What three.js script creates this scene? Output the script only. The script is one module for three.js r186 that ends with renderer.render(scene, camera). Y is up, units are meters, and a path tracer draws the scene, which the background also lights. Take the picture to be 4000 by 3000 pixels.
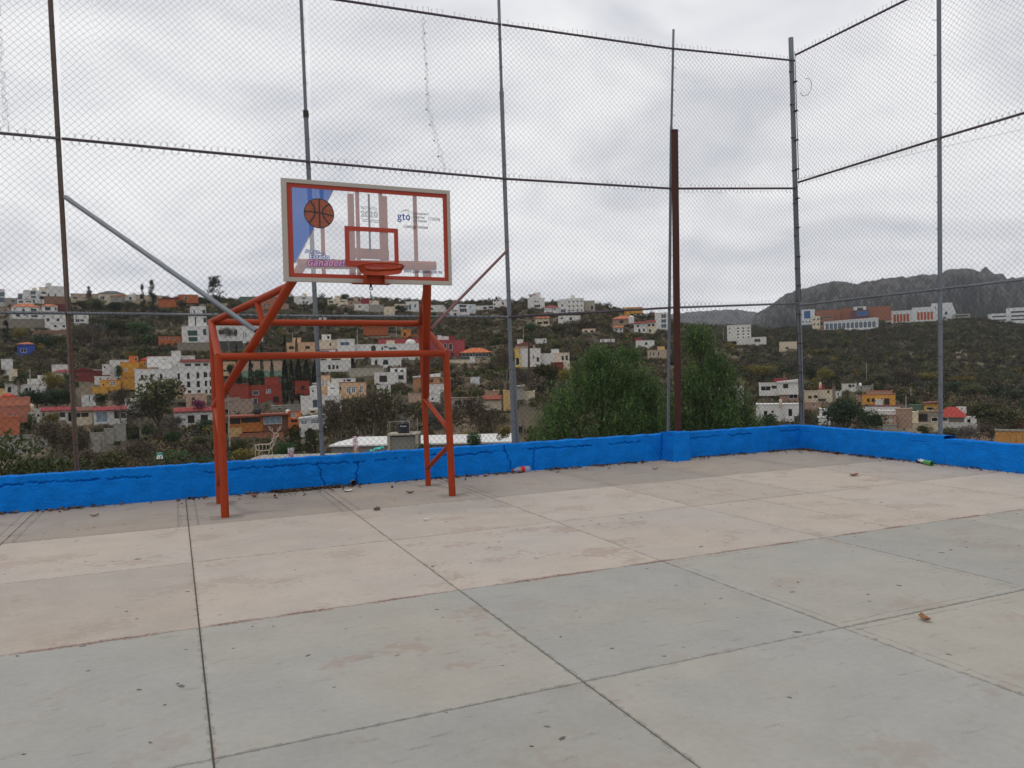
import * as THREE from 'three';
import { mergeGeometries } from 'three/addons/utils/BufferGeometryUtils.js';
import { createNoise2D, createNoise3D } from 'simplex-noise';

// ---------------------------------------------------------------- camera, sky, sun, exposure
const scene = new THREE.Scene();
const camera = new THREE.PerspectiveCamera(52.93, 4 / 3, 0.1, 9000);
camera.position.set(0, 1.6, 0);
camera.quaternion.setFromRotationMatrix(new THREE.Matrix4().makeBasis(
  new THREE.Vector3(0.915246, -0.023852, 0.402189), new THREE.Vector3(0.028345, 0.999585, -0.005223), new THREE.Vector3(-0.401898, 0.016180, 0.915542)));
scene.add(camera);
const renderer = new THREE.WebGLRenderer({ antialias: true });
renderer.toneMapping = THREE.LinearToneMapping;
renderer.toneMappingExposure = 0.95;
renderer.shadowMap.enabled = true;

function rng(seed) { let s = seed >>> 0; return () => { s = (s + 0x6D2B79F5) | 0; let t = Math.imul(s ^ (s >>> 15), 1 | s); t = (t + Math.imul(t ^ (t >>> 7), 61 | t)) ^ t; return ((t ^ (t >>> 14)) >>> 0) / 4294967296; }; }
const n2 = createNoise2D(rng(11)), n3 = createNoise3D(rng(12));
const fbm2 = (x, y, o = 4) => { let s = 0, a = 1, t = 0; for (let i = 0; i < o; i++) { s += a * n2(x, y); t += a; a *= .5; x *= 2.03; y *= 2.03; } return s / t; };
const fbm3 = (x, y, z, o = 4) => { let s = 0, a = 1, t = 0; for (let i = 0; i < o; i++) { s += a * n3(x, y, z); t += a; a *= .5; x *= 2.03; y *= 2.03; z *= 2.03; } return s / t; };
const sstep = (a, b, x) => { x = Math.min(1, Math.max(0, (x - a) / (b - a))); return x * x * (3 - 2 * x); };
const lerp = (a, b, t) => a + (b - a) * t;

{ // overcast sky: one layer of broken cloud, the same kind all round
  const W = 1536, H = 768, data = new Float32Array(W * H * 4);
  for (let j = 0; j < H; j++) {
    const el = ((j + .5) / H - .5) * Math.PI, y = Math.sin(el), c = Math.cos(el);
    for (let i = 0; i < W; i++) {
      const az = ((i + .5) / W - .5) * 2 * Math.PI, x = Math.cos(az) * c, z = Math.sin(az) * c;
      const k = 1 / (Math.max(y, 0) + .3), px = x * k, pz = z * k;
      const q = .45 * fbm2(px * .8 + 9, pz * .8 + 3, 2);
      const n = fbm2(px * 1.0 + pz * .6 + q + 3.1, pz * 1.5 - px * .7 + q, 5), m = fbm2(px * 3.4 + q + 40, pz * 4.4 + q, 4);
      let v = .83 + .28 * n + .10 * m;                       // cloud thickness: thin parts are brighter
      v = .52 + .5 * sstep(.32, 1.1, v);
      const b = sstep(1.0, .62, v);                           // thick parts are a little bluer and greyer
      const o = (j * W + i) * 4, hz = y < 0 ? .5 : 1;
      data[o] = hz * v * lerp(1.0, .945, b); data[o + 1] = hz * v * lerp(1.0, .97, b); data[o + 2] = hz * v * lerp(1.02, 1.06, b); data[o + 3] = 1;
    }
  }
  const sky = new THREE.DataTexture(data, W, H, THREE.RGBAFormat, THREE.FloatType);
  sky.mapping = THREE.EquirectangularReflectionMapping; sky.magFilter = THREE.LinearFilter; sky.needsUpdate = true;
  scene.background = sky; scene.environment = sky;
}
const sun = new THREE.DirectionalLight(0xfff4e6, 0.9);
sun.position.set(-18, 46, 6); sun.castShadow = true; sun.shadow.radius = 26;
sun.shadow.mapSize.set(2048, 2048);
Object.assign(sun.shadow.camera, { left: -40, right: 40, top: 40, bottom: -40, near: 1, far: 160 });
scene.add(sun);
scene.fog = new THREE.FogExp2(0xc9d2dc, 0.00007);

// ---------------------------------------------------------------- helpers
const used = new Map();
function numbered(name) { const n = used.get(name) ?? 0; used.set(name, n + 1); return n ? name + '_' + String(n).padStart(3, '0') : name; }
function shade(o) { o.castShadow = o.receiveShadow = true; return o; }
function thing(name, label, category, p = [0, 0, 0], turn = 0, group) {
  const o = new THREE.Group(); o.name = numbered(name); o.position.set(...p); o.rotation.y = turn;
  o.userData = { label, category }; if (group) o.userData.group = group; scene.add(o); return o;
}
function tag(o, label, category, group) { o.name = numbered(o.name); Object.assign(o.userData, { label, category }); if (group) o.userData.group = group; scene.add(o); return o; }
function part(name, geo, mat, parent) { const o = shade(new THREE.Mesh(geo, mat)); o.name = name; if (parent) parent.add(o); return o; }
function structure(name, geo, mat) { const o = part(name, geo, mat); o.userData.kind = 'structure'; scene.add(o); return o; }
const V = (x, y, z) => new THREE.Vector3(x, y, z);
const merge = (a) => { const g = a.map((x) => (x.index ? x.toNonIndexed() : x)); for (const x of g) { for (const k of Object.keys(x.attributes)) if (!['position', 'normal', 'uv'].includes(k)) x.deleteAttribute(k); } return mergeGeometries(g); };
function boxG(x0, x1, y0, y1, z0, z1) { const g = new THREE.BoxGeometry(x1 - x0, y1 - y0, z1 - z0); g.translate((x0 + x1) / 2, (y0 + y1) / 2, (z0 + z1) / 2); return g; }
function rodG(a, b, r, seg = 12, r2 = r) { // closed straight pipe from a to b
  const d = b.clone().sub(a), g = new THREE.CylinderGeometry(r2, r, d.length(), seg, 1);
  g.applyQuaternion(new THREE.Quaternion().setFromUnitVectors(V(0, 1, 0), d.clone().normalize())); g.translate((a.x + b.x) / 2, (a.y + b.y) / 2, (a.z + b.z) / 2); return g;
}
function pathG(points, r, seg = 6, n) { return new THREE.TubeGeometry(new THREE.CatmullRomCurve3(points, false, 'catmullrom', .2), n ?? points.length * 4, r, seg); }
// thin polyline wires with a 3-sided section, many in one geometry
class Wires {
  constructor() { this.p = []; this.i = []; }
  add(pts, r) {
    const n = pts.length, base = this.p.length / 3; const t = V(), a = V(), b = V();
    for (let k = 0; k < n; k++) {
      t.subVectors(pts[Math.min(n - 1, k + 1)], pts[Math.max(0, k - 1)]).normalize();
      a.set(-t.y, t.x, 0); if (a.lengthSq() < .05) a.set(0, t.z, -t.y); a.normalize(); b.crossVectors(t, a);
      for (let s = 0; s < 3; s++) { const w = s * 2.0944 + .5, c = Math.cos(w) * r, d = Math.sin(w) * r; this.p.push(pts[k].x + a.x * c + b.x * d, pts[k].y + a.y * c + b.y * d, pts[k].z + a.z * c + b.z * d); }
      if (k) for (let s = 0; s < 3; s++) { const u = base + (k - 1) * 3 + s, v = base + (k - 1) * 3 + (s + 1) % 3; this.i.push(u, v, u + 3, v, v + 3, u + 3); }
    }
  }
  build() { const g = new THREE.BufferGeometry(); g.setAttribute('position', new THREE.Float32BufferAttribute(this.p, 3)); g.setIndex(this.i); g.computeVertexNormals(); return g; }
}
function dataTex(W, H, fn, srgb = true) {
  const d = new Uint8Array(W * H * 4);
  for (let j = 0; j < H; j++) for (let i = 0; i < W; i++) { const c = fn(i, j), o = (j * W + i) * 4; d[o] = c[0]; d[o + 1] = c[1]; d[o + 2] = c[2]; d[o + 3] = 255; }
  const t = new THREE.DataTexture(d, W, H); t.magFilter = THREE.LinearFilter; t.minFilter = THREE.LinearMipmapLinearFilter; t.generateMipmaps = true; t.wrapS = t.wrapT = THREE.RepeatWrapping; if (srgb) t.colorSpace = THREE.SRGBColorSpace; t.needsUpdate = true; return t;
}
const std = (color, roughness = .85, extra = {}) => new THREE.MeshStandardMaterial({ color, roughness, ...extra });

// ---------------------------------------------------------------- terrain
const FX = 0.40195, FZ = -0.91566, RX = -FZ, RZ = FX;   // valley axis and the direction across it
const NU = [-1.084, -0.784, -0.604, -0.424, -0.244, -0.094, 0.026, 0.110, 0.176, 0.224, 0.297, 0.381, 0.477, 0.597, 0.897], ND = [12.2, 16, 20, 27, 35, 45, 55, 67, 80, 100, 120, 140, 150, 160, 170, 180, 190, 200, 212, 225, 250, 275, 300, 325, 350, 375, 400, 420, 440, 470, 520, 600, 650, 700, 850, 1100, 1600, 2600, 4500];
const NET = [
[-1.3, -2.4, -3.5, -5.1, -7.0, -8.2, -9.5, -10.2, -11.0, -11.3, -8.4, -8.0, -7.3, -6.1, -4.7, -3.0, -1.1, 0.7, 2.8, 5.1, 10.2, 15.0, 19.7, 24.6, 29.5, 34.9, 40.4, 44.2, 48.0, 44.2, 38.0, 30.0, 25.0, 20.0, 16.2, 10.0, 14.0, 20.0, 30.0],
[-1.3, -2.4, -3.5, -5.1, -7.0, -8.2, -9.5, -10.2, -11.0, -11.3, -9.3, -9.0, -8.4, -7.2, -5.8, -4.2, -2.3, -0.5, 1.6, 3.8, 8.9, 13.6, 18.4, 23.3, 28.2, 33.6, 39.0, 42.7, 46.4, 43.2, 38.0, 30.0, 25.0, 20.0, 16.2, 10.0, 14.0, 20.0, 30.0],
[-1.3, -2.4, -3.5, -5.1, -7.0, -8.2, -9.5, -10.2, -11.0, -11.3, -9.8, -9.6, -9.1, -7.9, -6.5, -4.8, -3.0, -1.2, 0.9, 3.2, 8.3, 13.1, 17.9, 22.9, 28.0, 33.3, 38.7, 42.4, 46.1, 43.1, 38.0, 30.0, 25.0, 20.0, 16.2, 10.0, 14.0, 20.0, 30.0],
[-1.3, -2.4, -3.5, -5.1, -7.0, -8.2, -9.5, -10.2, -11.0, -11.3, -10.3, -10.2, -9.7, -8.5, -7.1, -5.5, -3.6, -1.8, 0.3, 2.6, 7.8, 12.7, 17.7, 22.9, 28.1, 33.5, 38.9, 42.6, 46.3, 43.2, 38.0, 30.0, 25.0, 20.0, 16.2, 10.0, 14.0, 20.0, 30.0],
[-1.3, -2.4, -3.5, -5.1, -7.0, -8.2, -9.5, -10.2, -11.0, -11.3, -10.8, -10.8, -10.3, -9.2, -7.9, -6.3, -4.4, -2.7, -0.6, 1.6, 6.7, 11.6, 16.4, 21.5, 26.6, 31.9, 37.2, 40.8, 44.4, 42.0, 38.0, 30.0, 25.0, 20.0, 16.2, 10.0, 14.0, 20.0, 30.0],
[-1.3, -2.4, -3.5, -5.1, -7.0, -8.2, -9.5, -10.2, -11.0, -11.3, -11.3, -11.3, -10.9, -9.8, -8.5, -7.0, -5.2, -3.6, -1.6, 0.5, 5.4, 10.0, 14.5, 19.3, 24.1, 29.2, 34.3, 37.8, 41.3, 39.3, 36.0, 28.9, 24.4, 20.0, 16.2, 10.0, 14.0, 20.0, 30.0],
[-1.3, -2.4, -3.5, -5.1, -7.0, -8.2, -9.5, -10.2, -11.0, -11.3, -11.6, -11.7, -11.3, -10.3, -9.0, -7.5, -5.8, -4.2, -2.3, -0.2, 4.5, 9.0, 13.4, 18.0, 22.7, 27.7, 32.7, 36.1, 39.5, 38.2, 36.0, 28.9, 24.4, 20.0, 16.2, 10.0, 14.0, 20.0, 30.0],
[-1.3, -2.4, -3.5, -5.1, -7.0, -8.2, -9.5, -10.2, -11.0, -11.3, -11.9, -12.0, -11.6, -10.7, -9.5, -8.1, -6.4, -4.9, -3.1, -1.2, 3.3, 7.4, 11.4, 15.7, 19.9, 24.7, 29.5, 32.7, 36.0, 35.2, 34.0, 26.9, 22.4, 18.0, 15.0, 10.0, 14.0, 20.0, 30.0],
[-1.3, -2.4, -3.5, -5.1, -7.0, -8.2, -9.5, -10.2, -11.0, -11.5, -11.5, -11.8, -11.3, -10.8, -10.0, -9.1, -8.1, -7.1, -5.5, -3.7, 0.2, 4.1, 8.0, 11.9, 15.8, 19.8, 23.8, 26.1, 28.4, 27.5, 26.0, 21.6, 18.8, 16.0, 15.2, 14.0, 14.0, 20.0, 30.0],
[-1.3, -2.4, -3.5, -5.1, -7.0, -8.2, -9.5, -10.2, -11.0, -12.0, -12.0, -12.0, -11.5, -11.0, -10.2, -9.4, -8.3, -7.3, -5.7, -4.0, -0.6, 2.6, 5.8, 8.8, 11.8, 14.9, 18.1, 20.1, 22.1, 24.0, 27.1, 31.7, 34.6, 37.6, 46.5, 61.4, 55.9, 60.0, 60.0],
[-1.3, -2.6, -4.0, -5.9, -8.0, -9.5, -11.0, -12.0, -13.0, -13.5, -13.5, -11.4, -11.0, -10.6, -10.0, -9.4, -8.6, -7.7, -6.7, -5.6, -3.5, -1.4, 0.8, 2.9, 4.9, 6.9, 9.0, 10.7, 12.4, 14.9, 19.0, 25.3, 29.3, 33.4, 44.8, 61.5, 54.2, 60.0, 60.0],
[-1.3, -2.9, -4.5, -6.1, -8.0, -9.5, -11.0, -12.0, -13.0, -13.5, -13.5, -11.2, -10.9, -10.6, -10.1, -9.5, -8.8, -8.1, -7.5, -6.8, -5.5, -3.6, -1.6, 0.6, 2.7, 4.8, 7.0, 9.2, 11.5, 14.8, 20.4, 29.1, 33.3, 33.0, 30.0, 40.0, 52.2, 60.0, 60.0],
[-1.3, -2.9, -4.5, -6.1, -8.0, -9.5, -11.0, -12.0, -13.0, -13.5, -13.5, -11.5, -11.5, -11.5, -10.9, -10.2, -9.6, -9.0, -8.5, -7.9, -6.9, -5.2, -3.5, -1.1, 1.3, 3.7, 6.1, 8.5, 10.9, 14.6, 20.7, 30.6, 35.0, 36.0, 34.0, 45.0, 49.9, 60.0, 60.0],
[-1.3, -2.9, -4.5, -6.1, -8.0, -9.5, -11.0, -12.0, -13.0, -13.5, -13.5, -11.9, -12.0, -12.1, -11.8, -11.5, -11.0, -10.5, -10.0, -9.4, -8.3, -6.6, -4.9, -2.5, 0.0, 2.5, 4.9, 7.5, 10.0, 13.9, 20.2, 30.0, 33.9, 36.0, 36.0, 48.0, 47.1, 60.0, 60.0],
[-1.3, -2.9, -4.5, -6.1, -8.0, -9.5, -11.0, -12.0, -13.0, -13.5, -13.5, -12.9, -13.0, -13.1, -12.7, -12.2, -11.8, -11.4, -10.7, -10.0, -8.6, -6.5, -4.4, -1.6, 1.2, 4.0, 6.9, 9.2, 11.6, 15.1, 20.8, 29.3, 33.1, 36.0, 36.0, 48.0, 40.0, 60.0, 60.0]];
// the buildings of the town: [name, category, label, base, turn, blocks, distance, group]; block: [x, y, width, height, depth, forward, colour, roof, roof colour, openings]
const HOUSES = [
["house","house","narrow white ridge house with a red roof edge and tall dark glazing",[-82.39,40.08,-479.21],0.17,[[0.0,0.0,5.45,10.94,4.4,0,"white","flat","red",[[1.94,7.29,3.16,2.43,4],[1.94,4.13,3.16,2.67,4]]]],405,0],
["apartment_building","apartment block","white stepped apartment block on the ridge with a tall stair tower and square windows",[-60.62,43.89,-480.64],0.265,[[-5.08,0.0,10.57,6.97,8.5,0,"white","flat",0,[[2.52,4.73,2.52,1.99,4],[2.77,2.74,2.26,1.49,4],[7.55,5.23,2.26,1.25],[8.55,2.74,1.26,1.25,4],[2.77,0.25,1.76,1.74]]],[5.28,3.39,10.16,6.48,8.1,-2,"white","flat",0,[[0.15,0.6,0.86,1.89],[3.52,0.35,0.75,2.14]]],[1.18,9.76,2.06,1.69,4,-2.5,"white","flat",0,[]],[-5.33,6.88,1.51,1.84,4,-3,"cream","flat",0,[]],[-1.38,6.88,2.87,2.19,4,-3,"cream","flat","red",[]]],415,0],
["house","house","small white house with a dark blue flat roof below the stepped ridge block",[-69.13,42.41,-467.97],0.147,[[0.0,0.0,6.96,2.64,5.6,0,"white","flat","blueD",[[0.58,0.72,2.06,1.2],[3.6,1.1,2.64,0.82]]],[-2.04,2.55,2.4,3.07,4,-2,"white","flat","blueD",[[0.24,0.29,1.92,2.59,4]]]],400,0],
["house","house","white villa on the ridge with two orange hipped tile roofs",[-58.99,32.87,-439.32],0.133,[[-5.56,3.27,12.03,2.63,9.6,0,"white","hip","tile",[[8.17,0.09,2.27,1.72],[4.31,0.23,1.36,1.13]]],[4.31,3.27,6.81,3.18,5.4,0.6,"white","hip","tile",[[1.36,0.91,2.5,1.72],[5.45,1.13,0.91,1.23]]],[-3.86,0.0,16.79,1.91,10,3,"white","flat",0,[[8.62,0.64,2.95,1.04],[2.5,0.91,1.59,1.0,6],[5.45,1.23,1.36,0.68]]],[10.1,5.08,4.31,2.5,4,-3,"redD","flat","redD",[]]],378,0],
["house","house","white house with a dark blue roof edge and two square windows below the villa",[-43.3,28.24,-401.76],0.107,[[-4.03,0.0,9.24,4.71,7.4,0,"white","flat","blueD",[[0.63,0.76,1.26,1.55],[4.54,0.84,1.26,1.47]]],[5.67,0.0,5.97,4.2,4.8,-1,"white","flat",0,[[0.63,0.63,1.68,1.47],[2.52,0.92,1.68,1.09]]]],350,0],
["retaining_wall","wall","long grey stone retaining wall under the villas at the end of the ridge",[-61.25,26.27,-404.15],0.15,[[0.0,0.0,22.99,3.93,1.2,0,"stone","flat",0,[]]],345,0],
["garden_wall","wall","low brown brick garden wall above the blue house",[-46.0,21.28,-370.06],0.124,[[0.0,0.0,12.1,1.84,0.6,0,"brick","flat",0,[]]],320,0],
["house","house","long plain beige house with a brick lower wall on the ridge",[-46.84,43.73,-466.94],0.1,[[6.0,0.83,14.94,3.77,10,0,"beige","flat",0,[[0.98,0.98,1.96,1.22]]],[-8.33,0.0,10.29,2.64,3,1.5,"brick","flat",0,[]]],408,0],
["house","house","grey house with a hipped grey roof and an orange lean-to on the ridge",[-24.82,42.22,-453.97],0.055,[[-3.4,0.0,12.4,5.01,9.9,0,"cream","hip","greyD",[[0.97,2.19,1.94,1.46]]],[-0.61,0.0,6.81,3.65,5.4,1.2,"grey","shed","tile",[]],[6.2,1.12,6.81,3.6,5.4,-1,"white","flat",0,[[1.94,1.07,1.22,1.7]]]],405,0],
["house","house","bright orange house on the ridge with a sloping dark red roof",[3.62,38.36,-430.5],-0.008,[[-4.74,0.0,9.48,4.27,7.6,0,"orange","shed","redD",[]],[4.74,3.56,9.48,3.32,7.6,-2,"orange","flat","greyD",[[2.85,0.71,1.42,1.42]]]],395,0],
["house","house","small cobalt blue house with a terracotta roof among the trees",[-42.61,10.51,-286.46],0.008,[[0.0,0.0,4.31,3.47,4,0,"blueH","hip","terra",[[0.74,0.82,1.72,1.24]]]],245,0],
["house","house","low orange house with a row of small arched openings",[-0.1,14.0,-286.43],0.0,[[0.0,0.0,8.18,2.2,6.5,0,"orange","flat","terra",[[0.31,1.2,0.47,0.85,1],[2.42,1.1,0.69,1.04,1],[4.43,1.1,0.69,1.04,1],[5.82,0.41,0.47,1.26,1]]]],262,0],
["house","house","white house with a red hipped roof beside the large dark red gable wall",[-28.51,1.43,-248.44],0.01,[[0.42,0.0,4.61,3.03,4,0,"white","hip","red",[[0.31,1.22,0.65,1.17],[2.4,1.35,0.73,1.04],[3.57,1.35,0.65,1.17]]],[-0.9,3.11,3.65,1.97,4,-3,"white","flat",0,[]]],216,0],
["house","house","windowless dark red house with a gabled end wall",[-19.81,-0.2,-234.76],0.171,[[-2.0,0.0,5.36,4.72,4.3,0,"redW","gable","redD",[]],[2.68,3.11,3.99,1.74,4,-2,"redW","flat","white",[]]],207,0],
["house","house","white box house with a flat roof behind the mustard yellow house",[-12.88,3.98,-219.78],0.059,[[0.88,0.0,5.06,2.82,4.0,0,"white","flat",0,[]],[-2.51,0.19,1.81,1.55,4,1,"white","flat",0,[[0.35,0.64,0.47,0.59]]]],196,0],
["house","house","mustard yellow house with an orange roof slab and red dome",[-7.6,2.07,-206.5],0.037,[[-1.85,0.0,4.04,3.86,4,0,"yellow","flat","orangeB",[[0.83,1.72,0.67,0.74,5],[2.84,1.79,0.51,0.71,5],[1.0,0.11,0.33,0.33],[2.23,0.11,0.33,0.33]]],[-0.97,3.86,2.01,1.5,5,-1.5,"orangeB","flat",0,[[1.23,0.38,0.56,0.89]]],[2.01,2.75,3.73,1.38,4,-2,"yellow","dome","redR",[[1.0,0.49,0.56,0.56],[1.56,0.27,0.67,0.67,1]]]],186,0],
["house","house","low mustard yellow annex with orange roofs stepping down below the yellow house",[-11.84,-1.4,-199.57],0.059,[[-1.36,1.28,4.21,1.86,4,0,"yellow","flat","orangeB",[[1.97,0.73,1.18,0.85,5],[0.47,0.58,0.43,0.64]]],[-3.47,0.0,3.1,1.6,4,2.5,"yellow","flat","yellow",[]],[3.05,1.86,3.95,1.65,4,-1,"yellow","flat","orangeB",[]]],178,0],
["house","house","low white terrace house between the dark red gable and the yellow annex",[-14.69,1.59,-206.33],0.071,[[0.0,0.0,4.59,1.08,4,0,"white","flat",0,[[2.5,0.33,0.44,0.44],[0.97,0.33,0.44,0.44]]]],183,0],
["hotel","hotel","large white four storey hotel with rows of arched windows and a red tile eave",[0.42,-2.26,-196.35],-0.072,[[-4.17,1.62,8.66,4.71,6.9,0,"white","flat",0,[[1.19,2.12,0.69,1.51,1],[3.14,2.12,0.74,1.56,1],[5.16,2.05,0.76,1.66,1]]],[4.33,0.0,8.34,6.76,6.7,0.4,"white","flat",0,[[0.32,3.87,0.69,1.53,1],[2.32,3.87,0.78,1.6,1],[4.4,3.91,0.82,1.64,1],[2.32,1.84,0.87,1.56],[4.4,1.84,0.87,1.6],[0.37,2.27,0.65,1.08,6],[2.49,0.65,0.76,0.58,6],[4.61,0.65,0.69,0.65,6],[5.96,4.11,0.97,1.4],[7.26,4.11,0.76,1.4],[6.17,2.05,0.69,1.4],[7.26,2.05,0.61,1.45],[6.28,0.22,0.58,1.15],[7.26,0.22,0.61,1.19]]],[4.82,6.72,7.36,1.32,5.9,-1.2,"white","tile","redD",[[0.87,0.13,1.56,0.78],[3.08,0.13,1.43,0.78],[4.98,0.13,1.19,0.78]]],[0.08,6.76,1.86,3.76,4,-3,"white","flat",0,[[1.02,0.15,0.32,0.54]]],[2.49,8.43,2.92,1.02,4,-6,"white","flat",0,[]],[-3.68,7.89,5.52,1.62,4.4,-6,"white","flat","redD",[[3.57,0.65,0.32,0.32]]],[-2.22,6.29,2.82,1.71,5,-2,"white","flat",0,[]]],180,0],
["house","house","white house with a low gabled roof and a blue porch below the hillside trees",[-29.61,-0.65,-198.64],0.148,[[-2.4,0.1,3.16,2.14,4,0,"white","shed","grey",[[0.47,0.2,0.65,1.22,6]]],[1.43,0.0,4.49,1.94,4,0,"white","flat","white",[[0.51,0.31,0.61,0.92],[1.22,0.31,0.51,0.92]]],[1.28,2.24,2.14,0.82,4,-4,"white","flat",0,[]],[3.09,2.14,1.78,1.67,4,-3,"white","flat",0,[[0.76,0.51,0.55,0.71]]]],170,0],
["house","house","plain white box house half hidden by trees under the blue house",[-40.3,5.97,-241.68],0.165,[[0.0,0.0,2.58,2.02,4,0,"white","flat",0,[]]],205,0],
["house","house","pale yellow and white house corner at the edge of the valley beside the salmon house",[-31.54,-1.24,-186.37],0.168,[[-1.12,0.0,2.31,1.71,4,0,"yellowP","flat",0,[]],[1.52,4.36,1.52,1.42,4,-8,"cream","flat",0,[]]],158,0],
["house","house","large salmon and orange plastered house with a round orange parapet",[-25.21,-7.8,-147.43],0.274,[[0.0,5.63,7.36,1.35,5.9,0,"salmon","flat",0,[]],[-0.4,4.05,6.56,1.69,5.3,2.5,"salmonD","flat",0,[[4.07,0.17,0.28,0.23],[4.64,0.14,0.4,0.29]]],[-1.08,0.0,5.21,4.05,4.2,4.5,"salmon2","flat",0,[]],[0.99,6.42,1.98,0.9,5,-1,"orangeR","dome","orangeR",[]]],125,0],
["house","house","white single storey house with red tiled awning and beige rooftop water tank",[-23.39,-6.87,-176.14],0.132,[[-3.01,0.0,4.72,3.28,4,0,"white","flat","white",[[1.51,0.55,1.71,1.64,6],[4.11,1.78,0.41,0.55]]],[2.36,0.0,6.02,3.04,4.8,0.3,"white","tile","redM",[[0.27,1.85,0.48,0.62],[3.22,1.51,0.96,0.99,6],[4.58,0.55,1.16,1.98]]]],152,0],
["house","house","white house with a pale blue garage door and brown roof beside the concrete stepped wall",[-12.02,-7.29,-173.33],0.069,[[-4.4,0.0,3.19,3.33,4,0,"cream","tile","brickR",[[0.14,1.94,0.97,0.83,6],[1.25,1.94,1.25,0.83,6]]],[0.3,0.14,5.85,3.12,4.7,0.5,"white","tile","redM",[[0.42,0.62,2.11,2.08,7],[3.63,1.25,2.08,1.53,6]]],[4.54,3.26,2.91,1.87,5,-3,"white","flat",0,[]]],154,0],
["house","house","small white pavilion with dark posts behind the brown roofed house",[-19.36,-3.74,-186.44],0.103,[[2.83,1.07,2.72,1.5,4,0,"white","flat","grey",[[1.32,0.1,0.22,1.17]]],[-2.13,0.0,4.11,1.1,4,-2,"brown","shed","brown",[]]],163,0],
["concrete_wall","wall","stepped bare concrete wall climbing the valley slope",[-9.32,-9.46,-132.78],0.07,[[-1.49,1.27,1.93,1.91,0.4,0,"concrete","flat",0,[]],[0.12,2.44,1.27,1.27,0.4,-0.3,"concrete","flat",0,[]],[1.6,2.76,1.7,1.59,0.4,-0.6,"concrete","flat",0,[]],[-1.61,0.0,1.01,2.23,0.4,0.5,"concrete","flat",0,[]]],118,0],
["concrete_wall","wall","low grey block wall below the salmon house",[-20.13,-8.1,-131.0],0.152,[[-0.81,0.0,4.34,2.07,0.4,0,"concrete","flat",0,[]],[2.17,0.91,1.61,0.91,0.4,-0.4,"concrete","flat",0,[]]],112,0],
["house","house","white cottage with scalloped red eaves and two red awnings over its windows",[3.88,-7.94,-172.89],-0.022,[[0.0,0.0,7.89,3.03,6.3,0,"white","tile","redM",[[2.59,0.43,1.3,1.62,6],[5.08,0.43,1.4,1.62,6],[0.22,0.43,1.3,1.3,1]]]],160,0],
["house","house","rough pink plastered house below the hotel",[3.5,-3.06,-181.88],-0.019,[[1.02,0.0,4.2,1.36,4,0,"pinkP","flat",0,[[1.25,0.07,0.52,0.61,6]]],[-2.21,1.36,1.82,1.75,4,-1,"pinkP","flat",0,[]]],168,0],
["house","house","large white cubist villa with green framed windows and a square tower",[16.45,13.83,-282.44],0.064,[[-9.17,0.0,7.54,5.52,6.0,0,"white","flat",0,[[1.39,2.41,3.02,1.79,3],[1.63,0.48,2.78,1.52,3],[6.25,2.65,1.04,2.07,3]]],[-8.04,5.45,5.42,3.65,4.3,-1.5,"white","flat",0,[[1.63,0.41,0.52,3.1],[4.41,1.52,0.94,1.65,3]]],[-7.62,9.03,4.72,3.45,4,-3,"white","flat",0,[[3.54,1.1,1.04,1.31,3],[0.76,1.1,0.45,1.31]]],[3.77,0.59,18.34,5.34,10,-0.6,"white","flat",0,[[3.75,2.31,1.56,1.48,6],[6.77,1.9,0.97,2.0,6],[8.79,1.9,1.04,2.0,6],[11.81,1.21,0.28,1.9],[12.43,1.38,0.35,1.55]]]],265,0],
["retaining_wall","wall","grey and tan stone retaining wall under the white cubist villa",[11.79,11.0,-276.79],-0.043,[[-4.45,0.0,11.41,2.62,1.5,0,"stone","flat",0,[]],[5.7,0.84,8.89,2.18,1.5,-1,"stoneD","flat",0,[]]],258,0],
["house","house","peach house with a raised square tower among tall cypresses",[34.3,7.41,-230.8],-0.148,[[0.0,0.0,8.72,4.04,7.0,0,"peach","flat","peach",[[1.11,2.19,1.32,0.88,6],[5.65,2.19,1.32,0.88,6]]],[-0.98,3.98,2.19,1.49,4,-1.5,"peach","flat",0,[]]],225,0],
["house","house","white and pale green terraced house with a glazed balcony storey",[40.6,2.55,-209.38],-0.192,[[0.0,4.68,9.47,1.46,7.6,0,"white","flat","redM",[[0.14,0.6,2.57,0.68,4],[4.33,0.65,2.71,0.76,4]]],[-2.1,6.09,5.28,2.57,4.2,-1,"cream","flat",0,[[2.84,0.95,0.54,0.95]]],[2.46,6.14,4.55,2.65,4,0.4,"white","flat",0,[[0.7,0.97,2.49,1.0,4]]],[-2.71,8.63,2.43,1.57,4,-3,"white","flat",0,[[1.35,0.43,0.81,0.95]]],[-0.5,3.06,8.2,1.68,6.6,1,"cream","flat",0,[[0.27,0.05,1.49,0.54,6],[3.11,0.05,2.43,0.54,6]]],[-0.5,0.0,8.2,3.06,6.6,2,"white","flat",0,[[2.16,0.68,0.81,1.35],[3.25,0.68,0.73,1.35],[4.19,0.81,0.81,1.08]]]],208,0],
["house","house","tan house with a green band hidden behind the cypress row",[18.99,1.82,-213.39],-0.089,[[-5.88,1.37,3.7,2.59,4,0,"peach","flat",0,[[0.66,0.0,0.92,0.66]]],[2.51,1.43,10.43,2.53,8.3,0,"pinkP","flat",0,[[2.11,1.0,1.06,1.06,6]]],[2.64,0.0,9.9,1.37,7.9,1.5,"greenP","flat",0,[]]],203,0],
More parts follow.
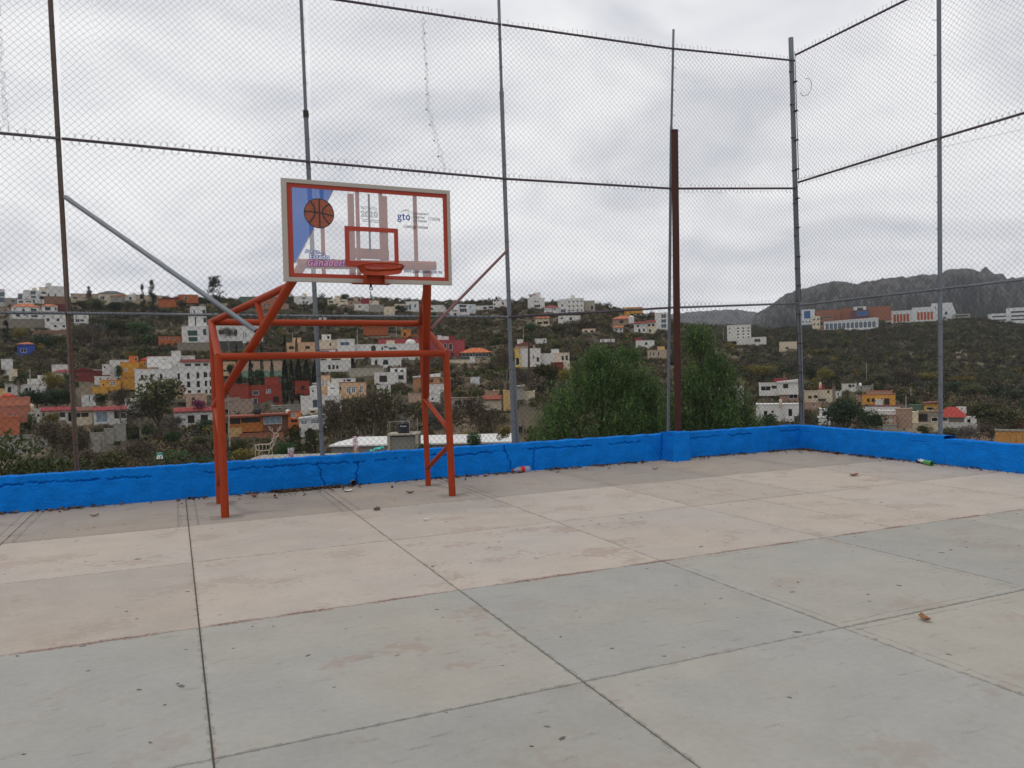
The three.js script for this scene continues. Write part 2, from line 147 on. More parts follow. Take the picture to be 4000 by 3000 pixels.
["house","house","terracotta red house with a long flat parapet and small windows",[20.54,-4.86,-185.29],-0.041,[[-6.85,2.32,4.08,2.66,4,0,"redO","flat",0,[]],[-1.13,0.0,7.36,4.63,5.9,-0.8,"redO","flat",0,[[0.86,2.43,1.39,1.04,4],[3.83,2.78,1.04,0.93,5],[5.38,0.58,1.28,1.39,6],[0.97,0.23,0.93,1.5,4]]],[-6.41,1.27,3.2,1.04,4,-1,"redO","flat",0,[[0.58,0.12,0.7,0.69,6],[1.62,0.12,0.81,0.69,6]]],[0.72,4.61,2.97,1.76,4,-3,"redO","flat",0,[]],[7.06,2.15,3.67,3.17,4,-1.5,"redO","flat",0,[[1.74,1.09,0.86,1.09,6],[0.12,1.2,0.46,0.69]]]],178,0],
["house","house","rough unplastered stone coloured house above the orange balcony house",[12.52,-5.79,-172.41],-0.072,[[0.55,0.0,4.62,2.8,4,0,"pinkG","flat",0,[[0.59,-0.06,0.68,0.42]]],[-1.3,1.74,3.12,1.38,4,-2,"pinkG","flat",0,[]]],163,0],
["house","house","orange house with two balcony storeys under a broad rust red roof slab",[16.07,-10.35,-156.57],-0.155,[[-3.54,2.5,6.45,1.89,5.2,0,"orangeH","slab","rust",[[0.2,0.62,2.05,1.01,6],[2.44,0.78,3.52,0.92,6]]],[2.03,2.38,4.69,2.2,4,0.3,"brownW","slab","rust",[[0.1,0.45,3.42,1.46,7]]],[5.57,2.83,2.38,2.24,4,0.6,"orangeB","flat","rust",[[0.68,1.17,0.88,0.88,5],[0.49,0.2,1.27,0.59,6]]],[-5.49,0.0,2.54,2.24,4,0.2,"yellowP","flat",0,[]],[-0.41,0.0,7.62,2.24,6.1,-0.4,"brownW","flat",0,[[0.2,1.21,2.34,0.84,6],[3.71,1.17,3.52,0.98,6],[0.39,0.2,1.17,0.59],[1.95,0.0,0.98,0.1,6]]],[-0.56,0.0,8.11,1.17,2,1,"terraP","flat",0,[]],[4.96,0.78,3.52,1.95,4,-1,"yellowP","flat",0,[[0.59,0.78,1.17,0.98]]]],150,0],
["house","house","small white house with a lattice window under a sloping pale roof beside the hedges",[24.3,-8.68,-150.8],-0.265,[[0.0,0.0,5.13,2.21,4.1,0,"white","shed","whiteB",[[0.29,1.12,1.22,0.71,5],[2.13,1.16,1.55,0.77,5]]]],148,0],
["house","house","cream house with a columned upper window and lattice windows above the hedge trees",[34.73,-4.03,-172.52],-0.199,[[-3.92,2.24,2.01,3.53,4,0,"peach","flat","brickR",[[0.22,1.23,0.56,1.45,5],[1.07,1.23,0.45,1.45,5]]],[1.9,0.0,6.04,4.03,4.8,0.6,"peach","flat","brickR",[[0.18,2.35,0.45,0.89,1],[1.68,1.68,1.01,1.45,5],[2.8,1.68,0.96,1.45,5],[4.59,1.68,0.78,1.57,5]]],[-2.24,1.79,2.46,2.24,4,1.2,"white","flat",0,[[0.56,0.89,1.12,0.34]]],[0.0,3.94,5.37,0.94,4.3,-1,"white","flat",0,[[2.68,0.31,0.45,0.49],[3.36,0.27,1.01,0.6]]]],172,0],
["house","house","white two storey house with dark rectangular windows in front of the cream house",[28.68,-6.59,-165.3],-0.085,[[0.0,0.53,8.02,3.39,6.4,0,"white","flat",0,[[2.0,1.0,1.13,1.76,4],[4.51,1.48,1.02,1.06,4]]],[-1.73,0.0,1.92,1.06,4,1,"cream","flat",0,[[0.21,0.53,0.85,0.42,6]]]],163,0],
["house","house","white ridge house with arched garage openings",[62.87,39.26,-407.78],-0.153,[[0.0,0.0,9.84,3.52,7.9,0,"white","flat",0,[[3.88,2.23,2.07,1.04,4],[4.14,0.16,1.29,1.04,1],[5.95,0.16,1.29,1.04,1]]],[0.52,3.42,2.07,1.76,4,-2,"cream","flat",0,[]]],398,0],
["house","house","cream modern ridge house with a raised gable block and strip windows",[79.22,37.58,-402.76],-0.194,[[0.0,0.0,10.15,3.43,8.1,0,"cream","flat",0,[[0.52,1.61,2.34,1.3],[6.24,2.13,2.6,0.68],[4.16,0.31,1.04,1.3],[6.5,0.0,3.38,0.94]]],[-0.13,3.33,2.6,2.19,5,-1.5,"cream","flat",0,[]]],400,0],
["house","house","brick ridge house with a small chimney block beside the crimson wall",[87.63,37.44,-401.25],-0.215,[[0.0,0.0,6.8,2.77,5.4,0,"brickP","flat",0,[[1.31,1.2,1.05,1.05]]],[0.65,2.72,2.35,2.41,4,-2,"beige","flat",0,[]]],402,0],
["house","house","crimson walled ridge house",[93.07,38.97,-399.98],-0.229,[[0.0,0.0,3.98,2.62,4,0,"crimson","flat",0,[]]],403,0],
["house","house","white house with a sloping side wall under the crimson ridge house",[87.18,33.64,-382.81],-0.224,[[0.0,0.0,7.26,3.36,5.8,0,"white","flat",0,[[2.0,1.7,1.25,0.9]]]],385,0],
["house","house","pale grey block house stepping down the ridge",[93.08,32.57,-376.93],-0.242,[[-0.94,2.73,4.62,2.98,4,-1,"cream","flat",0,[[0.4,1.74,0.99,0.75]]],[0.0,0.0,7.2,3.63,5.8,0,"grey","flat",0,[]]],382,0],
["garden_wall","wall","cream boundary wall on the ridge slope between the grey house and the shrubs",[96.33,29.34,-364.52],-0.258,[[0.0,0.0,5.08,4.84,1,0,"cream","flat",0,[]]],372,0],
["house","house","white and turquoise ridge house with a dark water tank beside the hoop arm",[108.54,33.7,-376.71],-0.281,[[-3.28,0.25,5.55,2.78,4.4,0,"cream","flat",0,[]],[2.78,0.0,6.56,4.29,5.2,0,"white","flat","white",[[1.51,0.25,1.26,2.62,4],[4.29,1.26,1.01,1.77,4]]],[4.16,4.19,2.27,1.36,4,-1,"grey","flat",0,[[0.25,0.2,1.77,0.91]]]],388,0],
["house","house","low plain white ridge house beside the small palm",[123.12,32.49,-372.48],-0.319,[[0.0,0.0,8.37,3.5,6.7,0,"white","flat",0,[[1.01,1.01,1.27,1.27]]]],390,0],
["apartment_building","apartment block","pale grey terraced block on the ridge with long dark balcony windows",[129.69,29.3,-356.43],-0.262,[[2.47,2.21,10.27,3.54,8.2,-0.5,"whiteB","flat",0,[[2.22,2.07,3.6,1.38],[7.4,1.97,0.74,0.98]]],[-1.55,0.0,12.09,2.95,9.7,1,"white","flat",0,[[3.7,2.21,2.22,0.89],[4.44,0.25,1.23,1.23,6],[0.99,0.15,1.23,1.18,6]]],[1.9,1.33,5.18,2.56,4.1,2.2,"white","flat",0,[[0.25,0.49,3.45,1.77]]]],378,0],
["house","house","low white ridge house with a dark garage opening",[145.95,33.44,-364.66],-0.381,[[0.0,0.0,9.43,1.84,7.5,0,"white","flat","white",[[3.82,0.15,2.04,1.27],[6.63,0.51,2.29,1.02,6]]]],392,0],
["house","house","white two storey ridge house with a black water tank on top",[155.94,35.7,-366.86],-0.402,[[-1.94,0.0,4.4,3.52,4,0,"white","flat",0,[[0.26,2.07,1.29,1.04],[2.07,2.33,1.29,0.78],[0.26,0.26,1.04,1.04]]],[2.07,0.0,4.14,2.59,4,-1,"white","flat",0,[[0.52,0.52,1.04,1.29]]]],398,0],
["house","house","small orange house with brown windows on the bare slope",[69.67,14.32,-262.36],-0.26,[[5.26,0.0,3.38,2.72,4,0,"orangeH","flat",0,[[0.8,0.52,0.77,1.22,6]]],[-5.23,2.09,8.54,2.09,6.8,-4,"orangeT","shed","terra",[]],[8.28,0.0,2.44,1.05,4,-1,"terraP","flat","terra",[]]],268,0],
["house","house","long crimson pink hacienda with arched openings and white chimneys",[65.67,6.01,-213.73],-0.298,[[-5.13,4.04,14.58,1.73,10,-3,"crimsonP","flat","crimsonP",[]],[7.29,0.0,10.25,5.05,8.2,0,"crimsonP","flat",0,[[4.19,2.17,0.92,2.02,1],[5.63,2.17,1.16,2.02,1],[6.21,0.43,0.87,1.01,2],[0.0,3.61,0.2,0.72]]],[5.26,5.0,1.16,1.5,3,-2,"white","flat",0,[]],[6.93,5.0,2.02,1.21,3,-2,"white","flat",0,[]],[8.73,5.0,1.59,1.27,4,-2,"crimson","flat",0,[]]],222,0],
["pavilion","pavilion","open pavilion with an orange tiled hip roof beside the crimson hacienda",[78.52,5.93,-203.72],-0.368,[[0.0,0.0,8.51,1.33,6.8,0,"greyD","hip","tileO",[[0.28,0.11,3.12,1.02],[3.97,0.11,3.97,1.02]]]],218,0],
["house","house","long low white house with a dark arched doorway and curved parapet",[55.2,8.02,-207.44],-0.26,[[0.0,0.0,20.41,1.85,10,0,"white","flat",0,[[4.55,-0.08,1.46,1.65,1],[7.39,0.19,0.55,0.97],[8.08,0.83,1.08,0.61],[9.32,0.28,2.26,0.83,4]]],[-0.28,1.79,2.21,1.02,4,-1,"cream","flat",0,[]],[5.24,1.76,2.76,0.77,3,-1,"white","dome","white",[]]],212,0],
["house","house","white house with round arches below the long white house",[50.71,3.71,-196.23],-0.253,[[0.0,0.0,7.67,1.95,6.1,0,"white","flat",0,[[0.78,0.26,0.91,1.56,1],[2.86,0.34,1.61,1.48,1]]]],200,0],
["house","house","white and brick house with a flat white frame",[46.43,-0.27,-176.19],-0.258,[[-0.04,0.0,7.38,2.27,5.9,0,"white","flat",0,[[1.17,0.12,1.76,1.52,6],[5.5,0.59,1.29,1.05,6]]],[1.87,2.18,3.7,1.22,4,-2,"white","flat","brickR",[[0.94,0.16,0.82,0.82],[2.22,0.09,0.94,0.66]]]],180,0],
["house","house","tan orange house with a slanted white roof beside the rear hoop leg",[51.82,-1.72,-165.06],-0.217,[[0.0,0.0,5.61,2.57,4.5,0,"tan","shed","white",[[3.03,1.23,0.52,0.78,6],[3.64,1.28,0.52,0.74,6]]]],172,0],
["house","house","low white garage below the slanted tan house",[52.49,-2.35,-160.38],-0.316,[[0.0,0.0,3.28,1.42,4,0,"white","flat",0,[[2.29,-0.55,0.66,0.33]]]],168,0],
["house","house","beige brick row house with a white gable patch",[46.99,-4.72,-151.84],-0.3,[[-0.92,0.92,4.62,1.23,4,0,"pinkP","flat",0,[]],[2.11,0.0,2.26,2.06,4,0.4,"white","flat",0,[[0.41,0.82,0.51,0.51]]]],158,0],
["house","house","cream house with a rusty brown tile porch roof and small domes",[54.05,-5.55,-129.06],-0.466,[[-1.33,0.0,3.41,2.33,4,0,"cream","tile","rust",[]],[1.9,0.32,2.27,3.34,4,0.5,"yellowP","flat",0,[]],[-1.55,3.21,2.34,0.38,4,-2,"brickP","flat",0,[]]],140,0],
["house","house","small white walled shed among the grey shrubs",[39.42,-2.78,-155.19],-0.249,[[0.0,0.0,2.77,2.06,4,0,"white","flat",0,[[0.51,1.03,0.51,0.62]]]],158,0],
["house","house","tall white ridge villa with a small red tile roof",[172.56,34.12,-359.54],-0.447,[[0.0,0.0,8.8,5.02,7.0,0,"white","flat",0,[[3.11,2.95,1.19,0.78],[4.92,2.8,1.04,0.67],[3.36,0.1,3.11,1.55]]],[-2.25,4.76,2.95,2.07,5,-1,"white","shed","redM",[[0.36,1.04,1.29,0.62]]],[0.78,4.76,3.11,3.21,5,-2,"white","flat",0,[]]],398,0],
["house","house","white villa with a red roof and balconies below the tall ridge villa",[175.84,29.42,-343.82],-0.473,[[-2.38,0.0,7.11,3.76,5.7,0,"white","hip","redM",[[3.86,2.25,0.75,1.0],[5.01,2.25,0.85,1.0],[1.1,0.25,2.5,1.25]]],[3.43,0.0,5.01,5.76,4.0,-1,"white","flat",0,[[1.75,4.01,1.0,1.25],[1.5,1.0,2.5,1.75,4]]]],385,0],
["apartment_building","apartment block","white ridge apartment block with a grid of square dark windows",[187.46,30.99,-349.67],-0.562,[[2.06,0.0,8.86,7.19,7.1,0,"white","flat",0,[[1.09,5.2,0.94,0.9],[3.17,5.2,0.94,0.9],[5.26,5.2,0.94,0.9],[7.35,5.2,0.94,0.9],[1.09,2.94,0.94,0.9],[3.17,2.94,0.94,0.9],[5.26,2.94,0.94,0.9],[7.35,2.94,0.94,0.9],[1.09,0.68,0.94,0.9],[3.17,0.68,0.94,0.9],[5.26,0.68,0.94,0.9],[7.35,0.68,0.94,0.9]]],[-4.38,3.6,4.22,3.49,4,-2,"white","flat",0,[]],[0.67,6.94,1.96,2.06,4,-3,"white","flat",0,[]]],395,0],
["house","house","bare concrete house beside the white window grid block",[197.56,32.02,-348.53],-0.516,[[0.0,0.0,5.85,5.07,4.7,0,"concreteH","flat",0,[[3.52,0.26,1.55,2.33]]]],398,0],
["house","house","cream house with an orange tile balcony roof on the scrub slope",[145.31,20.65,-296.99],-0.455,[[0.0,0.0,5.79,3.65,4.6,0,"cream","tile","tile",[[0.64,0.86,2.15,1.07,6],[3.22,0.86,2.15,1.29,6]]]],330,0],
["house","house","white house half hidden by the brown trees under the ridge apartments",[162.95,22.71,-305.67],-0.49,[[0.0,0.0,9.87,3.14,7.9,0,"white","flat",0,[[0.9,1.66,1.35,0.9],[4.94,1.21,1.35,1.35]]]],345,0],
["house","house","bright yellow house on the crest",[222.24,29.11,-345.29],-0.572,[[0.0,2.37,9.48,2.21,7.6,0,"yellow","flat","orangeB",[[2.63,0.79,1.58,1.05]]],[-3.16,0.0,3.16,2.37,4,1,"yellow","flat",0,[]]],405,0],
["house","house","brick house with tile roofs and small white dome on the crest slope",[193.01,21.02,-308.83],-0.559,[[0.0,0.0,10.07,3.98,8.1,0,"brickP","hip","tile",[[3.28,1.87,1.87,1.4,6]]],[3.75,2.58,2.58,2.11,4,1,"white","dome","white",[]]],360,0],
["house","house","white house with arches, tile eaves and an outdoor stair",[180.81,16.24,-272.59],-0.586,[[-1.88,0.21,5.24,4.19,4.2,0,"white","tile","redM",[[1.26,2.51,0.84,0.84,6],[1.68,0.21,1.05,1.68,1],[3.56,0.42,1.05,1.47,1]]],[2.51,0.0,3.98,4.82,4,-0.6,"cream","tile","redM",[[0.63,2.72,1.26,1.26],[2.3,2.72,1.26,1.26],[1.05,0.21,1.05,1.47]]]],322,0],
["apartment_building","apartment block","white tower block with a vertical column of glazed balconies behind the brown post",[196.88,18.54,-283.05],-0.608,[[0.0,0.0,6.37,7.17,5.1,0,"white","flat",0,[[2.64,4.84,2.2,1.76,4],[2.64,2.77,2.2,1.63,4],[2.64,0.57,2.2,1.76,4]]]],338,0],
["house","house","white flat house with a red awning on the slope",[157.01,9.6,-237.05],-0.585,[[0.13,0.0,6.66,2.0,5.3,0,"white","flat",0,[[3.2,0.36,1.09,1.09]]],[-2.28,1.93,2.37,1.17,3,-1,"redM","flat",0,[]]],280,0],
["house","house","small white box house on the scrub slope beside a lamp post",[114.54,10.95,-236.06],-0.452,[[0.0,0.0,4.16,1.47,4,0,"white","flat",0,[[3.07,0.51,0.61,0.68]]]],262,0],
["house","house","row of small white houses with domed roofs on the slope",[143.6,11.31,-240.78],-0.538,[[0.0,0.0,5.24,1.19,4.2,0,"white","flat","brickR",[[0.54,0.25,0.72,0.65],[3.44,0.25,0.72,0.65]]]],278,0],
["house","house","brick gabled house behind the tall bare trunk",[94.26,7.84,-204.49],-0.432,[[0.0,0.0,5.97,1.4,4.8,0,"pinkP","gable","brickR",[[4.16,0.29,1.02,0.88,6]]],[-1.46,1.32,1.76,1.76,4,-3,"white","flat",0,[]]],225,0],
["house","house","white and yellow house with an arched yellow porch",[87.73,2.42,-184.32],-0.444,[[-1.17,1.33,5.31,3.71,4.2,0,"white","flat",0,[[3.18,1.06,0.45,0.85,1],[4.25,0.27,0.66,1.19,6]]],[-4.58,0.0,1.51,4.99,4,0.4,"yellowL","flat",0,[[0.85,3.58,0.93,1.06,5],[0.19,0.8,1.06,2.12,1]]],[3.41,1.46,3.85,2.2,4,-1.5,"white","flat",0,[]]],204,0],
["house","house","cream and red house partly hidden by the pepper tree",[89.65,1.98,-173.64],-0.477,[[-1.23,3.17,2.03,1.78,4,-1,"white","flat",0,[]],[0.57,0.25,3.6,3.68,4,0,"cream","flat",0,[[1.52,1.78,0.76,1.27],[2.54,1.78,0.76,1.4]]],[-0.79,0.0,3.17,1.57,4,1,"redW","flat",0,[]]],195,0],
["house","house","beige house with columns seen above the pepper tree crown",[138.04,4.62,-201.6],-0.6,[[0.0,0.0,5.93,2.5,4.7,0,"beige","flat",0,[[0.62,0.78,0.47,1.25],[1.72,0.78,0.47,1.25],[3.12,0.78,0.62,1.25]]],[1.25,2.34,2.19,1.25,4,-1,"yellowP","flat",0,[]]],240,0],
["house","house","low dark roofed shed beside the double fence post",[56.37,-2.67,-122.63],-0.431,[[-0.97,0.24,1.34,1.34,4,0,"grey","shed","grey",[]],[0.61,0.0,2.07,0.61,4,-2,"cream","flat",0,[]]],135,0],
["apartment_building","apartment block","white five storey block standing alone on the far valley side",[293.16,13.37,-341.19],-0.71,[[-3.97,3.25,12.83,7.86,10,0,"white","flat",0,[[5.28,5.69,1.25,0.85],[8.05,5.69,1.25,0.85],[10.82,5.69,1.25,0.85],[5.28,3.99,1.25,0.85],[8.05,3.99,1.25,0.85],[10.82,3.99,1.25,0.85],[5.28,2.3,1.25,0.85],[8.05,2.3,1.25,0.85],[10.82,2.3,1.25,0.85],[5.28,0.6,1.25,0.85],[8.05,0.6,1.25,0.85],[10.82,0.6,1.25,0.85],[0.9,5.6,0.9,0.9],[0.9,3.34,0.9,0.9]]],[6.1,0.0,8.58,3.88,6.9,3,"white","flat",0,[[2.26,1.17,3.16,1.81]]],[-1.58,0.27,7.68,3.61,6.1,2,"white","flat",0,[]]],430,0],
["house","house","white house on the dark slope beside the corner post",[306.94,8.68,-324.13],-0.758,[[0.0,0.0,9.09,5.47,7.3,0,"cream","flat",0,[[3.09,1.5,1.76,1.32]]]],420,0],
["campus_building","building","grey and white campus block with a blue glass bay",[474.15,31.65,-475.05],-0.784,[[-1.97,3.28,10.11,11.16,8.1,0,"whiteB","flat",0,[[1.97,3.94,4.86,6.17,8],[0.63,0.66,1.26,1.31],[3.16,0.66,1.26,1.31],[5.69,0.66,1.26,1.31],[8.21,0.66,1.26,1.31]]],[4.07,0.0,5.91,8.53,4.7,4,"cream","flat",0,[[0.74,5.12,1.48,1.58],[3.69,5.12,1.48,1.58],[0.74,1.18,1.48,1.58],[3.69,1.18,1.48,1.58]]]],625,0],
["campus_building","building","orange brick campus block with small square windows",[515.9,28.62,-473.05],-0.829,[[-19.16,9.01,22.45,9.01,10,0,"orangeK","flat",0,[[2.52,5.34,1.21,1.41],[5.55,5.34,1.21,1.41],[8.57,5.34,1.21,1.41],[11.6,5.34,1.21,1.41],[2.52,1.31,1.21,1.41],[5.55,1.31,1.21,1.41],[8.57,1.31,1.21,1.41],[11.6,1.31,1.21,1.41]]],[-19.36,0.0,13.45,14.12,10,8,"orangeK","flat",0,[[2.02,9.41,2.69,2.69],[2.02,4.97,2.69,3.09],[5.65,10.76,6.72,1.61]]],[11.43,9.01,37.92,10.35,10,-4,"orangeK","flat",0,[]],[6.99,15.73,9.68,4.03,8,-2,"whiteB","flat",0,[[2.69,0.94,4.71,2.42]]],[6.86,9.01,13.45,7.66,10,1,"purple","flat",0,[[4.71,3.36,8.07,3.36,8]]]],640,0],
["campus_building","building","long low campus building with a sloping white roof and glass front",[482.81,27.46,-443.87],-1.002,[[0.0,0.0,38.01,7.56,10,0,"whiteB","shed","white",[[1.2,1.5,2.46,4.44,4],[4.28,1.5,2.46,4.44,4],[7.35,1.5,2.46,4.44,4],[10.42,1.5,2.46,4.44,4],[13.49,1.5,2.46,4.44,4],[16.56,1.5,2.46,4.44,4],[19.63,1.5,2.46,4.44,4],[22.71,1.5,2.46,4.44,4],[25.78,1.5,2.46,4.44,4],[28.85,1.5,2.46,4.44,4],[31.92,1.5,2.46,4.44,4],[34.99,1.5,2.46,4.44,4]]]],600,0],
["campus_building","building","white campus hall with tall orange vertical panels",[560.84,34.71,-453.43],-0.891,[[-6.05,0.0,15.46,9.82,10,0,"whiteB","flat",0,[[1.65,0.57,1.82,6.39,9],[4.07,0.57,1.82,6.39,9],[6.49,0.57,1.82,6.39,9],[8.91,0.57,1.82,6.39,9],[11.33,0.57,1.82,6.39,9]]],[10.08,0.81,16.81,10.76,10,2,"whiteB","flat",0,[[3.66,0.44,1.82,6.39,9],[6.08,0.44,1.82,6.39,9],[8.5,0.44,1.82,6.39,9],[10.92,0.44,1.82,6.39,9],[13.34,0.44,1.82,6.39,9]]],[-16.13,1.75,4.71,6.05,4,-2,"cream","flat",0,[]]],640,0],
["campus_building","building","white campus tower with a slanting end wall and few windows",[585.07,35.83,-442.81],-0.923,[[0.0,0.0,15.06,14.12,10,0,"whiteB","wedge","whiteB",[[0.94,9.41,2.69,2.02],[9.68,4.03,2.02,2.69],[8.34,0.67,2.02,2.02]]]],640,0],
["campus_building","building","white campus block with dark ribbon windows at the far end of the hilltop",[618.68,30.41,-406.12],-0.85,[[-9.21,0.0,13.15,8.6,10,0,"whiteB","flat",0,[[1.97,5.6,9.86,1.3],[1.97,2.61,9.86,1.3]]],[6.58,0.78,18.41,11.98,10,-2,"whiteB","flat",0,[[1.97,7.82,15.13,1.56],[1.97,4.69,15.13,1.43],[1.97,1.82,15.13,1.3]]]],620,0],
["campus_building","building","small low building with a flat roof between the campus halls",[590.46,36.9,-429.55],-0.942,[[0.0,0.0,12.84,2.91,10,0,"grey","flat",0,[[1.99,0.53,9.26,1.59]]]],630,0],
["house","house","white house with a red framed window above a bare brick lower storey",[120.79,-6.31,-130.34],-0.747,[[-2.08,2.27,4.39,1.74,4,0,"white","flat","white",[[0.38,0.08,2.12,1.06],[2.65,0.53,1.06,0.68,6]]],[1.97,2.5,4.61,1.66,4,1,"white","shed","white",[[1.06,0.38,1.06,0.94,6]]],[2.16,0.0,4.24,2.5,4,0.6,"brickP","flat",0,[[1.82,0.61,1.82,1.36]]],[0.23,4.16,2.65,0.68,4,-3,"redM","flat",0,[]]],168,0],
["house","house","white house with a black diamond opening and a red hooded window behind the corner post",[106.11,-9.23,-114.88],-0.746,[[-0.03,0.13,8.13,3.13,6.5,0,"white","flat","white",[[1.33,0.93,0.8,1.07],[5.8,0.83,0.83,1.51],[2.8,1.53,0.44,0.47,10]]],[3.46,0.0,1.27,0.93,4,0.1,"greyD","flat",0,[]]],148,0],
["house","house","cream stepped house with two brown windows and red roof blocks",[130.06,-6.91,-128.44],-0.792,[[-1.49,0.0,2.91,2.6,4,0,"cream","flat",0,[[0.81,0.95,0.72,0.61,6],[1.99,1.04,0.77,0.64,6]]],[1.45,0.61,2.98,2.3,4,-1,"cream","flat","redM",[[1.84,1.45,0.46,0.61,6],[0.46,1.07,0.69,0.38,5]]],[0.69,0.0,1.45,0.77,4,0.4,"greyD","flat",0,[]],[0.57,2.88,1.38,0.87,3,-3,"redM","flat",0,[]]],170,0],
["house","house","low bare brick building in front of the cream stepped house",[121.87,-7.91,-121.09],-0.789,[[0.0,0.0,4.32,1.51,4,0,"brickP","flat",0,[[1.3,0.79,0.72,0.43]]]],160,0],
["house","house","small white house with a flat canopy behind the palm tree",[152.34,-4.85,-140.54],-0.826,[[0.0,0.0,3.34,1.45,4,0,"white","flat","grey",[[1.54,0.51,0.68,0.72,6],[2.31,0.6,0.6,0.63]]]],190,0],
["house","house","rough grey house with white water tanks on its roof",[154.02,-5.2,-137.61],-0.842,[[0.0,0.0,3.39,1.18,4,0,"grey","flat",0,[[0.85,0.42,0.51,0.51]]]],188,0],
["house","house","saturated yellow house with two brown windows and a white annex",[143.23,-8.09,-124.82],-0.854,[[0.62,0.08,6.66,2.48,5.3,0,"yellowS","flat","terra",[[0.93,0.88,0.57,0.82,6],[1.9,0.88,0.62,0.82,6],[3.72,1.32,0.36,0.5],[4.41,0.23,1.08,1.47,6]]],[0.77,2.48,5.27,0.85,4.2,-2.5,"brickP","flat","terra",[]],[0.67,0.0,1.5,1.42,4,1,"white","flat",0,[]],[-3.29,0.77,1.32,1.47,4,-0.5,"brickP","flat",0,[]]],172,0],
["house","house","white house with red roof bands below the saturated yellow house",[134.57,-9.32,-115.5],-0.862,[[-0.29,0.86,6.77,1.01,5.4,0,"white","flat","redD",[[5.91,0.43,0.43,0.36]]],[1.15,0.0,5.04,0.72,4.0,1.2,"white","flat","redD",[]]],160,0],
["house","house","white gate house with a small vent beside the round dark tree",[107.92,-9.47,-105.35],-0.797,[[-0.16,1.26,1.26,1.58,4,0,"white","flat",0,[[0.57,0.38,0.69,0.88]]],[0.0,0.0,2.08,1.32,4,0.8,"white","flat",0,[[0.13,0.4,0.54,0.25]]]],140,0],
["house","house","brick house with one barred window above the blue wall",[112.88,-10.31,-94.42],-0.874,[[-0.83,1.19,2.02,1.66,4,0,"brickP","flat",0,[[0.48,0.59,0.89,0.48,5]]],[1.37,1.55,2.5,2.26,4,-1,"brickP","flat",0,[]],[-0.77,2.83,3.68,0.62,4,-1.5,"white","flat",0,[]],[-0.86,0.0,2.08,1.19,4,0.6,"grey","flat",0,[]]],132,0],
["house","house","cream house with a wide dark veranda opening",[121.5,-11.19,-97.17],-0.896,[[-0.47,0.99,1.49,2.73,4,0,"cream","flat",0,[]],[1.86,1.74,3.42,2.05,4,-0.8,"stone","flat","brown",[[0.12,0.31,1.49,1.43,6],[2.11,0.31,1.12,0.81]]],[0.0,0.0,7.27,1.86,5.8,1.2,"cream","flat",0,[[1.37,0.62,0.56,0.31]]]],138,0],
["house","house","house with pitched brown tile roof and mustard wall",[142.28,-8.66,-112.12],-0.903,[[1.37,0.14,2.59,1.44,4,0,"yellow","shed","brickR",[[0.43,0.07,1.44,0.65]]],[-1.3,0.0,2.74,1.15,4,-1,"greenG","flat",0,[]]],160,0],
["house","house","white house with a broad bright red hipped roof and two brick chimneys",[129.69,-11.55,-95.75],-0.935,[[-0.54,1.83,4.1,1.2,4,0,"white","hipL","redB",[[0.32,0.38,1.07,0.69,4],[1.51,0.06,2.39,1.01,11]]],[2.39,1.7,1.76,1.2,4,0.4,"white","flat",0,[[0.25,0.06,0.69,0.95]]],[0.0,0.0,6.68,1.89,4,0.8,"white","flat",0,[]]],140,0],
["house","house","dark brick red house beyond the thorny shrub",[128.07,-9.75,-83.39],-0.994,[[0.0,0.0,3.17,1.5,4,0,"redD","flat","brown",[]]],128,0],
["garden_wall","wall","ochre yellow wall with a stone coping behind the lifted fence mesh",[69.7,-6.05,-45.73],-0.99,[[0.0,0.0,2.89,1.17,0.5,0,"ochre","flat","grey",[]]],70,0],
["house","house","pale pink flat roofed house below the white wall",[113.5,-10.87,-78.84],-0.964,[[0.0,0.0,3.82,1.17,4,0,"pinkP","flat","pinkP",[]]],118,0],
["house","house","white house with low walls glimpsed through the pepper tree trunks",[108.11,-6.67,-132.62],-0.684,[[0.0,0.0,7.23,4.16,5.8,0,"white","flat","redD",[[1.29,1.49,1.09,1.78],[4.26,0.99,1.49,1.98]]]],165,0],
["house","house","low grey green house on the ridge beside the tall open crowned tree",[35.53,40.16,-413.25],-0.086,[[0.0,0.0,6.83,2.55,5.5,0,"greenG","flat","grey",[[1.63,0.76,1.53,1.02]]]],392,0],
["house","house","rust coloured ridge house with two dark windows above the hoop arm",[46.65,34.77,-392.98],-0.118,[[-2.58,0.74,7.87,4.67,6.3,0,"terraP","flat","rust",[[1.23,0.98,1.23,0.98],[2.95,0.98,1.23,0.98]]],[3.93,0.0,5.16,2.7,4.1,1,"brickP","flat",0,[]]],378,0],
["house","house","tiny white gabled house above the rear hoop bar",[58.45,24.9,-329.74],-0.175,[[0.0,0.0,3.21,1.99,4,0,"white","gable","brickR",[[0.97,0.3,0.85,1.06]]]],325,0],
["retaining_wall","wall","thin pale concrete terrace wall below the white house with round arches",[43.16,2.6,-186.41],-0.228,[[0.0,0.0,8.44,0.54,0.5,0,"concreteH","flat",0,[]]],188,0],
["garden_wall","wall","white garden wall with pillars below the orange tiled pavilion",[72.38,4.03,-192.18],-0.36,[[-2.73,0.0,5.87,0.8,0.6,0,"cream","flat",0,[]],[0.6,0.0,1.33,1.68,0.8,0.3,"white","flat",0,[]],[3.47,0.4,4.4,0.93,0.6,0,"beige","flat",0,[]]],205,0],
["shed","shed","small grey metal shed among the trees beside the yellow tree",[63.75,-0.71,-166.39],-0.366,[[0.0,0.0,2.04,1.09,4,0,"whiteB","flat",0,[]]],178,0],
["house","house","small white gabled house before the cream lattice window house",[28.28,-2.41,-173.2],-0.162,[[0.0,0.0,1.7,1.66,4,0,"white","gable","white",[[0.44,0.44,0.44,0.55]]]],170,0],
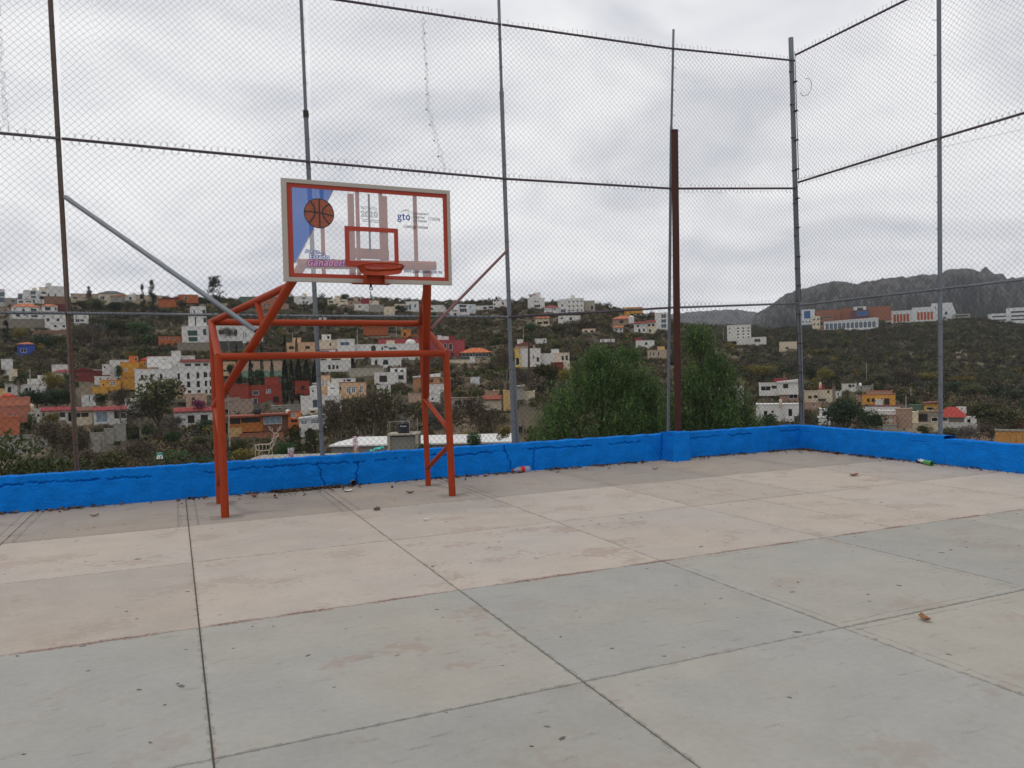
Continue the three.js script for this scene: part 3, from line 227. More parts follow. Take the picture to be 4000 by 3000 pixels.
["house","house","low white house with dark openings beside the double fence post",[52.14,-4.99,-140.83],-0.355,[[0.0,0.0,6.24,1.66,5.0,0,"cream","flat","grey",[[0.59,0.2,0.98,1.07],[2.73,0.1,1.95,1.27,6]]]],150,0],
["house","house","plain grey house wall with a small porch behind the silvery leafless tree",[50.77,-4.6,-137.07],-0.355,[[0.0,0.0,5.85,1.31,4.7,0,"grey","flat","brown",[[0.66,0.13,1.18,0.85,6],[2.23,0.13,1.71,0.85,6]]]],146,0],
["house","house","grey concrete house with a flat parapet at the low end of the ridge",[-75.66,42.77,-473.03],0.159,[[0.0,0.0,7.0,3.23,5.6,0,"grey","flat",0,[[2.9,1.21,1.93,1.21]]]],402,0],
["house","house","tan house glimpsed between the tall ragged ridge trees",[-10.4,43.21,-446.57],0.023,[[0.0,0.0,12.61,2.67,10,0,"beige","flat","brickR",[[1.94,0.73,1.94,1.45],[8.24,0.48,1.94,1.45]]]],404,0],
["house","house","pale stone house wall between the red house and the white dark windowed house",[22.7,-6.01,-173.4],-0.13,[[0.0,0.0,6.88,1.35,5.5,0,"concrete","flat",0,[[1.2,0.44,0.87,0.55]]]],168,0],
["house","house","white gabled annex between the peach tower house and terraced house",[30.37,-2.34,-181.02],-0.166,[[0.0,0.0,1.85,2.2,4,0,"white","shed","white",[[0.46,0.58,0.69,0.69]]]],178,0],
["house","house","small cream house with brown shutters on the slope above the pepper tree",[151.01,15.8,-267.1],-0.515,[[0.0,0.0,5.16,1.98,4.1,0,"cream","flat","tile",[[0.79,0.4,1.19,0.99,6],[3.17,0.4,1.19,0.99,6]]]],305,0],
["house","house","white hillside house with a tile eave beside the dark domed tree",[165.37,16.65,-268.46],-0.552,[[0.0,0.0,3.86,1.83,4,0,"white","tile","tile",[[0.61,0.41,1.01,0.89],[2.43,0.41,0.89,0.89]]]],312,0],
["house","house","low brown roofed house behind the white single storey house",[-23.63,-3.67,-185.04],0.127,[[0.0,0.0,3.31,1.37,4,0,"beige","shed","brown",[[0.72,0.36,0.72,0.58]]]],160,0],
["house","house","white hillside house with two windows below the stone retaining wall",[-43.91,24.55,-382.31],0.114,[[0.0,0.0,7.17,2.39,5.7,0,"white","flat","grey",[[1.2,0.6,1.2,1.2],[4.38,0.6,1.2,1.2]]]],332,0],
["house","house","white flat house with a small window behind the bare brick building",[139.63,-6.12,-132.99],-0.81,[[0.0,0.0,2.88,1.28,4,0,"white","flat","white",[[0.8,0.48,0.48,0.48],[1.92,0.48,0.48,0.48]]]],178,0]
];
const PLOTS = HOUSES.map(([, , , q, yaw, blocks]) => [q[0], q[2], q[1], Math.max(...blocks.map((b) => Math.abs(b[0]) + b[2] / 2)), Math.cos(yaw), Math.sin(yaw), Math.hypot(q[0], q[2])]);
// lowest line of sight that the open ground before a building keeps free
function clearLine(x, z, reach) { let lim = 1e9; for (const f of PLOTS) { const dx = x - f[0], dz = z - f[1]; if (dx * dx + dz * dz > (reach + f[3]) ** 2) continue; const lx = dx * f[4] - dz * f[5], lz = dx * f[5] + dz * f[4]; if (lz > -1 && lz < reach && Math.abs(lx) < f[3] + 1) lim = Math.min(lim, f[2] + (1.6 - f[2]) * Math.max(0, lz) / f[6]); } return lim; }
const TERRACES = [[-82.4,-479.2,0.4],[-60.6,-480.6,2.4],[-66.6,-479.0,3.2],[-54.6,-482.3,1.7],[-69.1,-468.0,3.7],[-59.0,-439.3,-1.1],[-66.3,-438.3,-0.3],[-51.7,-440.3,-1.9],[-43.3,-401.8,0.3],[-61.2,-404.1,-0.6],[-68.1,-403.1,0.1],[-54.4,-405.2,-1.4],[-46.0,-370.1,-0.6],[-46.8,-466.9,3.5],[-54.9,-466.1,4.3],[-38.8,-467.7,2.8],[-24.8,-454.0,2.5],[-30.6,-453.7,3.0],[-19.1,-454.3,2.0],[3.6,-430.5,0.6],[-2.1,-430.5,1.0],[9.3,-430.5,0.1],[-42.6,-286.5,3.3],[-0.1,-286.4,3.9],[-28.5,-248.4,0.0],[-19.8,-234.8,0.1],[-12.9,-219.8,6.4],[-7.6,-206.5,6.4],[-11.8,-199.6,4.3],[-14.7,-206.3,6.3],[0.4,-196.3,3.4],[-29.6,-198.6,6.0],[-40.3,-241.7,6.3],[-31.5,-186.4,6.9],[-25.2,-147.4,2.0],[-23.4,-176.1,2.1],[-12.0,-173.3,1.7],[-19.4,-186.4,4.0],[-9.3,-132.8,0.8],[-20.1,-131.0,2.4],[3.9,-172.9,0.8],[3.5,-181.9,4.5],[16.4,-282.4,3.4],[8.7,-281.9,3.9],[24.2,-282.9,3.0],[11.8,-276.8,1.8],[5.7,-277.1,2.2],[17.9,-276.5,1.6],[34.3,-230.8,5.8],[40.6,-209.4,4.0],[19.0,-213.4,3.7],[20.5,-185.3,1.6],[12.5,-172.4,2.7],[16.1,-156.6,-0.1],[24.3,-150.8,1.9],[34.7,-172.5,3.7],[28.7,-165.3,2.4],[62.9,-407.8,2.4],[79.2,-402.8,0.6],[87.6,-401.2,0.5],[93.1,-400.0,2.2],[87.2,-382.8,0.4],[93.1,-376.9,0.5],[96.3,-364.5,-0.2],[108.5,-376.7,1.4],[123.1,-372.5,0.3],[129.7,-356.4,-0.3],[145.9,-364.7,1.6],[155.9,-366.9,3.1],[69.7,-262.4,5.2],[64.2,-263.8,5.0],[75.2,-260.9,5.3],[65.7,-213.7,6.1],[58.5,-215.9,5.9],[72.8,-211.5,6.0],[78.5,-203.7,6.9],[55.2,-207.4,9.4],[49.3,-209.0,9.3],[61.1,-205.9,9.5],[50.7,-196.2,7.0],[46.4,-176.2,6.6],[51.8,-165.1,6.6],[52.5,-160.4,6.6],[47.0,-151.8,5.4],[54.0,-129.1,6.2],[39.4,-155.2,7.1],[172.6,-359.5,1.9],[175.8,-343.8,0.8],[187.5,-349.7,1.5],[197.6,-348.5,2.9],[145.3,-297.0,2.0],[162.9,-305.7,2.8],[222.2,-345.3,3.9],[193.0,-308.8,1.8],[180.8,-272.6,4.9],[196.9,-283.1,6.1],[157.0,-237.1,4.8],[114.5,-236.1,4.5],[143.6,-240.8,4.0],[94.3,-204.5,8.2],[87.7,-184.3,6.2],[89.7,-173.6,7.4],[138.0,-201.6,6.2],[56.4,-122.6,9.2],[293.2,-341.2,2.0],[288.4,-345.3,1.6],[297.9,-337.1,2.4],[306.9,-324.1,-0.7],[474.1,-475.1,0.5],[515.9,-473.1,-4.9],[503.6,-486.5,-4.8],[528.2,-459.6,-4.7],[482.8,-443.9,-2.5],[476.7,-453.5,-2.6],[489.0,-434.3,-2.2],[560.8,-453.4,1.0],[553.9,-462.1,0.3],[567.8,-444.8,1.6],[585.1,-442.8,2.6],[618.7,-406.1,-1.0],[612.4,-413.2,-1.3],[624.9,-399.0,-0.6],[590.5,-429.6,4.6],[120.8,-130.3,4.0],[106.1,-114.9,1.9],[130.1,-128.4,3.4],[121.9,-121.1,2.9],[152.3,-140.5,4.6],[154.0,-137.6,4.6],[143.2,-124.8,2.8],[134.6,-115.5,2.3],[107.9,-105.3,2.0],[112.9,-94.4,2.2],[121.5,-97.2,0.8],[142.3,-112.1,3.3],[129.7,-95.8,0.5],[128.1,-83.4,3.3],[69.7,-45.7,6.3],[113.5,-78.8,2.8],[108.1,-132.6,3.9],[35.5,-413.2,3.7],[46.6,-393.0,1.8],[58.5,-329.7,3.4],[43.2,-186.4,7.8],[72.4,-192.2,7.1],[63.8,-166.4,6.9],[28.3,-173.2,5.6],[52.1,-140.8,6.1],[50.8,-137.1,6.7],[-75.7,-473.0,3.7],[-10.4,-446.6,3.6],[22.7,-173.4,2.2],[30.4,-181.0,4.4],[151.0,-267.1,3.6],[165.4,-268.5,4.8],[-23.6,-185.0,4.4],[-43.9,-382.3,0.3],[139.6,-133.0,3.9]]; // building plots cut into the slope: [x, z, lift]
function ground(x, z) { // height of the valley and hills in metres, without its fine relief
  const d = x * FX + z * FZ, u = (x * RX + z * RZ) / Math.max(d, 1);
  let i = 0; while (i < NU.length - 2 && NU[i + 1] < u) i++; let a = Math.min(1, Math.max(0, (u - NU[i]) / (NU[i + 1] - NU[i]))); a = a * a * (3 - 2 * a);
  let j = 0; while (j < ND.length - 2 && ND[j + 1] < d) j++; const b = Math.min(1, Math.max(0, (d - ND[j]) / (ND[j + 1] - ND[j])));
  let lift = 0, sum = .03; const s2 = (11 + Math.max(0, d - 150) * .03) ** 2;
  if (d > 90 && d < 760) for (const t of TERRACES) { const q = ((t[0] - x) ** 2 + (t[1] - z) ** 2) / s2; if (q < 9) { const w = Math.exp(-q); lift += w * t[2]; sum += w; } }
  const y = lerp(lerp(NET[i][j], NET[i + 1][j], a), lerp(NET[i][j + 1], NET[i + 1][j + 1], a), b) + lift / sum; return d > 90 && d < 760 ? Math.min(y, clearLine(x, z, 22) - .2) : y;
}
const relief = (x, z, d) => d < 60 ? -.3 : d < 760 && clearLine(x, z, 22) < 1e8 ? -.15 : fbm2(x * .02, z * .02, 3) * Math.min(2.2, d * .006) + fbm2(x * .1 + 7, z * .1, 2) * .5 - .4;
{
  const NX = 360, ds = [2]; while (ds[ds.length - 1] < 4600) ds.push(ds[ds.length - 1] * 1.028 + .25);
  const pos = [], col = [], idx = [];
  ds.forEach((d, j) => { for (let i = 0; i <= NX; i++) {
    const u = lerp(-1.15, 1.05, i / NX), x = d * (FX + RX * u), z = d * (FZ + RZ * u), y = d < 13 ? -1.6 : ground(x, z) + relief(x, z, d);
    pos.push(x, y, z);
    const m = fbm2(x * .012 + 5, z * .012, 4), w = fbm2(x * .07, z * .07 + 9, 3); // dry grass, bare soil, leaf litter
    let r = lerp(.085, .16, sstep(-.2, .6, m + w * .5)), g = lerp(.075, .128, sstep(-.2, .6, m + w * .5)), b = lerp(.054, .09, sstep(-.2, .6, m + w * .5));
    const k = 1 + .25 * w; col.push(r * k, g * k, b * k);
  } });
  for (let j = 0; j < ds.length - 1; j++) for (let i = 0; i < NX; i++) { const a = j * (NX + 1) + i; idx.push(a, a + 1, a + NX + 1, a + 1, a + NX + 2, a + NX + 1); }
  const g = new THREE.BufferGeometry(); g.setAttribute('position', new THREE.Float32BufferAttribute(pos, 3)); g.setAttribute('color', new THREE.Float32BufferAttribute(col, 3)); g.setIndex(idx); g.computeVertexNormals();
  structure('terrain', g, new THREE.MeshPhysicalMaterial({ color: 0xffffff, roughness: 1, specularIntensity: .15, vertexColors: true }));
}
function ridge(name, label, list, dTop, dBase, yBase, rough, colour) { // a mountain: crest line given as [sideways tangent, height]
  const NX = 420, NR = 70, pos = [], col = [], idx = [], u0 = list[0][0], u1 = list[list.length - 1][0];
  for (let j = 0; j <= NR; j++) for (let i = 0; i <= NX; i++) {
    const u = lerp(u0, u1, i / NX); let k = 0; while (k < list.length - 2 && list[k + 1][0] < u) k++;
    const s = (u - list[k][0]) / (list[k + 1][0] - list[k][0]), top = lerp(list[k][1], list[k + 1][1], s);
    const t = Math.min(1, j / (NR - 8)), back = Math.max(0, (j - (NR - 8)) / 8), d = lerp(dBase, dTop, t) + back * dTop * .3;
    const x = d * (FX + RX * u), z = d * (FZ + RZ * u);
    let p = t < .55 ? t * .62 : lerp(.341, 1, (t - .55) / .45); // talus below, cliff above
    let y = lerp(yBase, top, p) * (1 - .5 * back);
    const amp = (top - yBase) * rough * Math.sin(Math.PI * Math.min(1, t * .97)) ;
    y += amp * (Math.abs(fbm2(u * 26, t * 2.2, 5)) * 1.6 - .45) + (t > .97 ? fbm2(u * 160, 3, 3) * (top - yBase) * .016 : 0);
    pos.push(x, y, z);
    const rock = sstep(-.05, .5, fbm2(u * 70, t * 14, 4) + (t - .62) * .9), w = 1 + .3 * fbm2(u * 230, t * 50, 3);
    col.push(lerp(.028, .088, rock) * w * colour[0], lerp(.029, .081, rock) * w * colour[1], lerp(.025, .077, rock) * w * colour[2]);
  }
  for (let j = 0; j < NR; j++) for (let i = 0; i < NX; i++) { const a = j * (NX + 1) + i; idx.push(a, a + 1, a + NX + 1, a + 1, a + NX + 2, a + NX + 1); }
  const g = new THREE.BufferGeometry(); g.setAttribute('position', new THREE.Float32BufferAttribute(pos, 3)); g.setAttribute('color', new THREE.Float32BufferAttribute(col, 3)); g.setIndex(idx); g.computeVertexNormals();
  const o = structure(name, g, new THREE.MeshPhysicalMaterial({ color: 0xffffff, roughness: 1, specularIntensity: .15, vertexColors: true })); o.userData.label = label;
}
ridge('mountain', 'grey rocky mountain with a cliff edge beyond the campus', [[0.3131, 133.8], [0.3186, 152.0], [0.3356, 170.9], [0.3483, 190.0], [0.3569, 206.1], [0.3797, 218.8], [0.4008, 229.5], [0.4201, 239.8], [0.4368, 234.3], [0.4511, 228.9], [0.4806, 241.2], [0.5016, 242.7], [0.5268, 249.3], [0.5562, 250.4], [0.5670, 263.1], [0.5922, 267.0], [0.6089, 256.9], [0.6108, 264.7], [0.6174, 265.0], [0.6209, 257.6], [0.6275, 249.3], [0.6382, 244.8], [0.6441, 228.6], [0.6525, 232.2], [0.6658, 238.1], [0.7185, 244.5], [0.7904, 227.6], [0.8981, 206.0]], 2200, 1050, 30, .3, [1, 1, 1]);
ridge('hills', 'low far hills at the end of the valley', [[0.1663, 290.5], [0.2011, 299.9], [0.2324, 309.6], [0.2642, 316.6], [0.2912, 317.7], [0.3187, 300.7], [0.3580, 255.4]], 4300, 2600, 40, .12, [1, 1, 1]);

// ---------------------------------------------------------------- court floor
const XL = [-5.18, -3.4, -1.62, .11, 1.885, 3.665, 5.45, 7.23, 9.02, 10.85], ZL = [-11.2, -9.1, -7.28, -5.35, -3.47, -1.6, .25, 2.1, 4];
const spots = []; { const r = rng(5); for (let i = 0; i < 460; i++) spots.push([lerp(-4, 10.6, r()), lerp(-11, -.2, Math.pow(r(), .8)), .009 + .02 * r() * r(), r(), r() * 6.28]); }
const legs = [[.505, -9.46], [3.285, -9.5], [.5, -10.54], [3.29, -10.55]];
function courtTex(x0, x1, z0, z1, W, H) {
  const cell = new Map(); const tone = (i, j) => { const k = i * 50 + j; if (!cell.has(k)) { const r = rng(k * 77 + 3); cell.set(k, [r(), r(), r(), r()]); } return cell.get(k); };
  const grid = new Float32Array(W * H);
  const sx = W / (x1 - x0), sz = H / (z1 - z0);
  for (const [cx, cz, rr, dk, an] of spots) { // flattened dark bits trodden into the surface
    const R = Math.ceil(rr * 2.2 * sx), pi = Math.round((cx - x0) * sx), pj = Math.round((cz - z0) * sz);
    for (let b = -R; b <= R; b++) for (let a = -R; a <= R; a++) { const i = pi + a, j = pj + b; if (i < 0 || j < 0 || i >= W || j >= H) continue; const X = a / sx, Z = b / sz, U = X * Math.cos(an) + Z * Math.sin(an), Q = -X * Math.sin(an) + Z * Math.cos(an); if ((U * U) / (rr * rr) + (Q * Q) / (rr * rr * .3) < 1 + .5 * n2(X * 300, Z * 300 + an)) grid[j * W + i] = Math.max(grid[j * W + i], .45 + .5 * dk); }
  }
  return dataTex(W, H, (pi, pj) => {
    const x = lerp(x0, x1, (pi + .5) / W), z = lerp(z0, z1, (pj + .5) / H);
    let i = 0; while (i < XL.length - 2 && XL[i + 1] < x) i++; let j = 0; while (j < ZL.length - 2 && ZL[j + 1] < z) j++;
    const t = tone(i, j), dx = Math.min(x - XL[i], XL[i + 1] - x), dz = Math.min(z - ZL[j], ZL[j + 1] - z);
    let c = j === 0 ? [146, 138, 129] : j < 3 ? [166, 157, 147] : [151, 149, 142];
    const warm = .5 + .5 * fbm2(x * .45 + i * 3, z * .45 + j * 5, 3);
    const mott = fbm2(x * 1.7 + i * 9, z * 1.7 + j * 4, 4), fine = fbm2(x * 14, z * 14, 3), grain = n2(x * 120, z * 120);
    const streak = n2(x * 9 + t[0] * 20, z * 70) * .5 + n2(x * 16, z * 130 + 9) * .5;
    let l = 1 + (t[1] - .5) * .07 + mott * .035 + fine * .022 + grain * .018 + streak * (j === 0 ? .03 : .014);
    let r = c[0], g = c[1], b = c[2];
    const w = (warm - .5) * 6 + (t[2] - .5) * 2.5; r += w; b -= w * .9; g += w * .2;
    // grey-brown stains with ragged edges
    const st = fbm2(x * .8 + t[3] * 30, z * 1.1 + i, 4) + .35 * fbm2(x * 9, z * 9, 3), sm = sstep(.26, .56, st) * (.45 + .55 * t[0]);
    r = lerp(r, 142, sm * .5); g = lerp(g, 126, sm * .5); b = lerp(b, 116, sm * .5);
    const scuff = sstep(.55, .8, fbm2(x * 2.2 + 50, z * 11, 3) + .25 * n2(x * 60, z * 60)); l -= scuff * .12;
    // trowelled margin: a fine line some centimetres inside the joint on a few slabs
    if (t[2] > .45) { const m = Math.min(Math.abs(dx - .075 - .01 * n2(z * 2, i)), Math.abs(dz - .07 - .01 * n2(x * 2, j))); if (Math.min(dx, dz) < .09 && m < .004 && n2(x * 1.3, z * 1.3 + 7) > -.25) l -= .16; }
    if (j === 0) { const m = Math.abs(dx - .1); if (m < .012) l -= .2 * (.6 + .4 * n2(x * 40, z * 40)); const br = sstep(.25, .7, fbm2(x * 1.2 + 3, z * 1.8, 3)); l -= br * (.07 + .08 * n2(x * 42 + z * 10, z * 2.5)); }
    // soil caught in the joints between slabs
    const wallClear = z > -11.1 && x < 10.75;
    if (wallClear && Math.min(dx, dz) < .012 + .014 * n2(x * 11, z * 11) && n2(x * 70, z * 70) > -.35) l -= .13;
    // old red line paint left along one joint
    const pl = Math.abs(z + 5.35 - .012 * n2(x * 3, 1)); if (pl < .035 && x < 7.6) { const k = sstep(.035, .012, pl + .03 * n2(x * 25, z * 60)) * sstep(-.5, .3, n2(x * 1.6, 4) + .25 * n2(x * 18, z * 40)); r = lerp(r, 112, k * .6); g = lerp(g, 76, k * .6); b = lerp(b, 70, k * .6); }
    // worn line band on the far right slabs
    const bl = Math.abs((x - 6.35) + .0 * z); if (bl < .03 && z < -5.4 && z > -8.9) { const k = sstep(-.1, .5, n2(x * 60, z * 6) + .4); l -= k * .09; }
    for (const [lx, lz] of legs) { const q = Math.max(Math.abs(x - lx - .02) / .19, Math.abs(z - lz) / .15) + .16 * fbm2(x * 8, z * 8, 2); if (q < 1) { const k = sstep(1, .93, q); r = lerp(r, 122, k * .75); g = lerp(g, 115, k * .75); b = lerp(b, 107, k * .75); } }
    const sp = grid[pj * W + pi]; if (sp) { r = lerp(r, 52, sp); g = lerp(g, 46, sp); b = lerp(b, 42, sp); }
    return [Math.max(0, Math.min(255, r * l)), Math.max(0, Math.min(255, g * l)), Math.max(0, Math.min(255, b * l))];
  });
}
{
  const court = new THREE.Group(); court.name = 'court_floor'; court.userData = { kind: 'structure' }; scene.add(court);
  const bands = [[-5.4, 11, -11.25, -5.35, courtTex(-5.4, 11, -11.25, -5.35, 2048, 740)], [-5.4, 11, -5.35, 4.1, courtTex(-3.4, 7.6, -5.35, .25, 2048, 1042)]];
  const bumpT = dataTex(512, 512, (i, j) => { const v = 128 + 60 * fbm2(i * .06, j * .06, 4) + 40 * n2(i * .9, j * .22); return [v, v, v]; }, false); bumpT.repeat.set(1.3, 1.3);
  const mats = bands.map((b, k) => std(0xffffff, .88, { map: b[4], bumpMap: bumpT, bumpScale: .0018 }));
  const r = rng(31);
  for (let j = 0; j < ZL.length - 1; j++) for (let i = 0; i < XL.length - 1; i++) {
    const near = j >= 3, e = .0026, x0 = XL[i] + e, x1 = XL[i + 1] - e, z0 = ZL[j] + e, z1 = ZL[j + 1] - e, hh = () => (r() - .5) * .003, q = .005;
    const ys = [hh(), hh(), hh(), hh()]; const P = []; const ring = (m, dy) => { P.push([x0 + m, ys[0] + dy, z0 + m], [x1 - m, ys[1] + dy, z0 + m], [x1 - m, ys[2] + dy, z1 - m], [x0 + m, ys[3] + dy, z1 - m]); };
    ring(q, 0); ring(.0012, -.004); ring(0, -.09);
    const pos = [], uv = []; const put = (k) => { const p = P[k]; pos.push(...p); uv.push(near ? (p[0] + 3.4) / 11 : (p[0] + 5.4) / 16.4, near ? (p[2] + 5.35) / 5.6 : (p[2] + 11.25) / 5.9); };
    const quad = (a, b, c, d) => { [a, d, c, a, c, b].forEach(put); };
    quad(0, 1, 2, 3); for (let s = 0; s < 2; s++) for (let k = 0; k < 4; k++) quad(s * 4 + k + 4, s * 4 + (k + 1) % 4 + 4, s * 4 + (k + 1) % 4, s * 4 + k);
    const g = new THREE.BufferGeometry(); g.setAttribute('position', new THREE.Float32BufferAttribute(pos, 3)); g.setAttribute('uv', new THREE.Float32BufferAttribute(uv, 2)); g.computeVertexNormals();
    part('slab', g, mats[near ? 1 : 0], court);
  }
  part('joint_fill', boxG(-5.2, 10.9, -.3, -.011, -11.25, 4), std(0x5c5246, 1), court);
}

// ---------------------------------------------------------------- blue walls
const blueT = dataTex(512, 512, (i, j) => { const m = fbm2(i * .012, j * .012, 4), s = fbm2(i * .05 + 9, j * .09, 3); const k = 1 + .07 * m + .05 * s + .04 * n2(i * .8, j * .8); return [Math.max(0, 2 * k + (s > .55 ? 10 : 0)), 114 * k, 204 * k]; });
const blueM = new THREE.MeshPhysicalMaterial({ color: 0xffffff, roughness: .9, map: blueT, specularIntensity: .35 });
function crackedWall(len, top, seed, cracks, thick) { // local: x along, y up, front face +z at 0
  const st = .0085, NX = Math.round(len / st), NY = Math.round((top + .05) / st), pos = [], uv = [], idx = [];
  const edge = (x) => top + .012 * fbm2(x * 3 + seed, seed, 3) + .006 * n2(x * 22, seed);
  for (let j = 0; j <= NY; j++) for (let i = 0; i <= NX; i++) {
    const x = i * st, y = -.05 + (edge(x) + .05) * j / NY;
    let d = .006 * fbm2(x * 2 + seed, y * 3, 3) + .0022 * fbm2(x * 19, y * 19 + seed, 2) + .0022 * Math.max(0, n2(x * 40, y * 40) - .35);
    for (const c of cracks) { const q = c(x, y); if (q > 0) d -= .034 * q; }
    if (j === NY) d -= .006; if (j >= NY - 1) d += .006 * n2(x * 26, seed + 4);
    pos.push(x, y, d); uv.push(x * .5, y * .5);
  }
  const row = NX + 1, b0 = (NY + 1) * row;
  for (let i = 0; i <= NX; i++) { const x = i * st; pos.push(x, edge(x) + .004 * n2(x * 15, 8), -thick * .5); uv.push(x * .5, .4); }
  for (let i = 0; i <= NX; i++) { const x = i * st; pos.push(x, edge(x) - .01, -thick); uv.push(x * .5, .5); }
  for (let i = 0; i <= NX; i++) { const x = i * st; pos.push(x, -2.2, -thick); uv.push(x * .5, .9); }
  for (let j = 0; j < NY + 3; j++) for (let i = 0; i < NX; i++) { const a = j * row + i; idx.push(a, a + 1, a + row, a + 1, a + row + 1, a + row); }
  const g = new THREE.BufferGeometry(); g.setAttribute('position', new THREE.Float32BufferAttribute(pos, 3)); g.setAttribute('uv', new THREE.Float32BufferAttribute(uv, 2)); g.setIndex(idx); g.computeVertexNormals(); return g;
}
const hair = (dist, w) => Math.max(0, 1 - dist / w);
{
  const X0 = -5.2, rough = (x, s) => .5 + .5 * n2(x * 1.1, s);
  const along = (x, y) => { const w = x + X0; const yc = .345 + .018 * n2(w * .9, 2) + .015 * n2(w * 5, 3) + .011 * n2(w * 21, 4) + .007 * n2(w * 58, 5) + .012 * sstep(6, 11, w); const on = sstep(-.3, -.05, n2(w * .8, 9) + .45 * n2(w * 7, 10)); return hair(Math.abs(y - yc), .011 + .012 * Math.max(0, n2(w * 13, 12))) * on * (.5 + .5 * rough(w, 6)) * 1.3; };
  const vert = (x0, lean, y0, y1, s) => (x, y) => { const w = x + X0; if (y < y0 || y > y1) return 0; const xc = x0 + lean * (y - .2) + .02 * n2(y * 9, s) + .011 * n2(y * 34, s + 1); return hair(Math.abs(w - xc), .013 + .006 * n2(y * 25, s + 3)) * 1.1; };
  const g = crackedWall(10.9 - X0, .455, 3, [along, vert(1.9, -.25, -.05, .36, 20), vert(2.42, .12, 0, .33, 24), vert(4.83, -.35, -.05, .44, 30), vert(5.27, .02, -.05, .34, 34), vert(7.72, .05, -.05, .5, 40)], .24);
  g.translate(X0, 0, -11.2);
  const w = thing('boundary_wall', 'low bright blue plastered wall with long cracks and a projecting pier', 'wall');
  part('wall_body', g, blueM, w);
  const pg = crackedWall(.36, .495, 8, [], .34); pg.translate(0, 0, .3); const sg = crackedWall(.3, .495, 9, [], .1); sg.rotateY(-Math.PI / 2); sg.translate(.0, 0, 0);
  const sg2 = crackedWall(.3, .495, 10, [], .1); sg2.rotateY(Math.PI / 2); sg2.translate(.36, 0, .3);
  for (const q of [pg, sg, sg2]) q.translate(7.74, 0, -11.2);
  const cap = boxG(7.73, 8.105, .47, .488, -11.25, -10.9);
  const pier = part('pier', merge([pg, sg, sg2, cap]), blueM, w); pier.userData.label = 'square blue pier carrying the brown post';
}
{
  const scar = (x, y) => hair(Math.abs(y - .33 - .01 * n2(x * 7, 50)), .006) * sstep(.2, .5, n2(x * .9, 55)) * .7;
  const g = crackedWall(3.0, .445, 13, [scar], .26), g2 = crackedWall(9.5, .4, 17, [scar], .26);
  g2.translate(3.0, 0, 0); const m = merge([g, g2]); m.rotateY(-Math.PI / 2); m.translate(10.85, 0, -11.2);
  const w = thing('boundary_wall', 'smooth low blue wall running from the corner post, lower past its middle post', 'wall'); part('wall_body', m, blueM, w);
}

// ---------------------------------------------------------------- fence
const galvT = dataTex(256, 256, (i, j) => { const m = fbm2(i * .05, j * .05, 4), k = 1 + .16 * m + .08 * n2(i * .5, j * .5); return [112 * k, 118 * k, 124 * k]; });
const rustT = dataTex(256, 256, (i, j) => { const m = fbm2(i * .03, j * .012, 4) + .3 * fbm2(i * .2, j * .1, 2); const t = sstep(-.15, .35, m), k = 1 + .2 * n2(i * .4, j * .4); return [lerp(96, 92, t) * k, lerp(92, 56, t) * k, lerp(88, 36, t) * k]; });
const plumT = dataTex(256, 64, (i, j) => { const m = fbm2(i * .03, j * .08, 4); const t = sstep(-.2, .4, m), k = 1 + .2 * n2(i * .4, j * .4); return [lerp(92, 72, t) * k, lerp(88, 48, t) * k, lerp(96, 58, t) * k]; });
const galvM = std(0xffffff, .55, { map: galvT, metalness: .35 }), rustM = std(0xffffff, .8, { map: rustT, metalness: .15 }), plumM = std(0xffffff, .7, { map: plumT, metalness: .2 });
const wireM = std(0x2e3032, .6, { metalness: .25 }), tieM = std(0x35302e, .7, { metalness: .3 });
const PITCH = .09;
// one zigzag panel: at(s, y) maps panel metres to the fence plane; low(s), high(s) are the rail heights
function meshPanel(s0, s1, low, high, place, seed, barbLow, barbHigh) {
  const W = new Wires(), r = rng(seed), h = PITCH / 2, k0 = Math.ceil((s0 + .02) / h), k1 = Math.floor((s1 - .02) / h);
  const warp = (s, y) => { const a = .012 * fbm2(s * 1.3 + seed, y * 1.3, 3), b = .012 * fbm2(s * 1.3, y * 1.3 + seed + 5, 3), c = .018 * fbm2(s * .7, y * .9 + seed, 2); return [s + a, y + b, c]; };
  for (let k = k0; k <= k1; k++) {
    const lo = low(k * h), hi = high(k * h), n = Math.round((hi - lo) / h), pts = [];
    for (let j = 0; j <= n; j++) { const side = (j + k) & 1 ? 1 : -1; const [s, y, c] = warp(k * h + side * h * .5, lo + (hi - lo) * j / n); pts.push(place(s, y, c + (j & 1 ? .0022 : -.0022))); }
    W.add(pts, .0023);
    for (const [on, pe, dir] of [[barbHigh, pts[n], 1], [barbLow, pts[0], -1]]) if (on && r() < .9 && ((k + (dir > 0 ? n : 0)) & 1)) { // twisted ends standing past the rail
      const up = .035 + .035 * r(), a = pe.clone(), b = a.clone(); b.y += dir * up; b.x += (r() - .5) * .02; W.add([a, b], .0028);
      for (const q of [-1, 1]) { const c = b.clone(); c.y += dir * (.012 + .02 * r()); const t = place(1, 0, 0).sub(place(0, 0, 0)); c.addScaledVector(t, q * (.01 + .012 * r())); W.add([b, c], .002); }
    }
  }
  return W.build();
}
function ringG(c, dir, R, r) { const g = new THREE.TorusGeometry(R, r, 5, 14); g.applyQuaternion(new THREE.Quaternion().setFromUnitVectors(V(0, 0, 1), dir.clone().normalize())); g.translate(c.x, c.y, c.z); return g; }
const piece = (xs, ys) => (x) => { let i = 0; while (i < xs.length - 2 && xs[i + 1] < x) i++; return lerp(ys[i], ys[i + 1], (x - xs[i]) / (xs[i + 1] - xs[i])); };
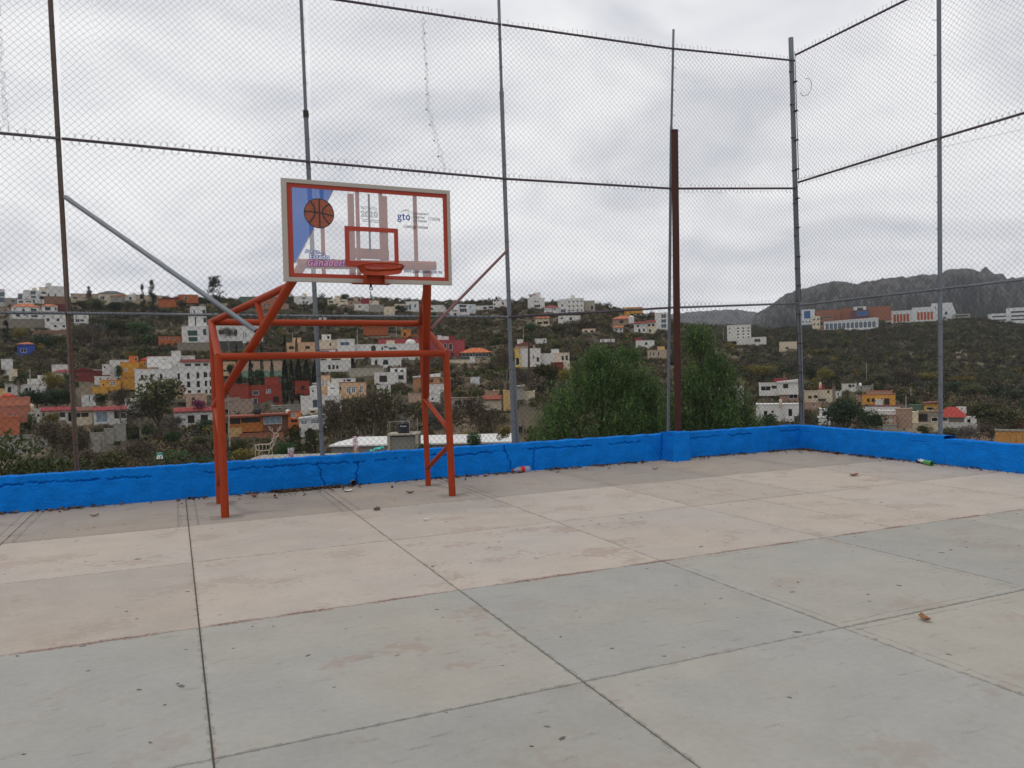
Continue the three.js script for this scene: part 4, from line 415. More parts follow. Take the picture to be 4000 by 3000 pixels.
function loosePoly(W, a, b, n, amp, r, rad = .0016) { const pts = []; for (let i = 0; i <= n; i++) { const p = a.clone().lerp(b, i / n); p.x += (r() - .5) * amp; p.y += (r() - .5) * amp * .4; p.z += (r() - .5) * .03; pts.push(p); } W.add(pts, rad); }
{
  const Z = -11.31, f = thing('chain_link_fence', 'tall chain link fence on the cracked blue wall behind the hoop', 'fence', [0, 0, 0], 0, 'chain link fences round the court');
  const xs = [-5.2, -4.35, -1.22, 1.88, 4.92, 8.08, 10.98], wall = () => .47, lowY = piece(xs, [2.49, 2.485, 2.478, 2.463, 2.47, 2.655, 2.77]), midY = piece(xs, [4.7, 4.7, 4.69, 4.667, 4.661, 4.739, 4.955]), topY = piece(xs, [6.95, 6.96, 7.0, 7.035, 7.095, 7.184, 7.37]);
  const post = (name, a, b, r, m, mat2) => part(name, rodG(a, b, r, 16), m, f);
  post('post', V(-4.38, .45, Z), V(-4.44, 7.3, Z), .03, galvM);
  post('post', V(-1.165, .45, Z), V(-1.305, 7.35, Z), .03, rustM);
  post('post', V(1.945, .45, Z), V(1.845, 5.35, Z), .033, galvM); post('post_extension', V(1.845, 5.3, Z), V(1.815, 7.5, Z), .024, galvM); part('coupling', rodG(V(1.847, 5.3, Z), V(1.8445, 5.4, Z), .04, 16), tieM, f);
  post('post', V(4.97, .45, Z), V(4.905, 6.0, Z), .033, galvM); post('post_extension', V(4.905, 5.95, Z), V(4.893, 7.75, Z), .024, galvM); part('coupling', rodG(V(4.906, 5.96, Z), V(4.9045, 6.05, Z), .037, 16), galvM, f);
  post('post_stub', V(5.075, .44, Z - .09), V(5.03, 1.75, Z - .09), .035, galvM);
  post('post', V(7.96, .45, Z - .03), V(8.16, 5.85, Z - .03), .026, galvM); post('post_extension', V(8.16, 5.8, Z - .03), V(8.25, 7.56, Z - .03), .021, galvM);
  const cornerA = V(11.02, .45, Z), cornerB = V(10.915, 7.79, Z); post('corner_post', cornerA, cornerB, .046, galvM); part('post_cap', rodG(cornerB, cornerB.clone().add(V(0, .012, 0)), .048, 16), galvM, f);
  const names = [['lower_rail', lowY, galvM, .019], ['middle_rail', midY, plumM, .019], ['upper_rail', topY, plumM, .018]];
  for (const [nm, fy, m, r] of names) for (let i = 0; i < xs.length - 1; i++) { const a = V(xs[i] + .01, fy(xs[i]), Z + .035), b = V(xs[i + 1] - .01, fy(xs[i + 1]), Z + .035); part(nm, rodG(a, b, r, 12), nm === 'lower_rail' && i === 4 ? plumM : m, f); }
  const place = (s, y, c) => V(s, y, Z + .055 + c);
  let seed = 100;
  for (let i = 0; i < xs.length - 1; i++) for (const [lo, hi, bl, bh] of [[wall, lowY, false, true], [lowY, midY, true, true], [midY, topY, true, true]]) { const o = part('mesh_panel', meshPanel(xs[i], xs[i + 1], lo, hi, place, seed++, bl, bh), wireM, f); o.userData.kind = 'stuff'; }
  const r = rng(77), W = new Wires(); // two rolls laced together, and loose ends
  for (let q = 0; q < 3; q++) { loosePoly(W, V(3.62, 7.0, Z + .06), V(3.66, 5.6, Z + .06), 34, .07, r); loosePoly(W, V(3.66, 5.6, Z + .06), V(3.9, 4.72, Z + .06), 24, .09, r); }
  for (let q = 0; q < 3; q++) loosePoly(W, V(-1.86, 6.6, Z + .06), V(-1.8, 4.75, Z + .06), 44, .08, r);
  for (let q = 0; q < 26; q++) { const x = lerp(-1.8, 10.8, r()), y = [lowY, midY, topY][Math.floor(r() * 3)](x) + (r() - .6) * .12; const a = V(x, y, Z + .06); loosePoly(W, a, a.clone().add(V((r() - .5) * .35, (r() - .7) * .22, .02)), 6, .05, r, .0018); }
  const l = part('lacing_wire', W.build(), wireM, f); l.userData.kind = 'stuff';
  for (let q = 0; q < 9; q++) { const c = V(3.62 + (q > 5 ? (q - 5) * .06 : .02 * r()), 6.75 - q * .23, Z + .06); part('wire_knot', new THREE.IcosahedronGeometry(.014, 0).translate(c.x, c.y, c.z), tieM, f); }
  // wire ties round the posts
  for (const [x0, x1, y0, y1, R] of [[-1.165, -1.305, .45, 7.35, .034], [1.945, 1.82, .45, 7.4, .037], [4.97, 4.895, .45, 7.6, .037], [7.97, 8.25, .45, 7.5, .03]]) for (let y = .8; y < 6.9; y += .34 + .12 * r()) { const t = (y - y0) / (y1 - y0); part('tie_wire', ringG(V(lerp(x0, x1, t), y, Z), V(.1 * (r() - .5), 1, .15 * (r() - .5)), R, .0028), tieM, f); }
  // tension bars clamped to the corner post
  const cx = (y) => lerp(cornerA.x, cornerB.x, (y - .45) / 7.34);
  for (const [y0, y1] of [[.5, 2.7], [2.8, 4.85]]) part('tension_bar', rodG(V(cx(y0) - .075, y0, Z + .02), V(cx(y1) - .075, y1, Z + .02), .006, 6), tieM, f);
  for (let y = .95; y < 7.6; y += .62) part('clamp', merge([ringG(V(cx(y), y, Z), V(0, 1, 0), .047, .004), boxG(cx(y) - .085, cx(y) - .045, y - .008, y + .008, Z + .005, Z + .03)]), tieM, f);

  const g = thing('chain_link_fence', 'tall chain link fence on the smooth blue wall beside the corner', 'fence', [0, 0, 0], 0, 'chain link fences round the court');
  const X = 10.97, zs = [-11.25, -8.3, -5.35, -2.4], low2 = piece(zs, [2.73, 2.72, 2.71, 2.7]), mid2 = piece(zs, [5.05, 5.043, 5.0, 4.97]), top2 = piece(zs, [7.45, 7.4, 7.36, 7.33]);
  part('post', rodG(V(X + .01, .4, -8.36), V(X + .02, 7.75, -8.28), .033, 16), galvM, g); part('post', rodG(V(X, .38, -5.35), V(X, 7.7, -5.35), .033, 16), galvM, g); part('post', rodG(V(X, .38, -2.4), V(X, 7.7, -2.4), .033, 16), galvM, g);
  for (const [nm, fy, m] of [['lower_rail', low2, galvM], ['middle_rail', mid2, plumM], ['upper_rail', top2, plumM]]) for (let i = 0; i < 3; i++) part(nm, rodG(V(X - .035, fy(zs[i]), zs[i] + .04), V(X - .035, fy(zs[i + 1]), zs[i + 1] - .01), .019, 12), m, g);
  const place2 = (s, y, c) => V(X - .055 - c, y, s), wall2 = (s) => s < -8.3 ? .46 : .42 + .16 * sstep(-8.2, -6.6, s) * .8;
  for (let i = 0; i < 3; i++) for (const [lo, hi, bl, bh] of [[wall2, low2, i > 0, false], [low2, mid2, false, true], [mid2, top2, true, true]]) { const o = part('mesh_panel', meshPanel(zs[i] + .02, zs[i + 1], lo, hi, place2, seed++, bl, bh), wireM, g); o.userData.kind = 'stuff'; }
  for (const [y0, y1] of [[.5, 2.65], [2.8, 5.0], [5.1, 7.5]]) part('tension_bar', rodG(V(X - .03, y0, -11.2), V(X - .07, y1, -11.2), .007, 6), tieM, g);
  for (let y = .9; y < 7.4; y += .55) part('clamp', boxG(X - .07, X - .02, y - .01, y + .01, -11.26, -11.19), tieM, g);
  for (let y = .8; y < 7; y += .4 + .15 * r()) part('tie_wire', ringG(V(X + .012, y, -8.34), V(.1 * (r() - .5), 1, .1), .037, .003), tieM, g);
  const WW = new Wires(); const hook = []; for (let q = 0; q < 9; q++) hook.push(V(X - .06, 6.75 + .16 * Math.cos(q * .55), -10.95 + .14 * Math.sin(q * .55))); WW.add(hook, .005);
  WW.add([V(X - .06, 5.1, -11.1), V(X - .06, 4.98, -9.7), V(X - .06, 4.9, -8.4), V(X - .06, 4.8, -7), V(X - .06, 4.7, -5.4)], .0022);
  const lo = part('lacing_wire', WW.build(), wireM, g); lo.userData.kind = 'stuff';
}
{ // brown square post standing on the pier
  const t = thing('steel_post', 'rusty brown square steel post on the blue pier', 'post', [7.93, .48, -11.06]);
  const m = std(0xffffff, .75, { map: dataTex(128, 512, (i, j) => { const k = 1 + .18 * fbm2(i * .06, j * .03, 4) + .1 * n2(i * .5, j * .5); return [64 * k, 26 * k, 16 * k]; }), metalness: .1 });
  const g = new THREE.BoxGeometry(.084, 5.2, .084, 1, 1, 1); g.translate(.04, 2.6, 0); g.applyMatrix4(new THREE.Matrix4().makeShear(0, 0, .011, 0, 0, 0));
  part('post_tube', g, m, t); const c = new THREE.BoxGeometry(.1, .008, .1); c.translate(.096, 5.206, 0); part('post_cap', c, m, t);
}

// ---------------------------------------------------------------- basketball hoop
const orangeT = dataTex(256, 256, (i, j) => { const k = 1 + .09 * fbm2(i * .03, j * .03, 4) + .05 * n2(i * .6, j * .6), s = fbm2(i * .11, j * .05 + 40, 3) > .62 ? .78 : 1; return [147 * k * s, 53 * k * s, 18 * k * s]; });
const orangeM = new THREE.MeshPhysicalMaterial({ color: 0xffffff, roughness: .55, specularIntensity: .5, map: orangeT });
const chipT = dataTex(256, 256, (i, j) => { const k = 1 + .08 * fbm2(i * .03, j * .03, 3); const chip = n2(i * .16, j * .16) + .5 * n2(i * .4, j * .4) > .98; return chip ? [214, 176, 160] : [158 * k, 44 * k, 14 * k]; });
const chipM = std(0xffffff, .55, { map: chipT });
const SHIFT = 0;
{
  const h = thing('basketball_hoop', 'orange tubular basketball hoop with a transparent printed backboard', 'hoop');
  const R = .045, FL = V(.505, 0, -9.46), FR = V(3.285, 0, -9.5), BL = V(.5, 0, -10.54), BR = V(3.29, 0, -10.55), FLt = V(.485, 1.85, -9.49), FRt = V(3.24, 1.86, -9.49), BLt = V(.468, 2.32, -10.54), BRt = V(3.235, 2.31, -10.54);
  const foot = (v) => v.clone().setY(-.012);
  part('leg', rodG(foot(FL), FLt.clone().add(V(0, .02, 0)), R, 20), orangeM, h); part('leg', rodG(foot(FR), FRt.clone().add(V(0, .02, 0)), R, 20), orangeM, h); part('leg', rodG(foot(BL), BLt.clone().add(V(0, .02, 0)), R - .006, 20), orangeM, h); part('leg', rodG(foot(BR), BRt.clone().add(V(0, .02, 0)), R - .006, 20), orangeM, h);
  part('front_bar', rodG(FLt, FRt, .042, 20), orangeM, h); part('rear_bar', rodG(BLt, BRt, .042, 20), orangeM, h);
  part('side_bar', rodG(FLt, BLt, .042, 20), orangeM, h); part('side_bar', rodG(FRt, BRt, .042, 20), orangeM, h);
  const AL = V(.475, 1.24, -10.5), AT = V(1.3, 2.8, -8.42), ARl = V(3.27, 1.28, -10.5), ART = V(2.68, 2.82, -8.42);
  part('arm', rodG(AL, AT, .05, 20), orangeM, h); part('arm', rodG(ARl, ART, .05, 20), orangeM, h);
  const on = (a, b, t) => a.clone().lerp(b, t);
  const UL = on(AL, AT, .87), UR = on(ARl, ART, .87);
  part('upper_arm', rodG(BLt, UL, .042, 20), orangeM, h); part('upper_arm', rodG(BRt, UR, .042, 20), orangeM, h);
  part('strut', rodG(on(AL, AT, .6), on(BLt, UL, .62), .036, 16), orangeM, h); part('strut', rodG(on(ARl, ART, .6), on(BRt, UR, .62), .036, 16), orangeM, h);
  for (const [f, b] of [[[FL, FLt], [BL, BLt]], [[FR, FRt], [BR, BRt]]]) { const fa = on(f[0], f[1], .46), fb = on(f[0], f[1], .36), ba = on(b[0], b[1], .54), bb = on(b[0], b[1], .11); part('side_brace', rodG(ba, fa, .033, 14), orangeM, h); part('side_brace', rodG(fb, bb, .033, 14), orangeM, h); }
  part('cross_pipe', rodG(V(1.245, 2.8, -8.42), V(2.775, 2.825, -8.42), .052, 20), orangeM, h);
  // box frame behind the board
  part('back_frame', merge([boxG(1.85 - .03, 1.85 + .03, 2.62, 3.6, -8.56, -8.5), boxG(2.225 - .03, 2.225 + .03, 2.62, 3.6, -8.56, -8.5), boxG(1.82, 2.255, 2.9, 3.0, -8.58, -8.48)]), orangeM, h);
  part('tension_rod', rodG(V(2.037, 2.97, -8.46), V(2.037, 3.6, -8.46), .012, 8), tieM, h);
  const zb = -8.2, bx = [1.07, 2.893], by = [2.585, 3.64], frameM = std(0xffffff, .6, { map: dataTex(128, 128, (i, j) => { const k = 1 + .07 * fbm2(i * .05, j * .05, 3); return [163 * k, 157 * k, 146 * k]; }) });
  for (const [a, b, c, d] of [[bx[0], bx[1], by[1] - .042, by[1]], [bx[0], bx[1], by[0], by[0] + .042], [bx[0], bx[0] + .05, by[0] + .042, by[1] - .042], [bx[1] - .036, bx[1], by[0] + .042, by[1] - .042]]) part('board_frame', boxG(a, b, c, d, zb - .045, zb + .008), frameM, h);
  for (const x of [1.486, 1.861, 2.116, 2.501]) part('board_rib', boxG(x - .018, x + .018, by[0] + .03, by[1] - .03, zb - .07, zb - .035), orangeM, h);
  const board = part('board_panel', boxG(bx[0] + .045, bx[1] - .032, by[0] + .038, by[1] - .038, zb - .02, zb - .012), new THREE.MeshPhysicalMaterial({ color: 0xffffff, roughness: .05, transmission: .86, thickness: 0, ior: 1.45 }), h); board.userData.label = 'milky transparent panel';
  const bar = (a, b, c, d, par, nm) => part(nm, boxG(a, b, c, d, zb - .0115, zb - .0085), chipM, par);
  bar(1.122, 2.858, 3.555, 3.6, board, 'border_line'); bar(1.122, 2.858, 2.62, 2.67, board, 'border_line'); bar(1.122, 1.176, 2.67, 3.555, board, 'border_line'); bar(2.812, 2.858, 2.67, 3.555, board, 'border_line');
  bar(1.708, 2.29, 3.138, 3.186, board, 'target_line'); bar(1.708, 2.29, 2.755, 2.82, board, 'target_line'); bar(1.708, 1.755, 2.82, 3.138, board, 'target_line'); bar(2.244, 2.29, 2.82, 3.138, board, 'target_line');
  { // the print on the panel: lettering, emblem, ball
    const W = 1636, H = 886, cv = document.createElement('canvas'); cv.width = W; cv.height = H; const c = cv.getContext('2d'); const X = (x) => (x - 1.176) * 1000, Y = (y) => (3.556 - y) * 1000;
    c.clearRect(0, 0, W, H);
    const rr = rng(8);
    c.fillStyle = 'rgba(62,108,188,0.84)'; c.beginPath(); c.moveTo(0, 0); c.lineTo(X(1.6), 0); c.lineTo(X(1.188), Y(2.775)); c.lineTo(0, Y(2.775)); c.fill();
    for (let i = 0; i < 500; i++) { const t = rr(), y = t * 780, x = rr() * (424 - y * .52); if (x < 4) continue; c.fillStyle = `rgba(${rr() < .5 ? '150,178,222' : '24,64,150'},.35)`; c.fillRect(x, y, 1 + 5 * rr(), 1 + 3 * rr()); }
    c.strokeStyle = 'rgba(120,48,84,.9)'; c.lineWidth = 5; c.beginPath(); c.moveTo(X(1.603), 0); c.lineTo(X(1.192), Y(2.77)); c.stroke();
    const bx0 = X(1.447), by0 = Y(3.302), br = 152; c.fillStyle = '#94492c'; c.beginPath(); c.arc(bx0, by0, br, 0, 7); c.fill();
    c.save(); c.clip(); c.strokeStyle = '#3a2018'; c.lineWidth = 2; for (let i = 0; i < 150; i++) { let x = bx0 + (rr() - .5) * 300, y = by0 + (rr() - .5) * 300; c.beginPath(); c.moveTo(x, y); for (let k = 0; k < 3; k++) { x += (rr() - .5) * 26; y += (rr() - .5) * 26; c.lineTo(x, y); } c.stroke(); }
    c.strokeStyle = '#2a1a20'; c.lineWidth = 16; c.beginPath(); c.moveTo(bx0 + 4, by0 - br); c.lineTo(bx0 + 4, by0 + br); c.stroke(); c.beginPath(); c.moveTo(bx0 - br, by0 - 12); c.quadraticCurveTo(bx0, by0 - 18, bx0 + br, by0 + 22); c.stroke();
    c.beginPath(); c.moveTo(bx0 - 96, by0 - 130); c.quadraticCurveTo(bx0 + 20, by0 - 10, bx0 - 110, by0 + 105); c.stroke(); c.beginPath(); c.moveTo(bx0 + 112, by0 - 105); c.quadraticCurveTo(bx0 - 40, by0 - 20, bx0 + 112, by0 + 112); c.stroke(); c.restore();
    c.strokeStyle = '#2a1a28'; c.lineWidth = 9; c.beginPath(); c.arc(bx0, by0, br, 0, 7); c.stroke();
    const out = (s, x, y, font, fill, edge, lw) => { c.font = font; c.lineJoin = 'round'; c.strokeStyle = edge; c.lineWidth = lw; c.strokeText(s, x, y); c.fillStyle = fill; c.fillText(s, x, y); };
    out('Por un...', X(1.29), Y(2.885), 'italic bold 46px sans-serif', '#e8eefc', '#2b3d86', 9); out('Estado', X(1.335), Y(2.825), 'bold 64px sans-serif', '#e8eefc', '#2b3d86', 11);
    c.save(); c.translate(X(1.305), Y(2.752)); c.rotate(-.02); out('Ganador!', 0, 0, 'italic bold 88px sans-serif', '#e2a0b4', '#5a3290', 12); c.restore();
    c.font = 'bold 42px serif'; c.fillStyle = 'rgba(150,152,154,.8)'; c.fillText('MÉXICO', X(1.885), Y(3.375), 215); c.font = 'bold 84px serif'; c.strokeStyle = 'rgba(158,160,162,.9)'; c.lineWidth = 4; c.strokeText('2010', X(1.885), Y(3.295), 222); c.fillStyle = 'rgba(190,192,194,.55)'; c.fillText('2010', X(1.885), Y(3.295), 222);
    c.lineWidth = 9; c.strokeStyle = 'rgba(160,162,164,.8)'; c.beginPath(); c.moveTo(X(1.9), Y(3.27)); c.lineTo(X(2.1), Y(3.258)); c.moveTo(X(1.9), Y(3.25)); c.lineTo(X(2.09), Y(3.24)); c.stroke();
    c.fillStyle = '#1e3f97'; c.font = 'bold 104px sans-serif'; c.fillText('gto', X(2.285), Y(3.285), 150);
    c.strokeStyle = 'rgba(140,142,146,.85)'; c.lineWidth = 6; c.beginPath(); c.arc(X(2.375), Y(3.345), 48, 3.5, 6.1); c.stroke(); c.beginPath(); c.arc(X(2.39), Y(3.36), 40, 3.6, 5.9); c.stroke();
    c.lineWidth = 3; c.strokeStyle = '#7d8088'; c.beginPath(); c.moveTo(X(2.452), Y(3.39)); c.lineTo(X(2.452), Y(3.245)); c.moveTo(X(2.645), Y(3.39)); c.lineTo(X(2.645), Y(3.245)); c.stroke();
    c.fillStyle = 'rgba(104,106,114,.95)'; c.font = 'bold 38px sans-serif'; c.fillText('Guanajuato', X(2.462), Y(3.352), 172); c.fillText('Gobierno', X(2.462), Y(3.312), 136); c.fillText('del Estado', X(2.462), Y(3.272), 160); c.font = 'bold 42px sans-serif'; c.fillText('CEDAJ', X(2.66), Y(3.3), 118);
    c.fillStyle = '#6a4c4e'; c.font = 'bold 48px sans-serif'; c.fillText('Contigo Vamos', X(2.355), Y(3.2), 282);
    c.fillStyle = '#1c2c64'; c.font = 'bold 48px sans-serif'; c.fillText('www.guanajuato.gob.mx', X(2.345), Y(2.712), 445);
    const tx = new THREE.CanvasTexture(cv); tx.colorSpace = THREE.SRGBColorSpace; tx.minFilter = THREE.LinearMipmapLinearFilter; tx.anisotropy = 4;
    const pg = new THREE.PlaneGeometry(1.636, .886); pg.translate(1.176 + .818, 3.556 - .443, zb - .0105); part('print', pg, std(0xffffff, .5, { map: tx, transparent: true, side: THREE.DoubleSide }), board);
  }
  // rim
  const ry = 2.715, rx = 1.99, rz = zb + .38, tor = new THREE.TorusGeometry(.232, .0105, 10, 64); tor.rotateX(Math.PI / 2); tor.translate(rx, ry, rz); const rim = part('rim', tor, orangeM, h);
  const band = new THREE.CylinderGeometry(.236, .205, .062, 48, 1, true, Math.PI * .32, Math.PI * 1.36); band.translate(rx, ry - .036, rz); part('rim_skirt', band, orangeM, rim);
  const hooks = []; for (let k = 0; k < 12; k++) { const a = k / 12 * 6.283 + .2, c = V(rx + .225 * Math.cos(a), ry - .014, rz + .225 * Math.sin(a)); hooks.push(ringG(c, V(Math.cos(a), 0, Math.sin(a)), .01, .0025)); } part('net_hook', merge(hooks), orangeM, rim);
  part('rim_bracket', merge([boxG(rx - .1, rx + .1, ry - .145, ry - .02, zb + .095, zb + .105), boxG(rx - .1, rx - .092, ry - .145, ry - .012, zb + .009, zb + .15), boxG(rx + .092, rx + .1, ry - .145, ry - .012, zb + .009, zb + .15), boxG(rx - .105, rx + .105, ry - .014, ry - .004, zb + .009, zb + .16), boxG(rx - .21, rx + .2, by[0] - .008, by[0] - .002, zb - .08, zb + .02)]), orangeM, rim);
  part('net_eye', merge([boxG(1.965, 1.985, by[0] - .04, by[0] - .008, zb - .02, zb), new THREE.TorusGeometry(.016, .0055, 8, 18).translate(1.975, by[0] - .056, zb - .01)]), tieM, h);
  // braces from the fence posts to the arms
  const b1 = thing('brace_pipe', 'grey galvanised brace pipe from the rusty fence post to the hoop arm', 'pipe'); part('pipe', rodG(V(-1.19, 3.95, -11.26), on(AL, AT, .545).add(V(-.03, .05, .0)), .03, 16), galvM, b1);
  const b2 = thing('brace_pipe', 'thin dull red brace pipe from the stubbed fence post to the hoop arm', 'pipe'); part('pipe', rodG(V(4.92, 3.53, -11.26), on(ARl, ART, .55).add(V(.05, .03, 0)), .021, 14), std(0x6e4a4a, .7, { metalness: .15 }), b2);
}

// ---------------------------------------------------------------- litter on the court
function leafG(len, wid, curl, seed) { const g = new THREE.PlaneGeometry(len, wid, 8, 4), p = g.attributes.position, r = rng(seed); g.rotateX(-Math.PI / 2); for (let i = 0; i < p.count; i++) { const u = p.getX(i) / len * 2, v = p.getZ(i) / wid * 2; p.setZ(i, v * wid * .5 * Math.sqrt(Math.max(0, 1 - u * u * .96)) * (1 + .15 * n2(u * 4, seed))); p.setY(i, .004 + curl * (u * u * .5 + v * v * .4) + .004 * n2(u * 3, v * 3 + seed) + .004); } g.computeVertexNormals(); return g; }
const leafMs = [0x7a4a30, 0x8a6244, 0x5a4030, 0xa06a48].map((c) => std(c, .9, { side: THREE.DoubleSide }));
[[8.825, -8.08, .17, 'curled brown dry leaf lying near the corner of the court'], [4.21, -3.33, .1, 'tan dry leaf on the grey slab near a joint crossing'], [2.86, -10.0, .11, 'rust brown leaf between the rear hoop legs'], [4.35, -11.0, .13, 'brown leaf by the wall just past the rear hoop leg'], [.95, -10.85, .12, 'brown leaf at the wall foot beside the rear hoop leg'], [-.9, -10.35, .1, 'pale dry leaf on the brushed strip by the wall'], [1.2, -10.7, .08, 'small dark leaf on the strip behind the hoop legs'], [6.9, -10.2, .1, 'grey brown leaf in front of the pier']].forEach(([x, z, s, l], i) => { const o = part('dry_leaf', leafG(s, s * .5, .03, 20 + i), leafMs[i % 4]); o.position.set(x, 0.001, z); o.rotation.y = i * 1.3; tag(o, l, 'leaf', 'dry leaves on the court'); });
[[2.16, -10.63, 'torn white paper scrap on the strip between the hoop legs', .13], [2.47, -8.05, 'small white paper flake on the beige slab before the hoop', .06]].forEach(([x, z, l, s], i) => { const o = part('paper_scrap', leafG(s, s * .7, .025, 60 + i), std(0xd8d6d0, .9, { side: THREE.DoubleSide })); o.position.set(x, .002, z); tag(o, l, 'paper', 'paper scraps'); });
{ const g = new THREE.IcosahedronGeometry(.03, 1), p = g.attributes.position; for (let i = 0; i < p.count; i++) { const k = 1 + .3 * n3(p.getX(i) * 40, p.getY(i) * 40, p.getZ(i) * 40); p.setXYZ(i, p.getX(i) * k * 1.3, p.getY(i) * k * .8 + .02, p.getZ(i) * k); } g.computeVertexNormals(); const o = part('stone', g, std(0x5c574f, .95)); o.position.set(2.16, 0, -8.98); tag(o, 'small grey stone on the slab before the hoop', 'stone'); }
{ const t = thing('plastic_bottle', 'clear plastic bottle with a red label lying against the blue wall', 'bottle', [5.0, .052, -11.09], .12);
  const pr = [[0, -.15], [.035, -.148], [.046, -.13], [.046, -.05], [.042, -.03], [.046, -.01], [.046, .06], [.03, .11], [.014, .135], [.014, .155]].map((q) => new THREE.Vector2(...q)); const g = new THREE.LatheGeometry(pr, 24); g.rotateZ(Math.PI / 2);
  part('bottle_body', g, new THREE.MeshPhysicalMaterial({ color: 0xe8eef2, roughness: .12, transmission: .8, thickness: 0, side: THREE.DoubleSide }), t);
  const lab = new THREE.CylinderGeometry(.0472, .0472, .07, 24, 1, true); lab.rotateZ(Math.PI / 2); lab.translate(.005, 0, 0); part('label', lab, std(0xb8181c, .5, { side: THREE.DoubleSide }), t); part('cap', rodG(V(-.155, 0, 0), V(-.178, 0, 0), .016, 14), std(0xa81a1c, .5), t); }
{ const t = thing('plastic_bottle', 'crushed green drink bottle by the smooth blue wall', 'bottle', [10.62, .04, -8.3], 1.2);
  const g = new THREE.CylinderGeometry(.04, .034, .2, 16, 6, true), p = g.attributes.position; for (let i = 0; i < p.count; i++) { const k = 1 + .22 * n3(p.getX(i) * 22, p.getY(i) * 16, p.getZ(i) * 22); p.setXYZ(i, p.getX(i) * k, p.getY(i), p.getZ(i) * k * .8); } g.rotateZ(Math.PI / 2); g.computeVertexNormals(); part('bottle_body', g, std(0x4f9a48, .35, { side: THREE.DoubleSide }), t); part('cap', rodG(V(.1, 0, 0), V(.125, 0, 0), .016, 12), std(0xdfe6dc, .5), t);
  const f = leafG(.3, .14, .05, 91); f.translate(.2, -.03, .06); part('wrapper', f, std(0xb9c4b8, .5, { side: THREE.DoubleSide }), t); }
{ const t = thing('pipe_stub', 'short grey drain pipe end at the foot of the blue wall', 'pipe', [2.35, .042, -11.16]); const g = new THREE.CylinderGeometry(.04, .04, .08, 20, 1, true); g.rotateX(Math.PI / 2); part('pipe', g, std(0x6a5f55, .8, { side: THREE.DoubleSide }), t); const d = new THREE.CylinderGeometry(.034, .034, .02, 20); d.rotateX(Math.PI / 2); d.translate(0, 0, -.03); part('pipe_end', d, std(0x2a241f, 1), t); }
{ // leaf litter blown against the walls: nobody could count it
  const r = rng(404), N = 1500, m = new THREE.InstancedMesh(leafG(.05, .024, .012, 5), std(0xffffff, 1, { side: THREE.DoubleSide }), N), q = new THREE.Quaternion(), e = new THREE.Euler(), c = new THREE.Color();
  for (let i = 0; i < N; i++) { const side = r() < .22, t = Math.pow(r(), 2.2) * .16 + (r() < .06 ? r() * .5 : 0), clump = .5 + .5 * n2(i * .02, 1); let x, z; if (side) { x = 10.82 - t; z = lerp(-11.15, -6, r() * r()); } else { x = lerp(-4, 10.8, r()); if (n2(x * 1.1, 30) < -.1 && r() < .8) x = lerp(1.2, 2.2, r()); z = -11.17 + t; } const s = .35 + 1.1 * r(); m.setMatrixAt(i, new THREE.Matrix4().compose(V(x, .002, z), q.setFromEuler(e.set((r() - .5) * .9, r() * 6.3, (r() - .5) * .9)), V(s, s, s))); m.setColorAt(i, c.setRGB(...[[.10, .055, .03], [.05, .035, .025], [.16, .1, .06], [.03, .025, .02]][Math.floor(r() * 4)])); }
  m.name = 'leaf_litter'; m.userData = { kind: 'stuff', label: 'dry leaf litter along the foot of the blue walls', category: 'leaf litter' }; shade(m); scene.add(m);
}
// ---------------------------------------------------------------- houses of the town
const HEX = { white: 'd8d9da', whiteB: 'ced6de', cream: 'd8ccb4', beige: 'b3a28e', grey: '9a9892', greyD: '55565a', stone: '8a8378', stoneD: '4c4c4e', brick: '8d6a58', brickP: 'a98a77', pinkP: 'b99c88', pinkG: 'a08d80', brown: '8a7058', brownW: '7a5040', concrete: '98958f', concreteH: 'a8a294', block: '8c8a86', orange: 'b8622f', orangeH: 'c87828', orangeT: 'a85628', orangeB: 'd87420', orangeR: 'b04426', orangeK: '98604a', salmon: 'c47e62', salmonD: 'b0705a', salmon2: 'c06a44', redW: '833a34', redO: '9c3c2a', redD: '742a28', red: '8a362f', redR: 'a03028', redM: '98363a', redB: 'ac342c', crimson: '922a34', crimsonP: 'a8424c', rust: '944a34', terra: 'a86240', terraP: 'a86c50', tile: 'ba683e', tileO: 'c46830', brickR: '845042', yellow: 'd29a22', yellowP: 'd8b272', yellowL: 'dcba34', yellowS: 'd89a22', ochre: 'bc8638', peach: 'd8b08a', tan: 'b08058', blueH: '2f52b8', blueD: '232c46', greenP: '7a9c88', greenG: '587460', purple: '644656', black: '1c1c1f' };
const grimeT = dataTex(512, 512, (i, j) => { const m = fbm2(i * .01, j * .01, 4), s = fbm2(i * .06 + 3, j * .012, 3), k = 240 + 14 * m - 12 * sstep(.1, .7, s) + 8 * n2(i * .7, j * .7); return [k, k * .99, k * .965]; });
grimeT.repeat.set(.16, .16);
const wallMs = {}; const wallM = (n) => wallMs[n] ??= (() => { const c = new THREE.Color('#' + (HEX[n] ?? 'd8d9da')), l = c.r * .3 + c.g * .59 + c.b * .11; c.lerp(new THREE.Color(l, l, l), .12); return std(c, .9, { map: grimeT }); })();
const glass = (c, r = .18) => std(c, r, { metalness: 0 });
const paneM = [glass(0x16191f), glass(0x14171c), std(0x4a3020, .7), glass(0x123830), glass(0x44545e, .12), glass(0x5a6a78), glass(0x1c1512, .4), glass(0x7f8f9c, .4), glass(0x1f4f86), std(0xa24c22, .8), glass(0x14161c), std(0x7a7468, .9)];
